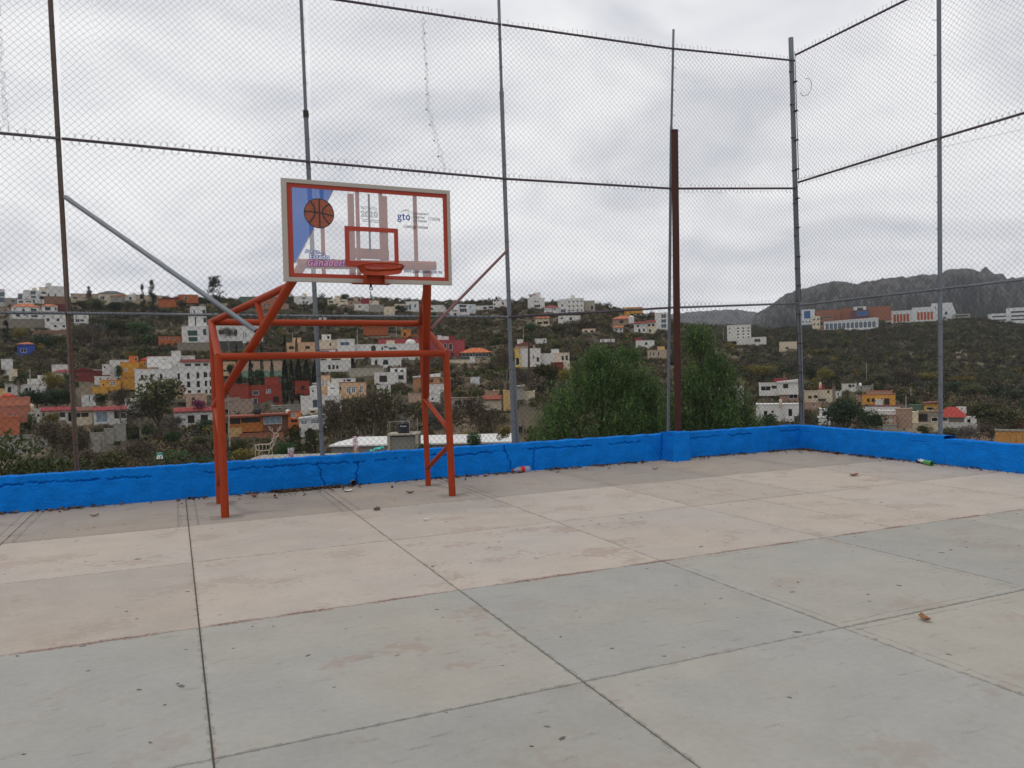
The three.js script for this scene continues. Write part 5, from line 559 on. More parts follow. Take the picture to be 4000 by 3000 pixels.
const frameMs = [std(0xc9c9c6, .7), std(0xcfcfcc, .7), std(0x4a3020, .7), std(0x1d5a48, .6), std(0xb9c0c4, .6), std(0xe0e0de, .7), std(0x4d3325, .8), std(0xd0d4d6, .7), std(0x9fb0c0, .6), std(0x8a4420, .8), std(0x2a2a2e, .8), std(0x8a8478, .9)];
const WT = .22;
const openings = (ws, w, h) => ws.map(([x, y, a, b, t = 0]) => { x = Math.max(.06, x); y = Math.max(.04, y); a = Math.min(a, w - x - .06); b = Math.min(b, h - y - .06); return [x, y, a, b, t]; }).filter((q) => q[2] > .15 && q[3] > .15);
function archPath(P, x, y, a, b, m = 0) { const r = a / 2; P.moveTo(x + m, y + m); P.lineTo(x + a - m, y + m); P.lineTo(x + a - m, y + b - Math.min(r, b * .5)); P.absellipse(x + r, y + b - Math.min(r, b * .5), r - m, Math.min(r, b * .5) - m, 0, Math.PI, false); P.lineTo(x + m, y + m); return P; }
function rectPath(P, x, y, a, b) { P.moveTo(x, y); P.lineTo(x + a, y); P.lineTo(x + a, y + b); P.lineTo(x, y + b); P.lineTo(x, y); return P; }
const facadeCache = {};
function windowParts(q, ox, oz, oy, root) {
  const [x, y, a, b, t] = q, far = a < .5, fr = Math.min(.09, a * .12), z = oz - .1; let frame, pane;
  if (t === 1) { const s = archPath(new THREE.Shape(), 0, 0, a, b); s.holes.push(archPath(new THREE.Path(), 0, 0, a, b, fr)); frame = new THREE.ExtrudeGeometry(s, { depth: .06, bevelEnabled: false, curveSegments: 8 }); pane = new THREE.ShapeGeometry(archPath(new THREE.Shape(), 0, 0, a, b), 8); pane.translate(0, 0, .02); }
  else { const bars = [boxG(0, a, 0, fr, 0, .06), boxG(0, a, b - fr, b, 0, .06), boxG(0, fr, fr, b - fr, 0, .06), boxG(a - fr, a, fr, b - fr, 0, .06)];
    if (t === 4 || t === 0 || t === 3 || t === 7) { const n = Math.max(1, Math.min(6, Math.round(a / 1.1))); for (let k = 1; k < n; k++) bars.push(boxG(a * k / n - .03, a * k / n + .03, fr, b - fr, .005, .05)); if (t === 3) bars.push(boxG(fr, a - fr, b * .62, b * .62 + .06, .005, .045)); }
    if (t === 5) { const n = Math.max(2, Math.round(a / .55)), m = Math.max(2, Math.round(b / .55)); for (let k = 1; k < n; k++) bars.push(boxG(a * k / n - .03, a * k / n + .03, fr, b - fr, .005, .05)); for (let k = 1; k < m; k++) bars.push(boxG(fr, a - fr, b * k / m - .03, b * k / m + .03, .01, .055)); }
    if (t === 6 && a > 2) { const n = Math.round(a / 1.3); for (let k = 1; k < n; k++) bars.push(boxG(a * k / n - .04, a * k / n + .04, fr, b - fr, .005, .05)); }
    frame = merge(bars); pane = boxG(.01, a - .01, .01, b - .01, -.03, .015); }
  frame.translate(ox + x, oy + y, z); pane.translate(ox + x, oy + y, z);
  const f = part(t === 2 ? 'door' : t === 9 || t === 11 ? 'panel' : 'window', frame, frameMs[t], root); part('pane', pane, paneM[t], f);
}
function roofParts(kind, w, h, dep, rc, root, lx, ly, dz, col) {
  const m = wallM(rc || col); let g; const x0 = lx - w / 2, x1 = lx + w / 2, y = ly + h, zf = dz, zb = dz - dep;
  if (kind === 'flat') { g = merge([boxG(x0 - .06, x1 + .06, y - .02, y + .14, zf - .18, zf + .06), boxG(x0 - .06, x0 + .16, y - .02, y + .14, zb, zf - .18), boxG(x1 - .16, x1 + .06, y - .02, y + .14, zb, zf - .18), boxG(x0 + .16, x1 - .16, y - .1, y + .02, zb, zf - .18)]); }
  else if (kind === 'slab') g = boxG(x0 - .5, x1 + .5, y - .02, y + .3, zb - .3, zf + 1.1);
  else if (kind === 'tile') { const s = new THREE.Shape(); s.moveTo(.55, -.25); s.lineTo(.6, -.12); s.lineTo(-.9, .5); s.lineTo(-dep, .5); s.lineTo(-dep, .3); s.lineTo(-.9, .3); s.lineTo(.55, -.25); g = new THREE.ExtrudeGeometry(s, { depth: w + .2, bevelEnabled: false }); g.rotateY(-Math.PI / 2); g.translate(x1 + .1, y + .02, zf); }
  else if (kind === 'gable') { const s = new THREE.Shape(), r = Math.min(1.6, w * .16); s.moveTo(x0 - .25, y - .05); s.lineTo(lx, y + r); s.lineTo(x1 + .25, y - .05); s.lineTo(x0 - .25, y - .05); g = new THREE.ExtrudeGeometry(s, { depth: dep + .4, bevelEnabled: false }); g.translate(0, 0, zb - .1); }
  else if (kind === 'hip' || kind === 'hipL') { const r = kind === 'hip' ? Math.min(2, Math.max(.7, w * .16)) : 1.7, o = .45, A = [x0 - o, y - .06, zf + o], B = [x1 + o, y - .06, zf + o], C = [x1 + o, y - .06, zb - o], D = [x0 - o, y - .06, zb - o], k = Math.min(w * .32, dep * .45), zm = (zf + zb) / 2, E = [x0 + k, y + r, zm], F = [x1 - k, y + r, zm];
    g = new THREE.BufferGeometry(); g.setAttribute('position', new THREE.Float32BufferAttribute([A, B, F, A, F, E, B, C, F, C, D, E, C, E, F, D, A, E, A, D, C, A, C, B].flat(), 3)); g.setAttribute('uv', new THREE.Float32BufferAttribute(new Array(48).fill(0).map((_, i) => (i * .37) % 3), 2)); g.computeVertexNormals(); }
  else if (kind === 'shed') { const s = new THREE.Shape(), r = Math.min(1.1, w * .1); s.moveTo(x0 - .2, y - .04); s.lineTo(x1 + .2, y - .04); s.lineTo(x1 + .2, y + r + .16); s.lineTo(x1 + .1, y + r + .16); s.lineTo(x0 - .2, y + .14); s.lineTo(x0 - .2, y - .04); g = new THREE.ExtrudeGeometry(s, { depth: dep + .3, bevelEnabled: false }); g.translate(0, 0, zb - .05); }
  else if (kind === 'dome') { g = new THREE.SphereGeometry(1, 24, 10, 0, Math.PI * 2, 0, Math.PI / 2); const R = Math.min(w, dep) * .46; g.scale(w * .46, Math.min(R * .6, 1.9), dep * .44); g.translate(lx, y - .03, (zf + zb) / 2); }
  else if (kind === 'wedge') { const s = new THREE.Shape(); s.moveTo(x1, ly); s.lineTo(x1 + w * .28, ly); s.lineTo(x1, y); s.lineTo(x1, ly); g = new THREE.ExtrudeGeometry(s, { depth: dep - .4, bevelEnabled: false }); g.translate(0, 0, zb + .2); }
  if (g) part('roof', g, m, root);
}
for (const [name, cat, label, p, yaw, blocks, dist, group] of HOUSES) {
  const root = thing(name, label, cat, p, yaw, group || (cat === 'house' ? 'houses on the valley side' : cat === 'building' ? 'campus buildings on the hilltop' : undefined));
  let rad = 0;
  blocks.forEach(([lx, ly, w, h, dep, dz, col, roof, rc, ws]) => {
    rad = Math.max(rad, Math.abs(lx) + w / 2); const down = ly < .1 ? 3 : 1;
    const op = openings(ws, w, h), s = rectPath(new THREE.Shape(), 0, -down, w, h + down);
    for (const [x, y, a, b, t] of op) s.holes.push(t === 1 ? archPath(new THREE.Path(), x, y, a, b) : rectPath(new THREE.Path(), x, y, a, b));
    const front = new THREE.ExtrudeGeometry(s, { depth: WT, bevelEnabled: false, curveSegments: 8 }); front.translate(lx - w / 2, ly, dz - WT);
    const geos = [front]; if (dep > WT + .05) { const b = boxG(lx - w / 2, lx + w / 2, ly - down, ly + h, dz - dep, dz - WT); const uv = b.attributes.uv; for (let i = 0; i < uv.count; i++) uv.setXY(i, uv.getX(i) * dep, uv.getY(i) * h); geos.push(b); }
    const wm = part('wall', merge(geos), wallM(col), root);
    for (const q of op) windowParts(q, lx - w / 2, dz, ly, root);
    roofParts(roof, w, h, dep, rc, root, lx, ly, dz, col);
  });
}
for (const [p, h, label] of [[[50.18,8.53,-227.16],6.56,"concrete utility pole behind the long low white house"],
[[69.85,13.18,-255.73],4.9,"concrete utility pole beside the small orange house"],
[[109.31,11.05,-238.36],6.07,"street lamp pole beside the small white box house"],
[[222.19,-5.4,-197.3],7.32,"pale utility pole on the dark scrub slope"],
[[153.52,-5.66,-134.56],2.27,"utility pole behind the saturated yellow house"],
[[155.69,-6.91,-125.93],2.45,"utility pole beside the trees behind the yellow house"],
[[140.71,-8.66,-115.01],3.17,"slim white pole at the red banded white house"],
[[-29.19,-0.49,-200.67],5.17,"utility pole at the white house with the blue porch"],
[[32.32,7.56,-232.83],7.05,"utility pole beside the raised peach tower"],
[[7.78,-9.82,-127.48],8.23,"weathered timber pole beside the orange balcony house"],
[[274.91,14.45,-338.35],8.48,"utility pole beside the lone white five storey block"]]) { const t = thing('utility_pole', label, 'pole', p); part('pole_shaft', rodG(V(0, -.5, 0), V(0, h, 0), .13, 8, .09), std(0x9a948a, .9), t); part('crossarm', boxG(-.8, .8, h - .6, h - .48, -.05, .05), std(0x6a5a4a, .9), t); }
{ const mats = { black: std(0x1d1e22, .5), white: std(0xd8d8d4, .6), beige: std(0xc4b49c, .7), box: std(0xcfd0ce, .6) };
  for (const [p, w, h, kind, label] of [[[-25.38,-3.46,-174.89],0.92,1.05,"beige","beige water tank on the white single storey house"],
[[15.1,-5.34,-159.27],1.29,1.19,"black","dark water tank on the orange balcony house roof"],
[[20.49,-5.32,-156.9],0.79,0.53,"white","small white water tank on the rust red roof slab"],
[[153.79,39.27,-367.87],0.98,1.24,"black","black water tank on the white two storey ridge house"],
[[132.04,-3.23,-129.82],0.57,0.85,"beige","pale water tank on the red roof block of the cream stepped house"],
[[154.83,-4.06,-139.46],0.68,0.86,"white","white water tank on the rough grey house"],
[[105.82,-5.92,-113.98],0.6,1.12,"beige","beige water tank on the white house with the diamond opening"],
[[36.3,0.75,-174.1],0.91,0.68,"black","dark water tank on the cream house with lattice windows"],
[[54.42,-2.4,-132.23],0.52,0.75,"beige","beige rooftop tank above the rusty brown tile porch"],
[[134.08,-7.6,-98.26],0.84,0.65,"box","square white air unit on the bright red roof"],
[[134.91,-7.62,-97.9],0.78,0.65,"box","second square white air unit on the bright red roof"]]) { const t = thing(kind === 'box' ? 'air_unit' : 'water_tank', label, kind === 'box' ? 'air unit' : 'tank', p, .4);
    if (kind === 'box') { part('casing', boxG(-w / 2, w / 2, -.6, h, -w / 2, w / 2), mats.box, t); part('grille', boxG(-w * .35, w * .35, h * .2, h * .8, w / 2 + .005, w / 2 + .03), std(0x8a8c8e, .7), t); continue; }
    const R = w / 2; part('tank_body', new THREE.LatheGeometry([[0, -.6], [R, -.6], [R, h * .3], [R * .97, h * .34], [R, h * .38], [R, h * .72], [R * .45, h * .9], [0, h * .9]].map((q) => new THREE.Vector2(...q)), 20), mats[kind], t); part('lid', rodG(V(0, h * .88, 0), V(0, h, 0), R * .42, 14), mats[kind], t); } }

// ---------------------------------------------------------------- foliage
class Leaves { // leaf-sized faces with a colour each
  constructor() { this.p = []; this.c = []; }
  leaf(x, y, z, s, r, base, vary, long = 1.6, droop = 0) {
    let a = r() * 6.283, b = (r() - .5) * 2.4; let dx = Math.cos(a) * Math.cos(b), dy = Math.sin(b) - droop, dz = Math.sin(a) * Math.cos(b); const l = Math.hypot(dx, dy, dz) || 1; dx /= l; dy /= l; dz /= l;
    let ex = dy * .3 - dz, ey = dz * .6 - dx * .4 + (r() - .5), ez = dx + (r() - .5) * .6; const m = Math.hypot(ex, ey, ez) || 1; ex /= m; ey /= m; ez /= m; const L = s * long;
    const A = [x, y, z], B = [x + dx * L * .5 + ex * s * .5, y + dy * L * .5 + ey * s * .5, z + dz * L * .5 + ez * s * .5], C = [x + dx * L, y + dy * L, z + dz * L], D = [x + dx * L * .5 - ex * s * .5, y + dy * L * .5 - ey * s * .5, z + dz * L * .5 - ez * s * .5];
    this.p.push(...A, ...B, ...C, ...A, ...C, ...D); const k = 1 + (r() - .5) * vary, h = (r() - .5) * vary * .5; for (let i = 0; i < 6; i++) this.c.push(base[0] * k * (1 + h), base[1] * k, base[2] * k * (1 - h));
  }
  sliver(a, b, w, r, base, vary) { const t = b.clone().sub(a), s = V(r() - .5, r() - .5, r() - .5).cross(t).normalize().multiplyScalar(w); this.p.push(a.x + s.x, a.y + s.y, a.z + s.z, a.x - s.x, a.y - s.y, a.z - s.z, b.x, b.y, b.z); const k = 1 + (r() - .5) * vary; for (let i = 0; i < 3; i++) this.c.push(base[0] * k, base[1] * k, base[2] * k); }
  build() { const g = new THREE.BufferGeometry(); g.setAttribute('position', new THREE.Float32BufferAttribute(this.p, 3)); g.setAttribute('color', new THREE.Float32BufferAttribute(this.c, 3)); g.computeVertexNormals(); return g; }
}
const leafMat = new THREE.MeshPhysicalMaterial({ color: 0xffffff, vertexColors: true, roughness: .85, transmission: .28, thickness: 0, specularIntensity: .2, side: THREE.DoubleSide });
const twigMat = new THREE.MeshPhysicalMaterial({ color: 0xffffff, roughness: .95, specularIntensity: .15, vertexColors: true, side: THREE.DoubleSide });
const barkM = std(0x4c4036, .95), paleBarkM = std(0x7d7468, .95);
const TONE = { round: [.028, .05, .022], green: [.044, .08, .026], olive: [.075, .078, .03], yellow: [.16, .13, .026], bare: [.1, .08, .06], cypress: [.016, .028, .018], conifer: [.026, .036, .022], hedge: [.03, .042, .018], bougainvillea: [.16, .02, .09], grey: [.12, .105, .09] };
// crowns are made 1 m in radius and 2 m tall with their foot at y = 0, then scaled
function crown(kind, seed) {
  const r = rng(seed), L = new Leaves(), base = TONE[kind] ?? TONE.olive;
  if (kind === 'cypress' || kind === 'hedge') { for (let i = 0; i < 1500; i++) { const y = Math.pow(r(), .9) * 2, w = kind === 'hedge' ? (y > 1.75 ? Math.sqrt(Math.max(0, (2 - y) / .25)) : 1) : Math.pow(Math.sin(Math.PI * Math.min(.999, Math.max(.02, .12 + y * .44))), .7) * (1 - .3 * y / 2), a = r() * 6.283, q = w * (.8 + .22 * n3(Math.cos(a) * 2, y * 5, Math.sin(a) * 2 + seed)) * Math.sqrt(.55 + .45 * r()); L.leaf(Math.cos(a) * q, y, Math.sin(a) * q, .09, r, base, .8, 1.9, -.8); } return L.build(); }
  if (kind === 'conifer') { for (let k = 0; k < 42; k++) { const y = .25 + 1.75 * Math.pow(r(), .8), w = (1 - (y / 2) * .75) * (.55 + .5 * r()), a = r() * 6.283; for (let i = 0; i < 24; i++) { const t = .25 + .8 * r(); L.leaf(Math.cos(a) * w * t + (r() - .5) * .25, y + (r() - .5) * .2, Math.sin(a) * w * t + (r() - .5) * .25, .085, r, base, .8, 1.5); } } return L.build(); }
  const lobes = []; const nl = 9 + Math.floor(r() * 5); for (let k = 0; k < nl; k++) { const a = r() * 6.283, e = r(), q = .58 * Math.sqrt(r()); lobes.push([Math.cos(a) * q, .75 + .75 * e * (1 - q * .35), Math.sin(a) * q, .34 + .2 * r(), .75 + .5 * r()]); }
  if (kind === 'bare' || kind === 'grey') { for (const [x, y, z, R, k] of lobes) for (let i = 0; i < 150; i++) { const a = r() * 6.283, b = Math.acos(1 - 1.9 * r()), q = R * (.45 + .6 * r()), n = V(Math.sin(b) * Math.cos(a), Math.cos(b), Math.sin(b) * Math.sin(a)), P = V(x, y, z).addScaledVector(n, q), Q = P.clone().addScaledVector(n, .08 + .08 * r()).add(V((r() - .5) * .16, (r() - .4) * .14, (r() - .5) * .16)); L.sliver(P, Q, .016 + .014 * r(), r, base.map((v) => v * k), .9); if (r() < .75) L.leaf(P.x, P.y, P.z, .05, r, kind === 'grey' ? [.08, .07, .058] : [.07, .056, .032], .9, 1.3); } return L.build(); }
  for (const [x, y, z, R, k] of lobes) { const tone = base.map((v) => v * (.8 + .35 * k * .8)); for (let i = 0; i < 125; i++) { const a = r() * 6.283, b = Math.acos(1 - 2 * r()), q = R * (.62 + .45 * Math.pow(r(), .7)); L.leaf(x + Math.sin(b) * Math.cos(a) * q, y + Math.cos(b) * q * .85, z + Math.sin(b) * Math.sin(a) * q, .075 + .03 * r(), r, tone, .8, 1.5, .2); } }
  return L.build();
}
function trunkG(seed, n = 5) { const r = rng(seed), g = [rodG(V(0, -.15, 0), V((r() - .5) * .1, .8, (r() - .5) * .1), .07, 7, .05)]; for (let k = 0; k < n; k++) { const a = k / n * 6.28 + r(), y = .45 + .35 * r(); g.push(rodG(V(0, y, 0), V(Math.cos(a) * .45, y + .55 + .3 * r(), Math.sin(a) * .45), .038, 5, .012)); } return merge(g); }
const protos = {}; for (const k of ['round', 'green', 'olive', 'yellow', 'bare', 'cypress', 'conifer', 'hedge', 'bougainvillea', 'grey']) protos[k] = [0, 1, 2, 3].slice(0, k === 'hedge' || k === 'bougainvillea' ? 1 : 4).map((s) => crown(k, 1000 + s * 17 + k.length * 131));
const trunks = [0, 1, 2].map((s) => trunkG(50 + s, s + 4));
const TREES = [
["conifer",[-56.63,15.59,-339.67],9.17,4.49,"dark narrow tree beside the yellow tree near the cobalt blue house",9.17],
["yellow",[-53.56,17.27,-349.83],5.69,5.38,"yellow green tree above the cobalt blue house",5.69],
["round",[-39.44,10.01,-300.9],8.41,6.85,"dense dark tree touching the cobalt blue house",8.41],
["olive",[-35.84,12.22,-312.47],5.54,5.87,"olive green tree beside the small cobalt blue house",5.54,1],
["olive",[-33.82,35.67,-436.51],7.49,8.79,"olive green tree below the grey house with a hipped grey roof",7.49,1],
["round",[-24.97,34.47,-426.05],6.38,6.83,"dark green tree below the tan house glimpsed between the tall ragged ridge trees",6.38,1],
["olive",[-18.85,35.02,-426.65],6.43,6.89,"olive green tree below the tan house glimpsed between the tall ragged ridge trees",6.43,1],
["round",[-23.74,19.78,-349.89],6.18,8.2,"broad dark green tree beside the low brown brick garden wall",6.18,1],
["olive",[-18.62,19.87,-347.64],5.96,8.2,"broad olive green tree beside the low brown brick garden wall",5.96,1],
["green",[-11.67,17.13,-329.79],7.48,10.34,"broad mid green tree above the low orange house",7.48,1],
["green",[-6.53,11.35,-296.31],6.44,8.38,"broad mid green tree below the low orange house",6.44,1],
["bare",[-27.99,17.2,-336.96],6.42,8.56,"broad brown leafless tree below the low brown brick garden wall",6.42,1],
["bare",[-28.37,11.59,-305.9],8.38,7.41,"brown leafless tree beside the small cobalt blue house",8.38,1],
["bare",[-17.95,11.27,-299.68],4.81,9.62,"broad brown leafless tree below the low orange house",4.81,1],
["bare",[-22.7,10.66,-298.48],4.75,8.24,"broad brown leafless tree beside the small cobalt blue house",4.75,1],
["olive",[-33.7,16.92,-337.83],5.32,7.09,"broad olive green tree below the low brown brick garden wall",5.32,1],
["olive",[-40.63,36.71,-444.43],6.08,7.02,"olive green tree above the white villa on the ridge with two orange hipped",6.08,1],
["round",[-1.98,29.94,-392.94],4.73,8.61,"broad dark green tree below the bright orange house",4.73,1],
["olive",[4.73,35.46,-417.95],5.99,5.99,"olive green tree below the bright orange house",5.99,1],
["bare",[1.03,25.88,-370.25],5.29,8.14,"broad brown leafless tree beside the white hillside house with two windows below the stone",5.29,1],
["bare",[-45.83,6.79,-285.63],3.79,6.42,"broad brown leafless tree below the small cobalt blue house",3.79,1],
["bare",[-46.27,10.23,-305.54],3.45,4.7,"brown leafless tree below the low orange house",3.45,1],
["round",[-45.14,2.7,-262.32],5.06,4.53,"dark green tree below the plain white box house",5.06,1],
["olive",[-39.78,5.4,-276.39],3.41,5.12,"broad olive green tree below the small cobalt blue house",3.41,1],
["bare",[-35.47,4.67,-269.57],5.3,5.58,"brown leafless tree below the small cobalt blue house",5.3,1],
["bare",[-31.32,7.03,-280.9],4.11,6.46,"broad brown leafless tree above the white house with a red hipped roof",4.11,1],
["round",[-61.58,42.15,-466.88],4.83,2.9,"dark green tree beside the small white house with a dark blue flat roof",2.91,1],
["olive",[8.14,23.26,-353.98],6.28,6.28,"olive green tree below the rust coloured ridge house",6.28,1],
["bare",[-11.41,7.82,-278.73],4.21,7.82,"broad brown leafless tree below the grey and tan stone retaining wall under the white",4.21,1],
["bare",[-4.5,7.61,-274.05],4.48,7.17,"brown leafless tree below the grey and tan stone retaining wall under the white",4.48,1],
["bare",[-24.6,6.85,-277.95],4.11,7.04,"brown leafless tree above the white house with a red hipped roof",4.11,1],
["olive",[-81.0,43.32,-499.95],3.57,5.61,"broad olive green tree above the narrow white ridge house",3.57,1],
["conifer",[-12.44,33.77,-412.45],13.58,4.24,"ragged dark tree on the ridge, shorter of a pair",8.2],
["conifer",[-7.95,32.3,-403.83],15.73,6.59,"tall ragged dark tree on the ridge, taller of a pair",14.47],
["conifer",[-38.8,41.24,-454.71],9.73,5.04,"small pointed tree behind the long beige ridge house",5.78],
["conifer",[20.0,36.86,-406.91],15.08,13.23,"tall open crowned tree on the ridge beside the orange house",15.08],
["yellow",[-10.07,3.63,-222.98],5.65,3.24,"yellow tree above the orange roof block of the mustard house",2.23],
["green",[-11.83,0.88,-205.08],4.7,1.98,"slim green tree against the mustard yellow house wall",4.01],
["yellow",[-23.82,-2.39,-190.65],6.14,4.36,"yellow olive tree before the house with red hipped roof",4.06],
["palm",[-29.3,-2.75,-187.57],6.4,2.5,"stout palm beside the white house with the blue porch",5.49],
["round",[-25.54,-3.99,-182.6],4.31,5.09,"dark green tree beside the low brown roofed house",4.31,1],
["round",[-21.91,-4.5,-181.01],4.92,5.28,"dark green tree beside the white single storey house",4.46,1],
["round",[-19.75,-4.82,-180.06],4.8,2.83,"dark green tree beside the small white pavilion",3.89,1],
["olive",[-2.71,-9.41,-153.96],11.48,9.83,"wide spreading tree with pale bare stems before the hotel",9.55],
["bare",[-5.58,-9.06,-153.03],7.14,5.96,"brown leafless tree beside the large salmon and orange plastered house with a round",5.34,1],
["bare",[-9.66,-7.61,-167.99],7.7,4.05,"brown leafless tree beside the white house with a pale blue garage door",4.14,1],
["olive",[-23.36,-7.94,-157.54],4.19,3.65,"olive green tree beside the large salmon and orange plastered house with a round",4.19,1],
["yellow",[-21.5,-6.92,-168.76],2.84,3.35,"yellow shrub against the white single storey house",2.84],
["bare",[-13.91,-9.8,-115.16],6.14,5.81,"broad brown leafless tree before the white single storey house",4.68],
["bare",[-11.19,-10.07,-113.97],5.25,3.11,"brown leafless tree beside the stepped bare concrete wall",3.6,1],
["round",[-13.88,-5.47,-178.58],4.63,2.99,"dark green tree beside the white house with a pale blue garage door",3.27,1],
["round",[5.09,-9.34,-163.59],2.87,4.52,"broad dark green tree beside the white cottage with scalloped red eaves and two red",2.87,1],
["green",[-0.47,-9.4,-131.1],2.96,2.76,"small mid green tree beside the stepped bare concrete wall",2.28,1],
["bare",[-0.46,-9.4,-139.85],4.85,4.49,"brown leafless tree beside the low grey block wall",3.26,1],
["bare",[-4.56,-11.13,-105.58],5.32,4.23,"brown leafless tree below the low grey block wall",3.45,1],
["bare",[1.91,-11.21,-102.74],4.85,3.85,"brown leafless tree below the large salmon and orange plastered house with a round",2.81,1],
["olive",[3.61,-9.65,-127.12],2.6,2.55,"small olive green tree beside the stepped bare concrete wall",1.93,1],
["bougainvillea",[4.84,-6.19,-173.61],3.65,2.83,"purple bougainvillea above the red eaves of the white cottage",2.72],
["olive",[-4.47,-9.79,-67.36],5.86,2.92,"olive green tree beside the low grey block wall",2.52,1],
["green",[-0.55,-9.91,-67.82],5.78,3.85,"mid green tree beside the stepped bare concrete wall",2.68,1],
["bare",[-6.39,-9.67,-66.03],5.98,2.04,"brown leafless tree below the ochre yellow wall",2.22,1],
["bare",[-1.93,-8.86,-55.35],5.4,1.62,0,1.78],
["green",[1.62,-9.49,-59.24],5.65,1.63,"mid green tree below the ochre yellow wall",1.91,1],
["cypress",[14.92,-0.65,-200.96],5.79,1.73,"slim dark cypress beside the tan house with a green band hidden",5.19,1],
["cypress",[17.09,-2.02,-195.64],8.24,1.6,"slim dark cypress above the terracotta red house",6.18,1],
["cypress",[19.87,-1.71,-196.62],11.93,1.12,"tall slim dark cypress above the terracotta red house",9.64,1],
["cypress",[21.87,-2.13,-193.55],8.22,1.4,"slim dark cypress beside the white gabled annex",5.46,1],
["cypress",[22.83,-4.5,-177.74],10.18,2.24,"tall slim dark cypress beside the pale stone house wall",10.18,1],
["cypress",[29.7,6.71,-229.53],6.5,1.33,"slim dark cypress beside the peach house with a raised square tower among tall",6.5,1],
["cypress",[32.74,6.64,-228.2],6.35,1.21,"slim dark cypress above the tan house with a green band hidden",6.35,1],
["cypress",[24.02,-4.39,-176.12],9.56,1.78,"slim dark cypress beside the pale stone house wall",9.56,1],
["cypress",[27.4,-1.84,-188.91],7.48,2.39,"slim dark cypress beside the small white gabled house",6.48,1],
["cypress",[29.15,-1.54,-188.14],6.9,2.63,"slim dark cypress below the thin pale concrete terrace wall",6.24,1],
["cypress",[31.47,-0.67,-189.31],5.78,2.66,0,5.78],
["cypress",[17.15,6.93,-238.35],4.44,1.17,"slim dark cypress above the white box house",3.43,1],
["round",[18.21,-2.54,-192.96],6.04,3.83,"dark green tree beside the terracotta red house",3.85,1],
["round",[25.39,-4.72,-174.43],2.65,2.65,"dark round tree beside the broad cypress",2.65],
["round",[13.67,-1.84,-196.04],4.74,2.89,"dark green tree above the terracotta red house",3.39,1],
["hedge",[16.85,-10.77,-121.28],4.85,2.07,"tall clipped hedge column beside the orange balcony house",4.64],
["hedge",[18.63,-10.9,-118.31],4.53,2.04,"second clipped hedge column beside the small lattice window house",4.35],
["green",[7.85,-9.79,-61.98],6.34,1.64,"bright green shrub below the clipped hedges",1.67],
["olive",[6.73,-11.15,-95.18],5.53,2.69,"olive green tree beside the stepped bare concrete wall",2.49,1],
["yellow",[5.9,-10.39,-73.74],5.64,2.37,"yellow green scrub beside the wire reindeer",1.5],
["bare",[16.81,9.89,-265.91],8.15,4.88,"brown leafless tree beside the grey and tan stone retaining wall under the white",4.4,1],
["round",[13.17,-0.41,-201.74],5.6,2.22,"dark green tree beside the tan house with a green band hidden",4.7,1],
["bare",[17.57,-11.15,-90.46],9.91,3.86,"tall brown leafless tree beside the stepped bare concrete wall",5.06,1],
["olive",[20.69,-11.24,-95.63],10.13,3.5,"tall olive green tree below the low dark roofed shed",5.74,1],
["bare",[21.82,-11.21,-92.95],10.85,3.91,"tall brown leafless tree below the low dark roofed shed",6.37,1],
["olive",[24.54,-11.3,-98.31],11.3,2.99,"olive green tree below the low dark roofed shed",6.88,1],
["green",[102.89,10.98,-264.65],5.9,7.38,"mid green tree beside the small white box house",5.9,1],
["green",[103.55,7.43,-244.64],4.31,7.25,"broad mid green tree below the small white box house",4.31,1],
["green",[80.96,16.57,-300.59],4.2,4.8,"mid green tree below the tiny white gabled house",4.2,1],
["round",[105.09,31.68,-373.83],4.24,6.99,"broad dark green tree beside the white and turquoise ridge house with a dark water",4.24,1],
["round",[53.24,2.86,-232.24],3.65,5.78,"broad dark green tree below the peach house with a raised square tower among tall",3.65,1],
["round",[48.18,0.11,-218.03],2.99,7.41,"broad dark green tree beside the white and pale green terraced house with a glazed",2.99,1],
["round",[45.95,2.71,-232.16],1.8,3.46,"dark green tree below the peach house with a raised square tower among tall",1.8,1],
["yellow",[62.04,-0.11,-213.58],6.16,5.16,"yellow leaved tree below the long crimson pink hacienda",6.16,1],
["round",[53.46,-3.27,-195.99],4.18,4.71,"dark green tree below the white house with round arches below the long white",4.18,1],
["olive",[52.62,-4.84,-186.5],3.0,3.75,"small olive green tree below the thin pale concrete terrace wall",3.0,1],
["round",[57.81,-3.62,-192.44],2.98,2.47,"small dark green tree below the white house with round arches below the long white",2.98,1],
["round",[72.88,1.41,-220.31],3.45,3.61,"small dark green tree below the long crimson pink hacienda",3.45,1],
["yellow",[68.47,-5.05,-181.18],4.28,6.54,"broad yellow leaved tree below the white garden wall",4.28,1],
["olive",[77.92,-3.19,-190.17],8.68,9.62,"olive green tree below the white garden wall",8.68,1],
["bare",[73.22,-1.24,-203.73],5.9,7.3,"brown leafless tree below the open pavilion with an orange tiled hip roof",5.9,1],
["bare",[64.83,-4.73,-184.42],6.59,4.31,"brown leafless tree below the white garden wall",6.59,1],
["bare",[93.28,11.16,-267.24],2.93,5.87,"broad brown leafless tree below the small orange house",2.93,1],
["bare",[94.16,9.34,-256.99],3.55,6.39,"brown leafless tree below the small orange house",3.55,1],
["olive",[72.17,2.06,-223.91],3.35,3.65,"small olive green tree below the long crimson pink hacienda",3.35,1],
["bare",[85.65,-1.29,-199.92],7.07,5.09,"brown leafless tree below the brick gabled house",7.07,1],
["olive",[86.66,1.68,-217.55],3.35,6.09,"broad olive green tree below the brick gabled house",3.35,1],
["olive",[65.47,31.21,-378.1],6.53,6.77,"olive green tree beside the white house with a sloping side wall",6.53,1],
["olive",[69.92,30.23,-371.22],5.73,6.21,"olive green tree below the white house with a sloping side wall",5.73,1],
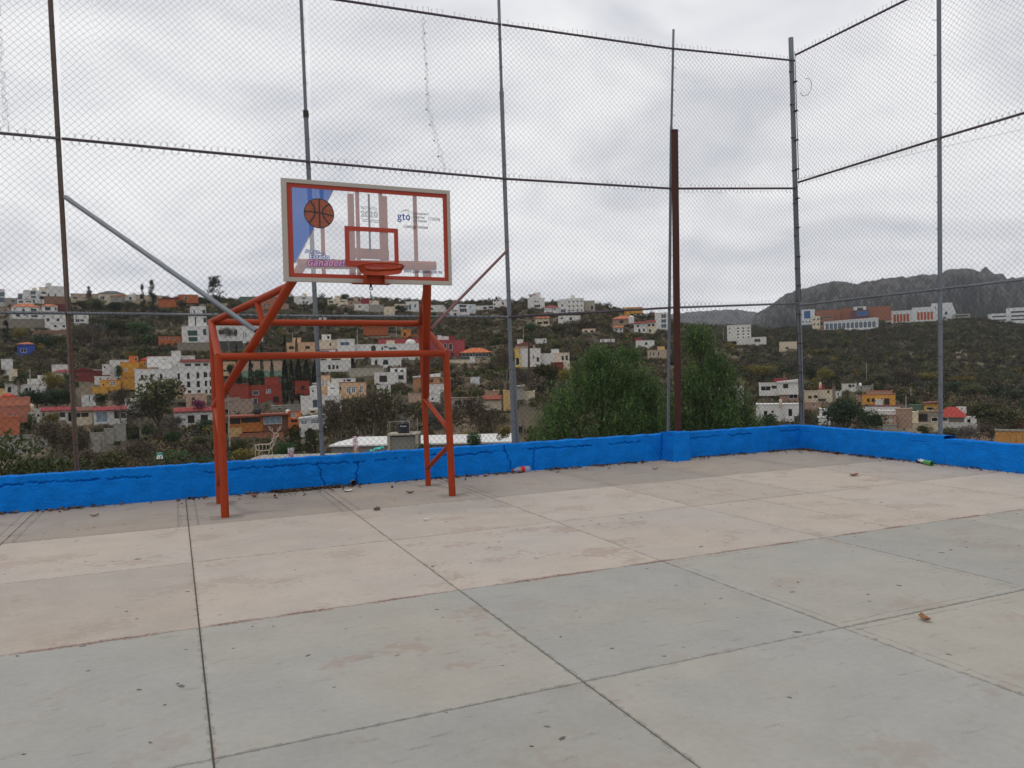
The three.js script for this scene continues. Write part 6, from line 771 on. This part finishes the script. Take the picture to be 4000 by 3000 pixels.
["bare",[27.72,-10.99,-75.09],9.86,4.37,"silvery leafless tree between the hoop and the double fence post",4.35],
["bare",[26.42,-11.07,-81.12],9.29,2.43,"brown leafless tree below the low dark roofed shed",4.04,1],
["bare",[32.39,-11.12,-81.78],8.75,3.43,"brown leafless tree below the cream house with a rusty brown tile porch roof",3.36,1],
["yellow",[27.34,-10.39,-64.35],7.06,1.27,"orange leaved shrub beside the double fence post",1.59],
["green",[12.8,-7.12,-33.64],5.98,0.75,"small leafy bush in front of the white roof",1.3],
["green",[10.66,-7.12,-34.58],5.55,0.84,"mid green tree beside the ochre yellow wall",0.9,1],
["palm",[126.03,32.02,-366.86],5.21,3.01,"small palm on the ridge beside the grey terraced block",3.51],
["conifer",[94.05,36.31,-391.93],7.86,1.75,"thin spired conifer on the ridge above the crimson house",4.46],
["olive",[82.93,38.43,-403.37],5.72,4.97,"olive green tree beside the cream modern ridge house",4.05,1],
["conifer",[107.76,34.2,-381.47],4.73,0.92,"thin dark conifer beside the white and turquoise ridge house with a dark water",3.05,1],
["conifer",[147.37,34.59,-368.44],4.23,0.82,"thin dark conifer beside the low white ridge house",3.85,1],
["round",[185.16,15.25,-290.87],5.84,6.86,"dark domed tree beside the white arched house",5.84],
["green",[132.17,14.92,-279.72],5.95,8.04,"broad mid green tree below the cream house with an orange tile balcony roof",5.95,1],
["olive",[123.64,13.48,-273.61],4.68,5.46,"olive green tree beside the small cream house",4.68,1],
["bare",[155.34,13.74,-274.44],8.56,11.01,"brown leafless tree beside the small cream house",8.56,1],
["bare",[151.2,14.83,-279.56],7.41,9.47,"brown leafless tree beside the white hillside house with a tile eave",7.41,1],
["olive",[138.87,13.78,-273.48],5.97,8.36,"broad olive green tree beside the small cream house",5.97,1],
["bare",[162.08,13.64,-273.12],6.55,9.42,"broad brown leafless tree below the white hillside house with a tile eave",6.55,1],
["olive",[201.44,14.32,-291.9],5.43,7.24,"broad olive green tree below the white tower block",5.43,1],
["bare",[130.83,12.83,-268.8],5.05,6.6,"broad brown leafless tree below the small cream house",5.05,1],
["bare",[142.51,13.29,-271.88],5.97,7.96,"brown leafless tree below the small cream house",5.97,1],
["bare",[155.27,12.63,-267.9],4.8,8.0,"brown leafless tree below the white hillside house with a tile eave",4.8,1],
["olive",[167.35,12.76,-272.43],4.12,5.76,"broad olive green tree below the white hillside house with a tile eave",4.12,1],
["olive",[169.85,8.48,-256.51],3.55,5.91,"olive green tree below the white hillside house with a tile eave",3.55,1],
["bare",[177.72,7.99,-256.33],3.98,5.57,"broad brown leafless tree below the white house with arches, tile eaves and an outdoor",3.98,1],
["olive",[119.48,7.46,-240.92],3.14,5.24,"broad olive green tree below the small white box house",3.14,1],
["bare",[165.69,11.77,-268.23],3.25,6.9,"brown leafless tree below the white house with arches, tile eaves and an outdoor",3.25,1],
["round",[110.54,3.42,-220.2],2.88,3.52,"small dark green tree below the small white box house",2.88,1],
["olive",[165.67,32.29,-361.99],3.1,5.69,"broad olive green tree beside the tall white ridge villa",3.1,1],
["olive",[196.94,30.43,-354.78],2.1,7.35,"broad olive green tree beside the bare concrete house",2.1,1],
["bare",[141.3,23.46,-323.38],7.79,9.17,"brown leafless tree above the cream house with an orange tile balcony roof",7.79,1],
["dead",[63.26,-4.78,-136.07],12.12,0.66,"dark limbless trunk standing before the white and yellow house",6.39],
["olive",[48.83,-10.01,-98.68],12.65,4.15,"tall olive green tree below the cream house with a rusty brown tile porch roof",3.29,1],
["yellow",[48.61,-11.25,-93.32],13.04,2.32,"rust brown shrub beside the pepper tree",2.55],
["bare",[45.55,-9.9,-100.12],11.56,2.86,"tall brown leafless tree below the cream house with a rusty brown tile porch roof",2.36,1],
["bare",[59.15,-4.8,-137.87],10.26,3.32,"tall brown leafless tree beside the low white house",4.4,1],
["yellow",[180.02,-3.48,-202.69],5.53,10.84,"broad yellow leaved tree below the white flat house with a red awning",5.53,1],
["olive",[162.34,-4.5,-190.77],5.54,8.07,"broad olive green tree below the beige house with columns seen above the pepper tree",5.54,1],
["yellow",[197.25,-5.53,-191.81],5.89,5.36,"yellow leaved tree below the beige house with columns seen above the pepper tree",5.89,1],
["yellow",[290.24,4.94,-285.52],4.02,11.91,"broad yellow leaved tree below the white house on the dark slope beside the corner",4.02,1],
["olive",[173.03,-8.19,-158.16],3.24,6.31,"broad olive green tree below the small white house with a flat canopy",3.24,1],
["olive",[170.72,-9.39,-141.13],3.66,7.49,"broad olive green tree below the rough grey house",3.66,1],
["yellow",[187.82,-10.41,-138.52],2.98,6.38,"broad yellow leaved tree below the rough grey house",2.98,1],
["round",[218.08,-8.89,-161.31],4.2,6.93,"broad dark green tree below the rough grey house",4.2,1],
["olive",[140.65,-8.19,-154.35],3.53,4.58,"small olive green tree below the small white house with a flat canopy",3.53,1],
["round",[199.42,-4.55,-200.71],4.99,4.99,"dark green tree below the white flat house with a red awning",4.99,1],
["bare",[222.68,-1.5,-229.87],6.3,8.19,"brown leafless tree below the white tower block",6.3,1],
["olive",[187.15,-9.33,-147.03],2.2,3.97,"olive green tree below the rough grey house",2.2,1],
["yellow",[251.31,-7.05,-182.8],3.38,7.33,"broad yellow leaved tree beside the rough grey house",3.38,1],
["olive",[219.2,-6.15,-188.72],4.38,8.22,"broad olive green tree below the white flat house with a red awning",4.38,1],
["bare",[228.03,-6.39,-186.47],5.51,9.37,"broad brown leafless tree below the white flat house with a red awning",5.51,1],
["yellow",[247.5,-5.85,-194.32],3.5,8.16,"yellow leaved tree below the white flat house with a red awning",3.5,1],
["round",[211.53,-10.05,-139.59],3.13,7.61,"dark green tree below the rough grey house",3.13,1],
["round",[218.11,-9.59,-148.18],3.75,7.04,"broad dark green tree below the small white house with a flat canopy",3.75,1],
["olive",[213.52,-9.5,-151.83],4.25,7.09,"olive green tree below the small white house with a flat canopy",4.25,1],
["palm",[156.02,-4.99,-166.27],6.63,3.84,"dense dark date palm behind the house with red framed window",4.47],
["palm",[129.28,-7.49,-123.33],7.14,2.77,"shaggy tall palm between the cream and yellow houses",6.67],
["round",[97.1,-11.38,-90.44],7.49,6.79,"big dark round tree in front of the cream stepped house",5.42],
["green",[97.66,-11.42,-85.83],5.71,4.09,"bright green bush beside the big dark round tree",3.35],
["conifer",[166.31,-7.48,-128.9],3.5,2.02,"dark pointed conifer beside the pitched brown roof",3.5],
["olive",[119.97,-10.7,-83.7],5.44,5.25,"olive green tree beside the pale pink flat roofed house",2.99,1],
["olive",[119.68,-10.72,-80.56],5.04,6.66,"broad olive green tree beside the pale pink flat roofed house",2.42,1],
["bare",[96.39,-12.18,-66.74],5.65,4.2,"brown leafless tree beside the pale pink flat roofed house",2.39,1],
["olive",[89.18,-13.11,-69.9],6.46,2.52,"olive green tree below the ochre yellow wall",2.07,1],
["olive",[87.64,-12.72,-65.12],6.21,2.99,"olive green tree beside the brick house with one barred window above the blue",2.0,1],
["green",[70.56,-13.46,-78.11],8.97,2.52,"mid green tree below the pale pink flat roofed house",2.49,1],
["bare",[89.98,-12.43,-91.4],6.96,2.27,"brown leafless tree below the white gate house",3.27,1],
["bare",[84.76,-10.54,-60.94],4.5,2.84,"brown leafless tree beside the brick house with one barred window above the blue",1.63,1]
];
const KIND = { round: ['broadleaf_tree', 'dark green broadleaf tree among the valley houses', 'tree', 'dark trees in the valley'], green: ['broadleaf_tree', 'mid green leafy tree on the valley side', 'tree', 'green trees in the valley'], olive: ['broadleaf_tree', 'dull olive green tree on the valley side', 'tree', 'olive coloured trees in the valley'], yellow: ['yellowing_tree', 'yellow leaved tree on the valley side', 'tree', 'yellow trees in the valley'], bare: ['bare_tree', 'brown leafless tree on the valley side', 'tree', 'leafless trees in the valley'], cypress: ['cypress_tree', 'slim dark cypress standing among the red and peach houses', 'cypress', 'cypresses by the red house'], conifer: ['conifer_tree', 'thin dark conifer on the ridge', 'tree', 'ridge conifers'], hedge: ['clipped_hedge', '', 'hedge', 'clipped hedge columns'], bougainvillea: ['bougainvillea', '', 'shrub', ''], palm: ['palm_tree', 'palm', 'palm', 'palms'], dead: ['tree_trunk', '', 'tree', ''] };
function palm(t, h, w) {
  const r = rng(Math.round(h * 100)), tr = h - w * .45; part('trunk', rodG(V(0, -1, 0), V(.1, tr, 0), w * .09 + .12, 10, w * .07 + .1), paleBarkM, t);
  const L = new Leaves(), R = w * .56; for (let k = 0; k < 46; k++) { const a = r() * 6.283, e = -.7 + 1.9 * r(); let P = V(.1, tr, 0); for (let s = 0; s < 7; s++) { const b = e - s * .28, Q = P.clone().add(V(Math.cos(a) * Math.cos(b), Math.sin(b), Math.sin(a) * Math.cos(b)).multiplyScalar(R / 6)); const c = e < -.15 ? [.09, .07, .045] : [.03, .045, .022]; L.sliver(P, Q, .05, r, c, .5); for (let q = 0; q < 4; q++) L.sliver(P.clone().lerp(Q, q / 4), P.clone().lerp(Q, q / 4).add(V((r() - .5) * R * .35, -R * .16, (r() - .5) * R * .35)), .035, r, c, .8); P = Q; } } part('crown', L.build(), twigMat, t);
}
let ti = 0;
for (const [kind, p, h, w, lab, ch, grouped] of TREES) {
  ti++; const [name, label, cat, group] = KIND[kind]; const t = thing(name, lab || label, cat, p, (ti * 2.4) % 6.28, lab && !grouped ? undefined : group);
  if (kind === 'palm') { palm(t, h, w); continue; }
  if (kind === 'dead') { part('trunk', rodG(V(0, -1, 0), V(.2, h, .1), w * .5, 9, w * .28), barkM, t); continue; }
  const set = kind === 'bare' && ti % 3 === 0 ? protos.grey : protos[kind], c = part('crown', set[ti % set.length], kind === 'bare' ? twigMat : leafMat, t); const k1 = kind === 'hedge' || kind === 'cypress' ? 1 : .86, full = kind === 'cypress' || kind === 'hedge' || kind === 'conifer', hc = full ? h : Math.min(h, Math.max(ch, w * .7)); c.scale.set(w / 2 / k1, hc / 2 / (full ? 1 : .86), w / 2 / k1); c.position.y = h - hc;
  if (kind === 'cypress') { part('trunk', rodG(V(0, -.5, 0), V(0, h * .3, 0), .14, 6), barkM, t); continue; }
  if (kind === 'hedge') { part('trunk', rodG(V(0, -.5, 0), V(0, h * .5, 0), .2, 6), barkM, t); continue; }
  const tr = part('trunk', trunks[ti % 3], kind === 'bare' ? paleBarkM : barkM, t); tr.scale.set(Math.min(w, h) * .5, h * .5, Math.min(w, h) * .5);
  
}
{ // scrub on the slopes: dry bushes beyond counting
  const r = rng(2024), bushG = [0, 1, 2, 3].map((s) => { const q = rng(300 + s), L = new Leaves(); const nl = 4; for (let k = 0; k < nl; k++) { const a = q() * 6.28, x = Math.cos(a) * .45 * q(), z = Math.sin(a) * .45 * q(), y = .35 + .35 * q(), R = .35 + .2 * q(); for (let i = 0; i < 34; i++) { const a2 = q() * 6.283, b = Math.acos(1 - 1.8 * q()), d = R * (.6 + .5 * q()); L.leaf(x + Math.sin(b) * Math.cos(a2) * d, y + Math.cos(b) * d * .8, z + Math.sin(b) * Math.sin(a2) * d, .15, q, [1, 1, 1], .7, 1.5); } } return L.build(); });
  const lists = [[], [], [], []]; const q = new THREE.Quaternion(), e = new THREE.Euler();
  const put = (d0, d1, u0, u1, n, s0, s1) => { for (let i = 0; i < n; i++) {
    const d = Math.sqrt(lerp(d0 * d0, d1 * d1, r())), u = lerp(u0, u1, r()), x = d * (FX + RX * u), z = d * (FZ + RZ * u);
    let s = lerp(s0, s1, r() * r()); const bare = fbm2(x * .016 + 20, z * .016, 3); if (bare > .3 && r() < .65) continue;
    let hit = false; for (const f of PLOTS) { const dx = x - f[0], dz = z - f[1]; if (dx * dx + dz * dz > 1600) continue; const lx = dx * f[4] - dz * f[5], lz = dx * f[5] + dz * f[4]; if (Math.abs(lx) < f[3] + s * .5 && lz > -9 && lz < s * .8) { hit = true; break; } } if (hit) continue;
    { const room = clearLine(x, z, 45) - ground(x, z) + .35; if (room < .35) continue; s = Math.min(s, room); }
    const y = ground(x, z) + relief(x, z, d) - s * .12, k = fbm2(x * .03 + 3, z * .03, 3) + (r() - .5) * .9, right = u > .3 && d > 230;
    let c = k > .35 ? [.066, .076, .03] : k > -.15 ? [.108, .092, .055] : k > -.5 ? [.112, .092, .068] : [.045, .058, .027];
    if (right) c = k > .45 ? [.088, .09, .042] : k > -.1 ? [.066, .068, .038] : [.078, .07, .05]; if (r() < .035) c = [.15, .115, .03];
    const v = .75 + .5 * r(); lists[i & 3].push([new THREE.Matrix4().compose(V(x, y, z), q.setFromEuler(e.set(0, r() * 6.28, 0)), V(s, s * (.8 + .5 * r()), s)), c[0] * v, c[1] * v, c[2] * v]);
  } };
  put(18, 60, -.95, .9, 1300, .6, 1.5); put(60, 170, -.95, .9, 6500, 1.1, 2.8); put(170, 300, -.95, .9, 16000, 1.0, 3); put(300, 470, -.95, .25, 13000, 1.1, 3.2); put(230, 720, .2, .95, 26000, 1.5, 3.6); put(430, 900, .1, .45, 5000, 1.8, 3.6);
  lists.forEach((l, k) => { const m = new THREE.InstancedMesh(bushG[k], twigMat, l.length), c = new THREE.Color(); l.forEach((a, i) => { m.setMatrixAt(i, a[0]); m.setColorAt(i, c.setRGB(a[1], a[2], a[3])); }); m.name = numbered('scrub'); m.userData = { kind: 'stuff', label: 'dry scrub covering the valley slopes', category: 'scrub' }; shade(m); scene.add(m); });
}
// ---------------------------------------------------------------- close behind the wall
function pepperTree(label, base, lobes0, seed, n, lift) {
  const lobes = lobes0.map(([x, y, z, R, ry]) => [x, y + lift, z, R, ry]); // weeping leaf strands hung through the crown
  const t = thing('pepper_tree', label, 'tree', base, 0, 'pepper trees behind the court wall'), r = rng(seed), L = new Leaves(), limb = [];
  limb.push(rodG(V(0, -2, 0), V(.3, 2.2 + lift, 0), .28, 10, .16));
  const total = lobes.reduce((s, l) => s + l[3] ** 2, 0);
  for (const [x, y, z, R, ry] of lobes) {
    const mid = V(x * .45, 1.6 + lift * .8 + (y - lift) * .35, z * .45), end = V(x, y, z); limb.push(rodG(V(.2, 1 + lift * .7, 0), mid, .14, 7, .08), rodG(mid, end, .08, 6, .03)); for (let k = 0; k < 5; k++) limb.push(rodG(mid.clone().lerp(end, .3 + .6 * r()), end.clone().add(V((r() - .5) * R * 1.7, (r() - .3) * ry * 1.3, (r() - .5) * R * 1.7)), .03, 5, .008));
    const m = Math.round(n * R * R / total);
    for (let i = 0; i < m; i++) { const a = r() * 6.283, b = Math.acos(1 - 2 * r()), q = Math.pow(r(), .4) * (.82 + .28 * n3(Math.cos(a) * 1.8 + seed, b * 2, Math.sin(a) * 1.8 + x)); let P = V(x + Math.sin(b) * Math.cos(a) * q * R, y + Math.cos(b) * q * ry, z + Math.sin(b) * Math.sin(a) * q * R); const k = .7 + .7 * r(), tone = r() < .3 ? [.11 * k, .185 * k, .05 * k] : [.066 * k, .12 * k, .034 * k]; const dx = (r() - .5) * .1, dz = (r() - .5) * .1, len = 4 + Math.floor(r() * 6); for (let s = 0; s < len; s++) { L.leaf(P.x, P.y, P.z, .05, r, tone, .6, 3.6, .6); P = V(P.x + dx * (1 - s * .1), P.y - .085, P.z + dz * (1 - s * .1)); } }
  }
  part('trunk', merge(limb), barkM, t); part('crown', L.build(), leafMat, t);
}
const near = (u, d, y) => [d * (FX + RX * u), y, d * (FZ + RZ * u)];
pepperTree('wide weeping green pepper tree between the double fence post and the brown post', near(.12, 42, -9), [[-.6, 6.9, 0, 1.9, 1.8], [1.2, 6.8, .5, 1.7, 1.7], [2.6, 5.9, 0, 1.5, 1.9], [-2.4, 5.4, 0, 1.6, 1.8], [-3.4, 3.9, .3, 1.5, 1.9], [.3, 4.4, 1, 2.3, 2.2], [2.2, 3.6, .3, 1.8, 2], [-1.5, 3, .5, 2, 2], [3.4, 4.2, -.3, 1.1, 1.5], [3.6, 2.8, .2, 1.3, 1.5], [-4.2, 2.6, .4, 1.2, 1.5], [-3.2, 2.2, .8, 1.6, 1.5], [-.4, 8.2, .2, 1.0, .7], [1.6, 8.3, -.2, .9, .6]], 61, 12500, 3.3);
pepperTree('narrower weeping pepper tree between the brown post and the corner post', near(.25, 40, -9), [[-.3, 8.6, 0, 1.1, 1.1], [.6, 7, 0, 1.3, 1.5], [-.9, 6.4, .3, 1.3, 1.6], [1.6, 5.6, 0, 1.2, 1.5], [.2, 4.6, .4, 1.7, 1.8], [-1.2, 3.6, 0, 1.3, 1.6], [1.9, 3.2, .2, 1.2, 1.4], [2.9, 2.9, 0, .9, 1], [-2, 5, .2, 1.1, 1.6], [-2, 3, .3, 1.2, 1.6], [2.4, 4.2, .2, 1.1, 1.3], [1, 3, .6, 1.6, 1.7]], 62, 8200, 3.6);
function bush(name, label, p, R, H, n, size, tone, seed) { const t = thing(name, label, 'bush', p, 0, 'bushes behind the court wall'), r = rng(seed), L = new Leaves(), lobes = []; for (let k = 0; k < 8; k++) { const a = r() * 6.28, q = R * .7 * Math.sqrt(r()); lobes.push([Math.cos(a) * q, H * (.35 + .5 * r()), Math.sin(a) * q, R * (.35 + .2 * r())]); } for (let i = 0; i < n; i++) { const [x, y, z, q] = lobes[i % 8], a = r() * 6.283, b = Math.acos(1 - 2 * r()), d = q * (.6 + .45 * r()), k = .6 + .9 * r(); L.leaf(x + Math.sin(b) * Math.cos(a) * d, y + Math.cos(b) * d, z + Math.sin(b) * Math.sin(a) * d, size * (.7 + .6 * r()), r, tone.map((v) => v * k), .7, 2.1, .4); } const st = []; for (const [x, y, z] of lobes) st.push(rodG(V(0, -.5, 0), V(x, y, z), .03, 5, .01)); part('stem', merge(st), barkM, t); part('foliage', L.build(), leafMat, t); }
bush('leafy_bush', 'broad leaved bush pressed against the fence at the far end of the blue wall', near(-.63, 17, -3.3), 1.5, 3.9, 5200, .06, [.045, .06, .02], 71);
bush('leafy_bush', 'low yellowish bush behind the rusty fence post', near(-.535, 16.5, -3.0), 1.0, 2.95, 2600, .05, [.09, .085, .03], 72);
bush('leafy_bush', 'green bush at the wall foot beside the hoop leg', near(-.36, 20, -3.6), 1.6, 3.1, 3200, .05, [.04, .055, .02], 73);
bush('leafy_bush', 'dry brown bush behind the low yellowish bush', near(-.47, 22, -4.2), 1.6, 3.7, 3200, .045, [.075, .058, .035], 74);
bush('leafy_bush', 'dark green bush beside the bucket pole', near(-.43, 30, -6), 2.2, 4.5, 3600, .06, [.035, .045, .02], 75);
bush('leafy_bush', 'green creeper bush right behind the post stub', near(.05, 15.5, -2.8), .8, 3.0, 1800, .045, [.045, .065, .025], 76);
{ // concrete terrace below the wall with the festive frames
  const p = near(-.235, 23, -.8), tr = thing('terrace', 'bare concrete terrace roof just below the blue wall', 'terrace', p, -.42); part('roof_slab', boxG(-2.4, 6, -.18, 0, -.9, 3), wallM('concrete'), tr); part('wall', boxG(-2.2, 5.8, -5, -.181, -.8, 2.8), wallM('block'), tr);
  const w = thing('wire_reindeer', 'white wire frame reindeer decoration with antlers', 'decoration', near(-.318, 22.5, -.8), -.1); w.scale.setScalar(.82); const m = std(0xb8ab9a, .7), W = (pts, r = .011) => pathG(pts.map((q) => V(...q)), r, 5);
  const side = (z) => [W([[-.42, .52, z], [-.3, .56, z], [0, .55, z], [.12, .62, z], [.17, .78, z * .6], [.2, .9, z * .4]]), W([[-.42, .52, z], [-.46, .4, z], [-.3, .33, z], [0, .34, z], [.12, .42, z], [.17, .6, z]]), W([[-.4, .45, z], [-.46, .25, z], [-.42, 0, z]]), W([[-.3, .34, z], [-.33, .2, z], [-.28, 0, z]]), W([[.04, .36, z], [.0, .18, z], [.06, 0, z]]), W([[.11, .4, z], [.13, .2, z], [.17, 0, z]])];
  part('body_frame', merge([...side(-.08), ...side(.08), W([[-.42, .52, -.08], [-.45, .54, 0], [-.42, .52, .08]]), W([[0, .55, -.08], [0, .57, 0], [0, .55, .08]]), W([[0, .34, -.08], [0, .32, 0], [0, .34, .08]]), ...[-.32, -.2, -.08, .06].map((x) => W([[x, .55, 0], [x, .5, .1], [x, .38, .09], [x, .33, 0], [x, .38, -.09], [x, .5, -.1], [x, .55, 0]], .01)), W([[.1, .42, .06], [.2, .55, .05], [.26, .7, .04], [.27, .8, .03]]), W([[.05, .58, 0], [.2, .66, .02], [.1, .72, 0], [.24, .78, 0]], .01)]), m, w);
  part('head_frame', merge([W([[.2, .9, .03], [.28, .93, .03], [.36, .87, .02], [.35, .82, 0], [.24, .8, .02], [.2, .9, .03]]), W([[.2, .9, -.03], [.28, .93, -.03], [.36, .87, -.02], [.24, .8, -.02], [.2, .9, -.03]]), W([[.17, .6, 0], [.22, .72, 0], [.24, .8, 0]])]), m, w);
  for (const s of [-1, 1]) part('antler', merge([W([[.24 + .02 * s, .92, .02], [.24 + .1 * s, 1.0, .02], [.24 + .19 * s, 1.08, .03], [.24 + .21 * s, 1.2, .04]]), W([[.24 + .1 * s, 1.0, .02], [.24 + .08 * s, 1.12, .03]]), W([[.24 + .16 * s, 1.05, .03], [.24 + .14 * s, 1.17, .04]])].map((g) => g.rotateY(.9 * s * 0))), m, w);
  const ribbon = (pos, h, label, cols, seed) => { const t = thing('garland_post', label, 'decoration', pos); part('post', rodG(V(0, 0, 0), V(0, h, 0), .03, 8), std(0xc8c4c0, .8), t); const r = rng(seed); cols.forEach((c, k) => { const L = new Leaves(); for (let i = 0; i < 120; i++) { const a = r() * 6.28, y = (c[3] + (c[4] - c[3]) * r()) * h; L.leaf(Math.cos(a) * .07, y, Math.sin(a) * .07, .028, r, c, .5, 1.3); } part('garland', L.build(), twigMat, t); }); };
  ribbon(near(-.205, 23, -.8), .58, 'post wrapped in pink, white and yellow garland', [[.5, .06, .26, .3, 1], [.6, .56, .58, .25, 1], [.55, .3, .03, 0, .35]], 5);
  ribbon(near(-.289, 22.3, -.8), .34, 'short post with a pink bow beside the reindeer', [[.45, .05, .25, .1, .7], [.6, .58, .6, .5, 1]], 6);
  const tp = part('tarpaulin', (() => { const g = new THREE.PlaneGeometry(.4, .3, 10, 8); g.rotateX(-Math.PI / 2); const q = g.attributes.position; for (let i = 0; i < q.count; i++) q.setY(i, .18 + .22 * q.getX(i) + .05 * n2(q.getX(i) * 9, q.getZ(i) * 9)); g.computeVertexNormals(); return g; })(), std(0x2fb0a8, .6, { side: THREE.DoubleSide })); tp.position.set(...near(-.178, 23, -.8)); tag(tp, 'crumpled turquoise plastic sheet on the terrace behind the wall', 'plastic sheet');
  const cord = part('light_cord', pathG([near(-.35, 21.6, -.78), near(-.32, 21.8, -.77), near(-.29, 21.8, -.785), near(-.25, 22, -.775), near(-.2, 22, -.785)].map((q) => V(...q)), .014, 6), std(0xc0b4a4, .8)); tag(cord, 'pale string of lights lying before the reindeer', 'cord');
}
{ // long shed with a white sheet roof, and the tank tower before it
  const sh = thing('shed', 'long grey block shed with a white sheet roof behind the tank tower', 'shed', near(-.118, 75, -10.5), -.42); const W2 = 8.9, yE = 5.33, yR = 5.9;
  part('block_wall', boxG(-W2, W2, 0, yE - .06, -3.6, 0), wallM('block'), sh); const rg = new THREE.BufferGeometry(), q = [[-W2 - .2, yE, .25], [W2 + .2, yE, .25], [W2 + .2, yR, -2.6], [-W2 + 2.2, yR, -2.6], [-W2 - .2, yE, -4]]; rg.setAttribute('position', new THREE.Float32BufferAttribute([0, 1, 2, 0, 2, 3, 0, 3, 4].flatMap((i) => q[i]).concat([0, 1, 2, 0, 2, 3, 0, 3, 4].flatMap((i) => [q[i][0], q[i][1] - .1, q[i][2]])), 3)); rg.computeVertexNormals(); part('roof_sheet', rg, std(0xc9cac8, .7, { side: THREE.DoubleSide }), sh); part('eave', boxG(-W2 - .2, W2 + .2, yE - .14, yE - .005, .12, .26), wallM('white'), sh);
  const tw = thing('tank_tower', 'grey block tower with pale corner columns carrying the water tank', 'tower', near(-.1415, 66, -9), -.38), H = 5.45;
  part('block_wall', boxG(-1.15, 1.15, 0, H - .12, -1.15, 1.15), wallM('block'), tw); const paleM = wallM('concreteH'); for (const [x, z] of [[-1, -1], [1, -1], [-1, 1], [1, 1]]) part('column', boxG(x * 1.18 - .12, x * 1.18 + .12, 0, H, z * 1.18 - .12, z * 1.18 + .12), paleM, tw); part('roof_slab', boxG(-1.32, 1.32, H + .002, H + .12, -1.32, 1.32), paleM, tw); for (const y of [3.4]) part('beam', boxG(-1.06, 1.06, y, y + .14, 1.16, 1.2), paleM, tw);
  const block = std(0x8e8c87, .95, { map: grimeT }); for (let j = 0; j < 9; j++) for (let i = 0; i < 5; i++) { const x = -1.04 + i * .42 + (j & 1 ? .2 : 0), y = H - .36 - j * .21; if (x + .39 > 1.06) continue; part('block', boxG(x, Math.min(1.05, x + .39), y, y + .19, 1.14, 1.162 + ((i * 7 + j * 3) % 4) * .004), block, tw); }
  for (const [x, z] of [[-1.2, 1.25], [-1.05, 1.25], [.6, 1.2], [1.25, 1.1]]) part('pipe', rodG(V(x, 0, z), V(x, H + (x < -1.1 ? 1.2 : x > 1 ? 1.4 : 1.15), z), .028, 6), paleM, tw); part('pipe', rodG(V(-1.2, H + 1.15, 1.25), V(.6, H + 1.2, 1.2), .025, 6), paleM, tw);
  const tk = thing('water_tank', 'black water tank with a ribbed shoulder on the grey block tower', 'tank', near(-.1415, 66, -9 + H + .12), .3), R = .52; part('tank_body', new THREE.LatheGeometry([[0, 0], [R, 0], [R * 1.02, .1], [R, .2], [R * 1.02, .32], [R, .44], [R * 1.02, .58], [R, .7], [R * 1.08, .8], [R * .98, .86], [R * .5, 1.12], [R * .5, 1.18], [0, 1.18]].map((q) => new THREE.Vector2(...q)), 28), std(0x16171c, .45), tk); part('lid', rodG(V(0, 1.18, 0), V(0, 1.26, 0), R * .5, 18), std(0x16171c, .45), tk);
  const cv = document.createElement('canvas'); cv.width = 256; cv.height = 128; const c = cv.getContext('2d'); c.clearRect(0, 0, 256, 128); c.fillStyle = '#c9d4e4'; c.font = 'italic bold 72px sans-serif'; c.fillText('Rotoplas', 6, 84, 244); const tx = new THREE.CanvasTexture(cv); tx.colorSpace = THREE.SRGBColorSpace; const lg = new THREE.CylinderGeometry(R * 1.03, R * 1.03, .3, 16, 1, true, -.55, 1.1); lg.translate(0, .6, 0); lg.rotateY(-.7); part('lettering', lg, std(0xffffff, .6, { map: tx, transparent: true, side: THREE.DoubleSide }), tk);
}
{ const t = thing('bucket_pole', 'white and turquoise bucket upturned on a thin wooden pole', 'bucket', near(-.46, 35, -7)); part('pole', rodG(V(0, 0, 0), V(.02, 5.1, 0), .03, 7), std(0x6e5a40, .9), t); part('bucket', new THREE.LatheGeometry([[0, .26], [.11, .26], [.13, .02], [.14, 0]].map((q) => new THREE.Vector2(...q)), 20).translate(.02, 5.02, 0), std(0xd6dcdc, .6, { side: THREE.DoubleSide }), t); part('rim', rodG(V(.02, 5.2, 0), V(.02, 5.29, 0), .128, 18), std(0x3aa89c, .6), t); }

renderer.render(scene, camera);
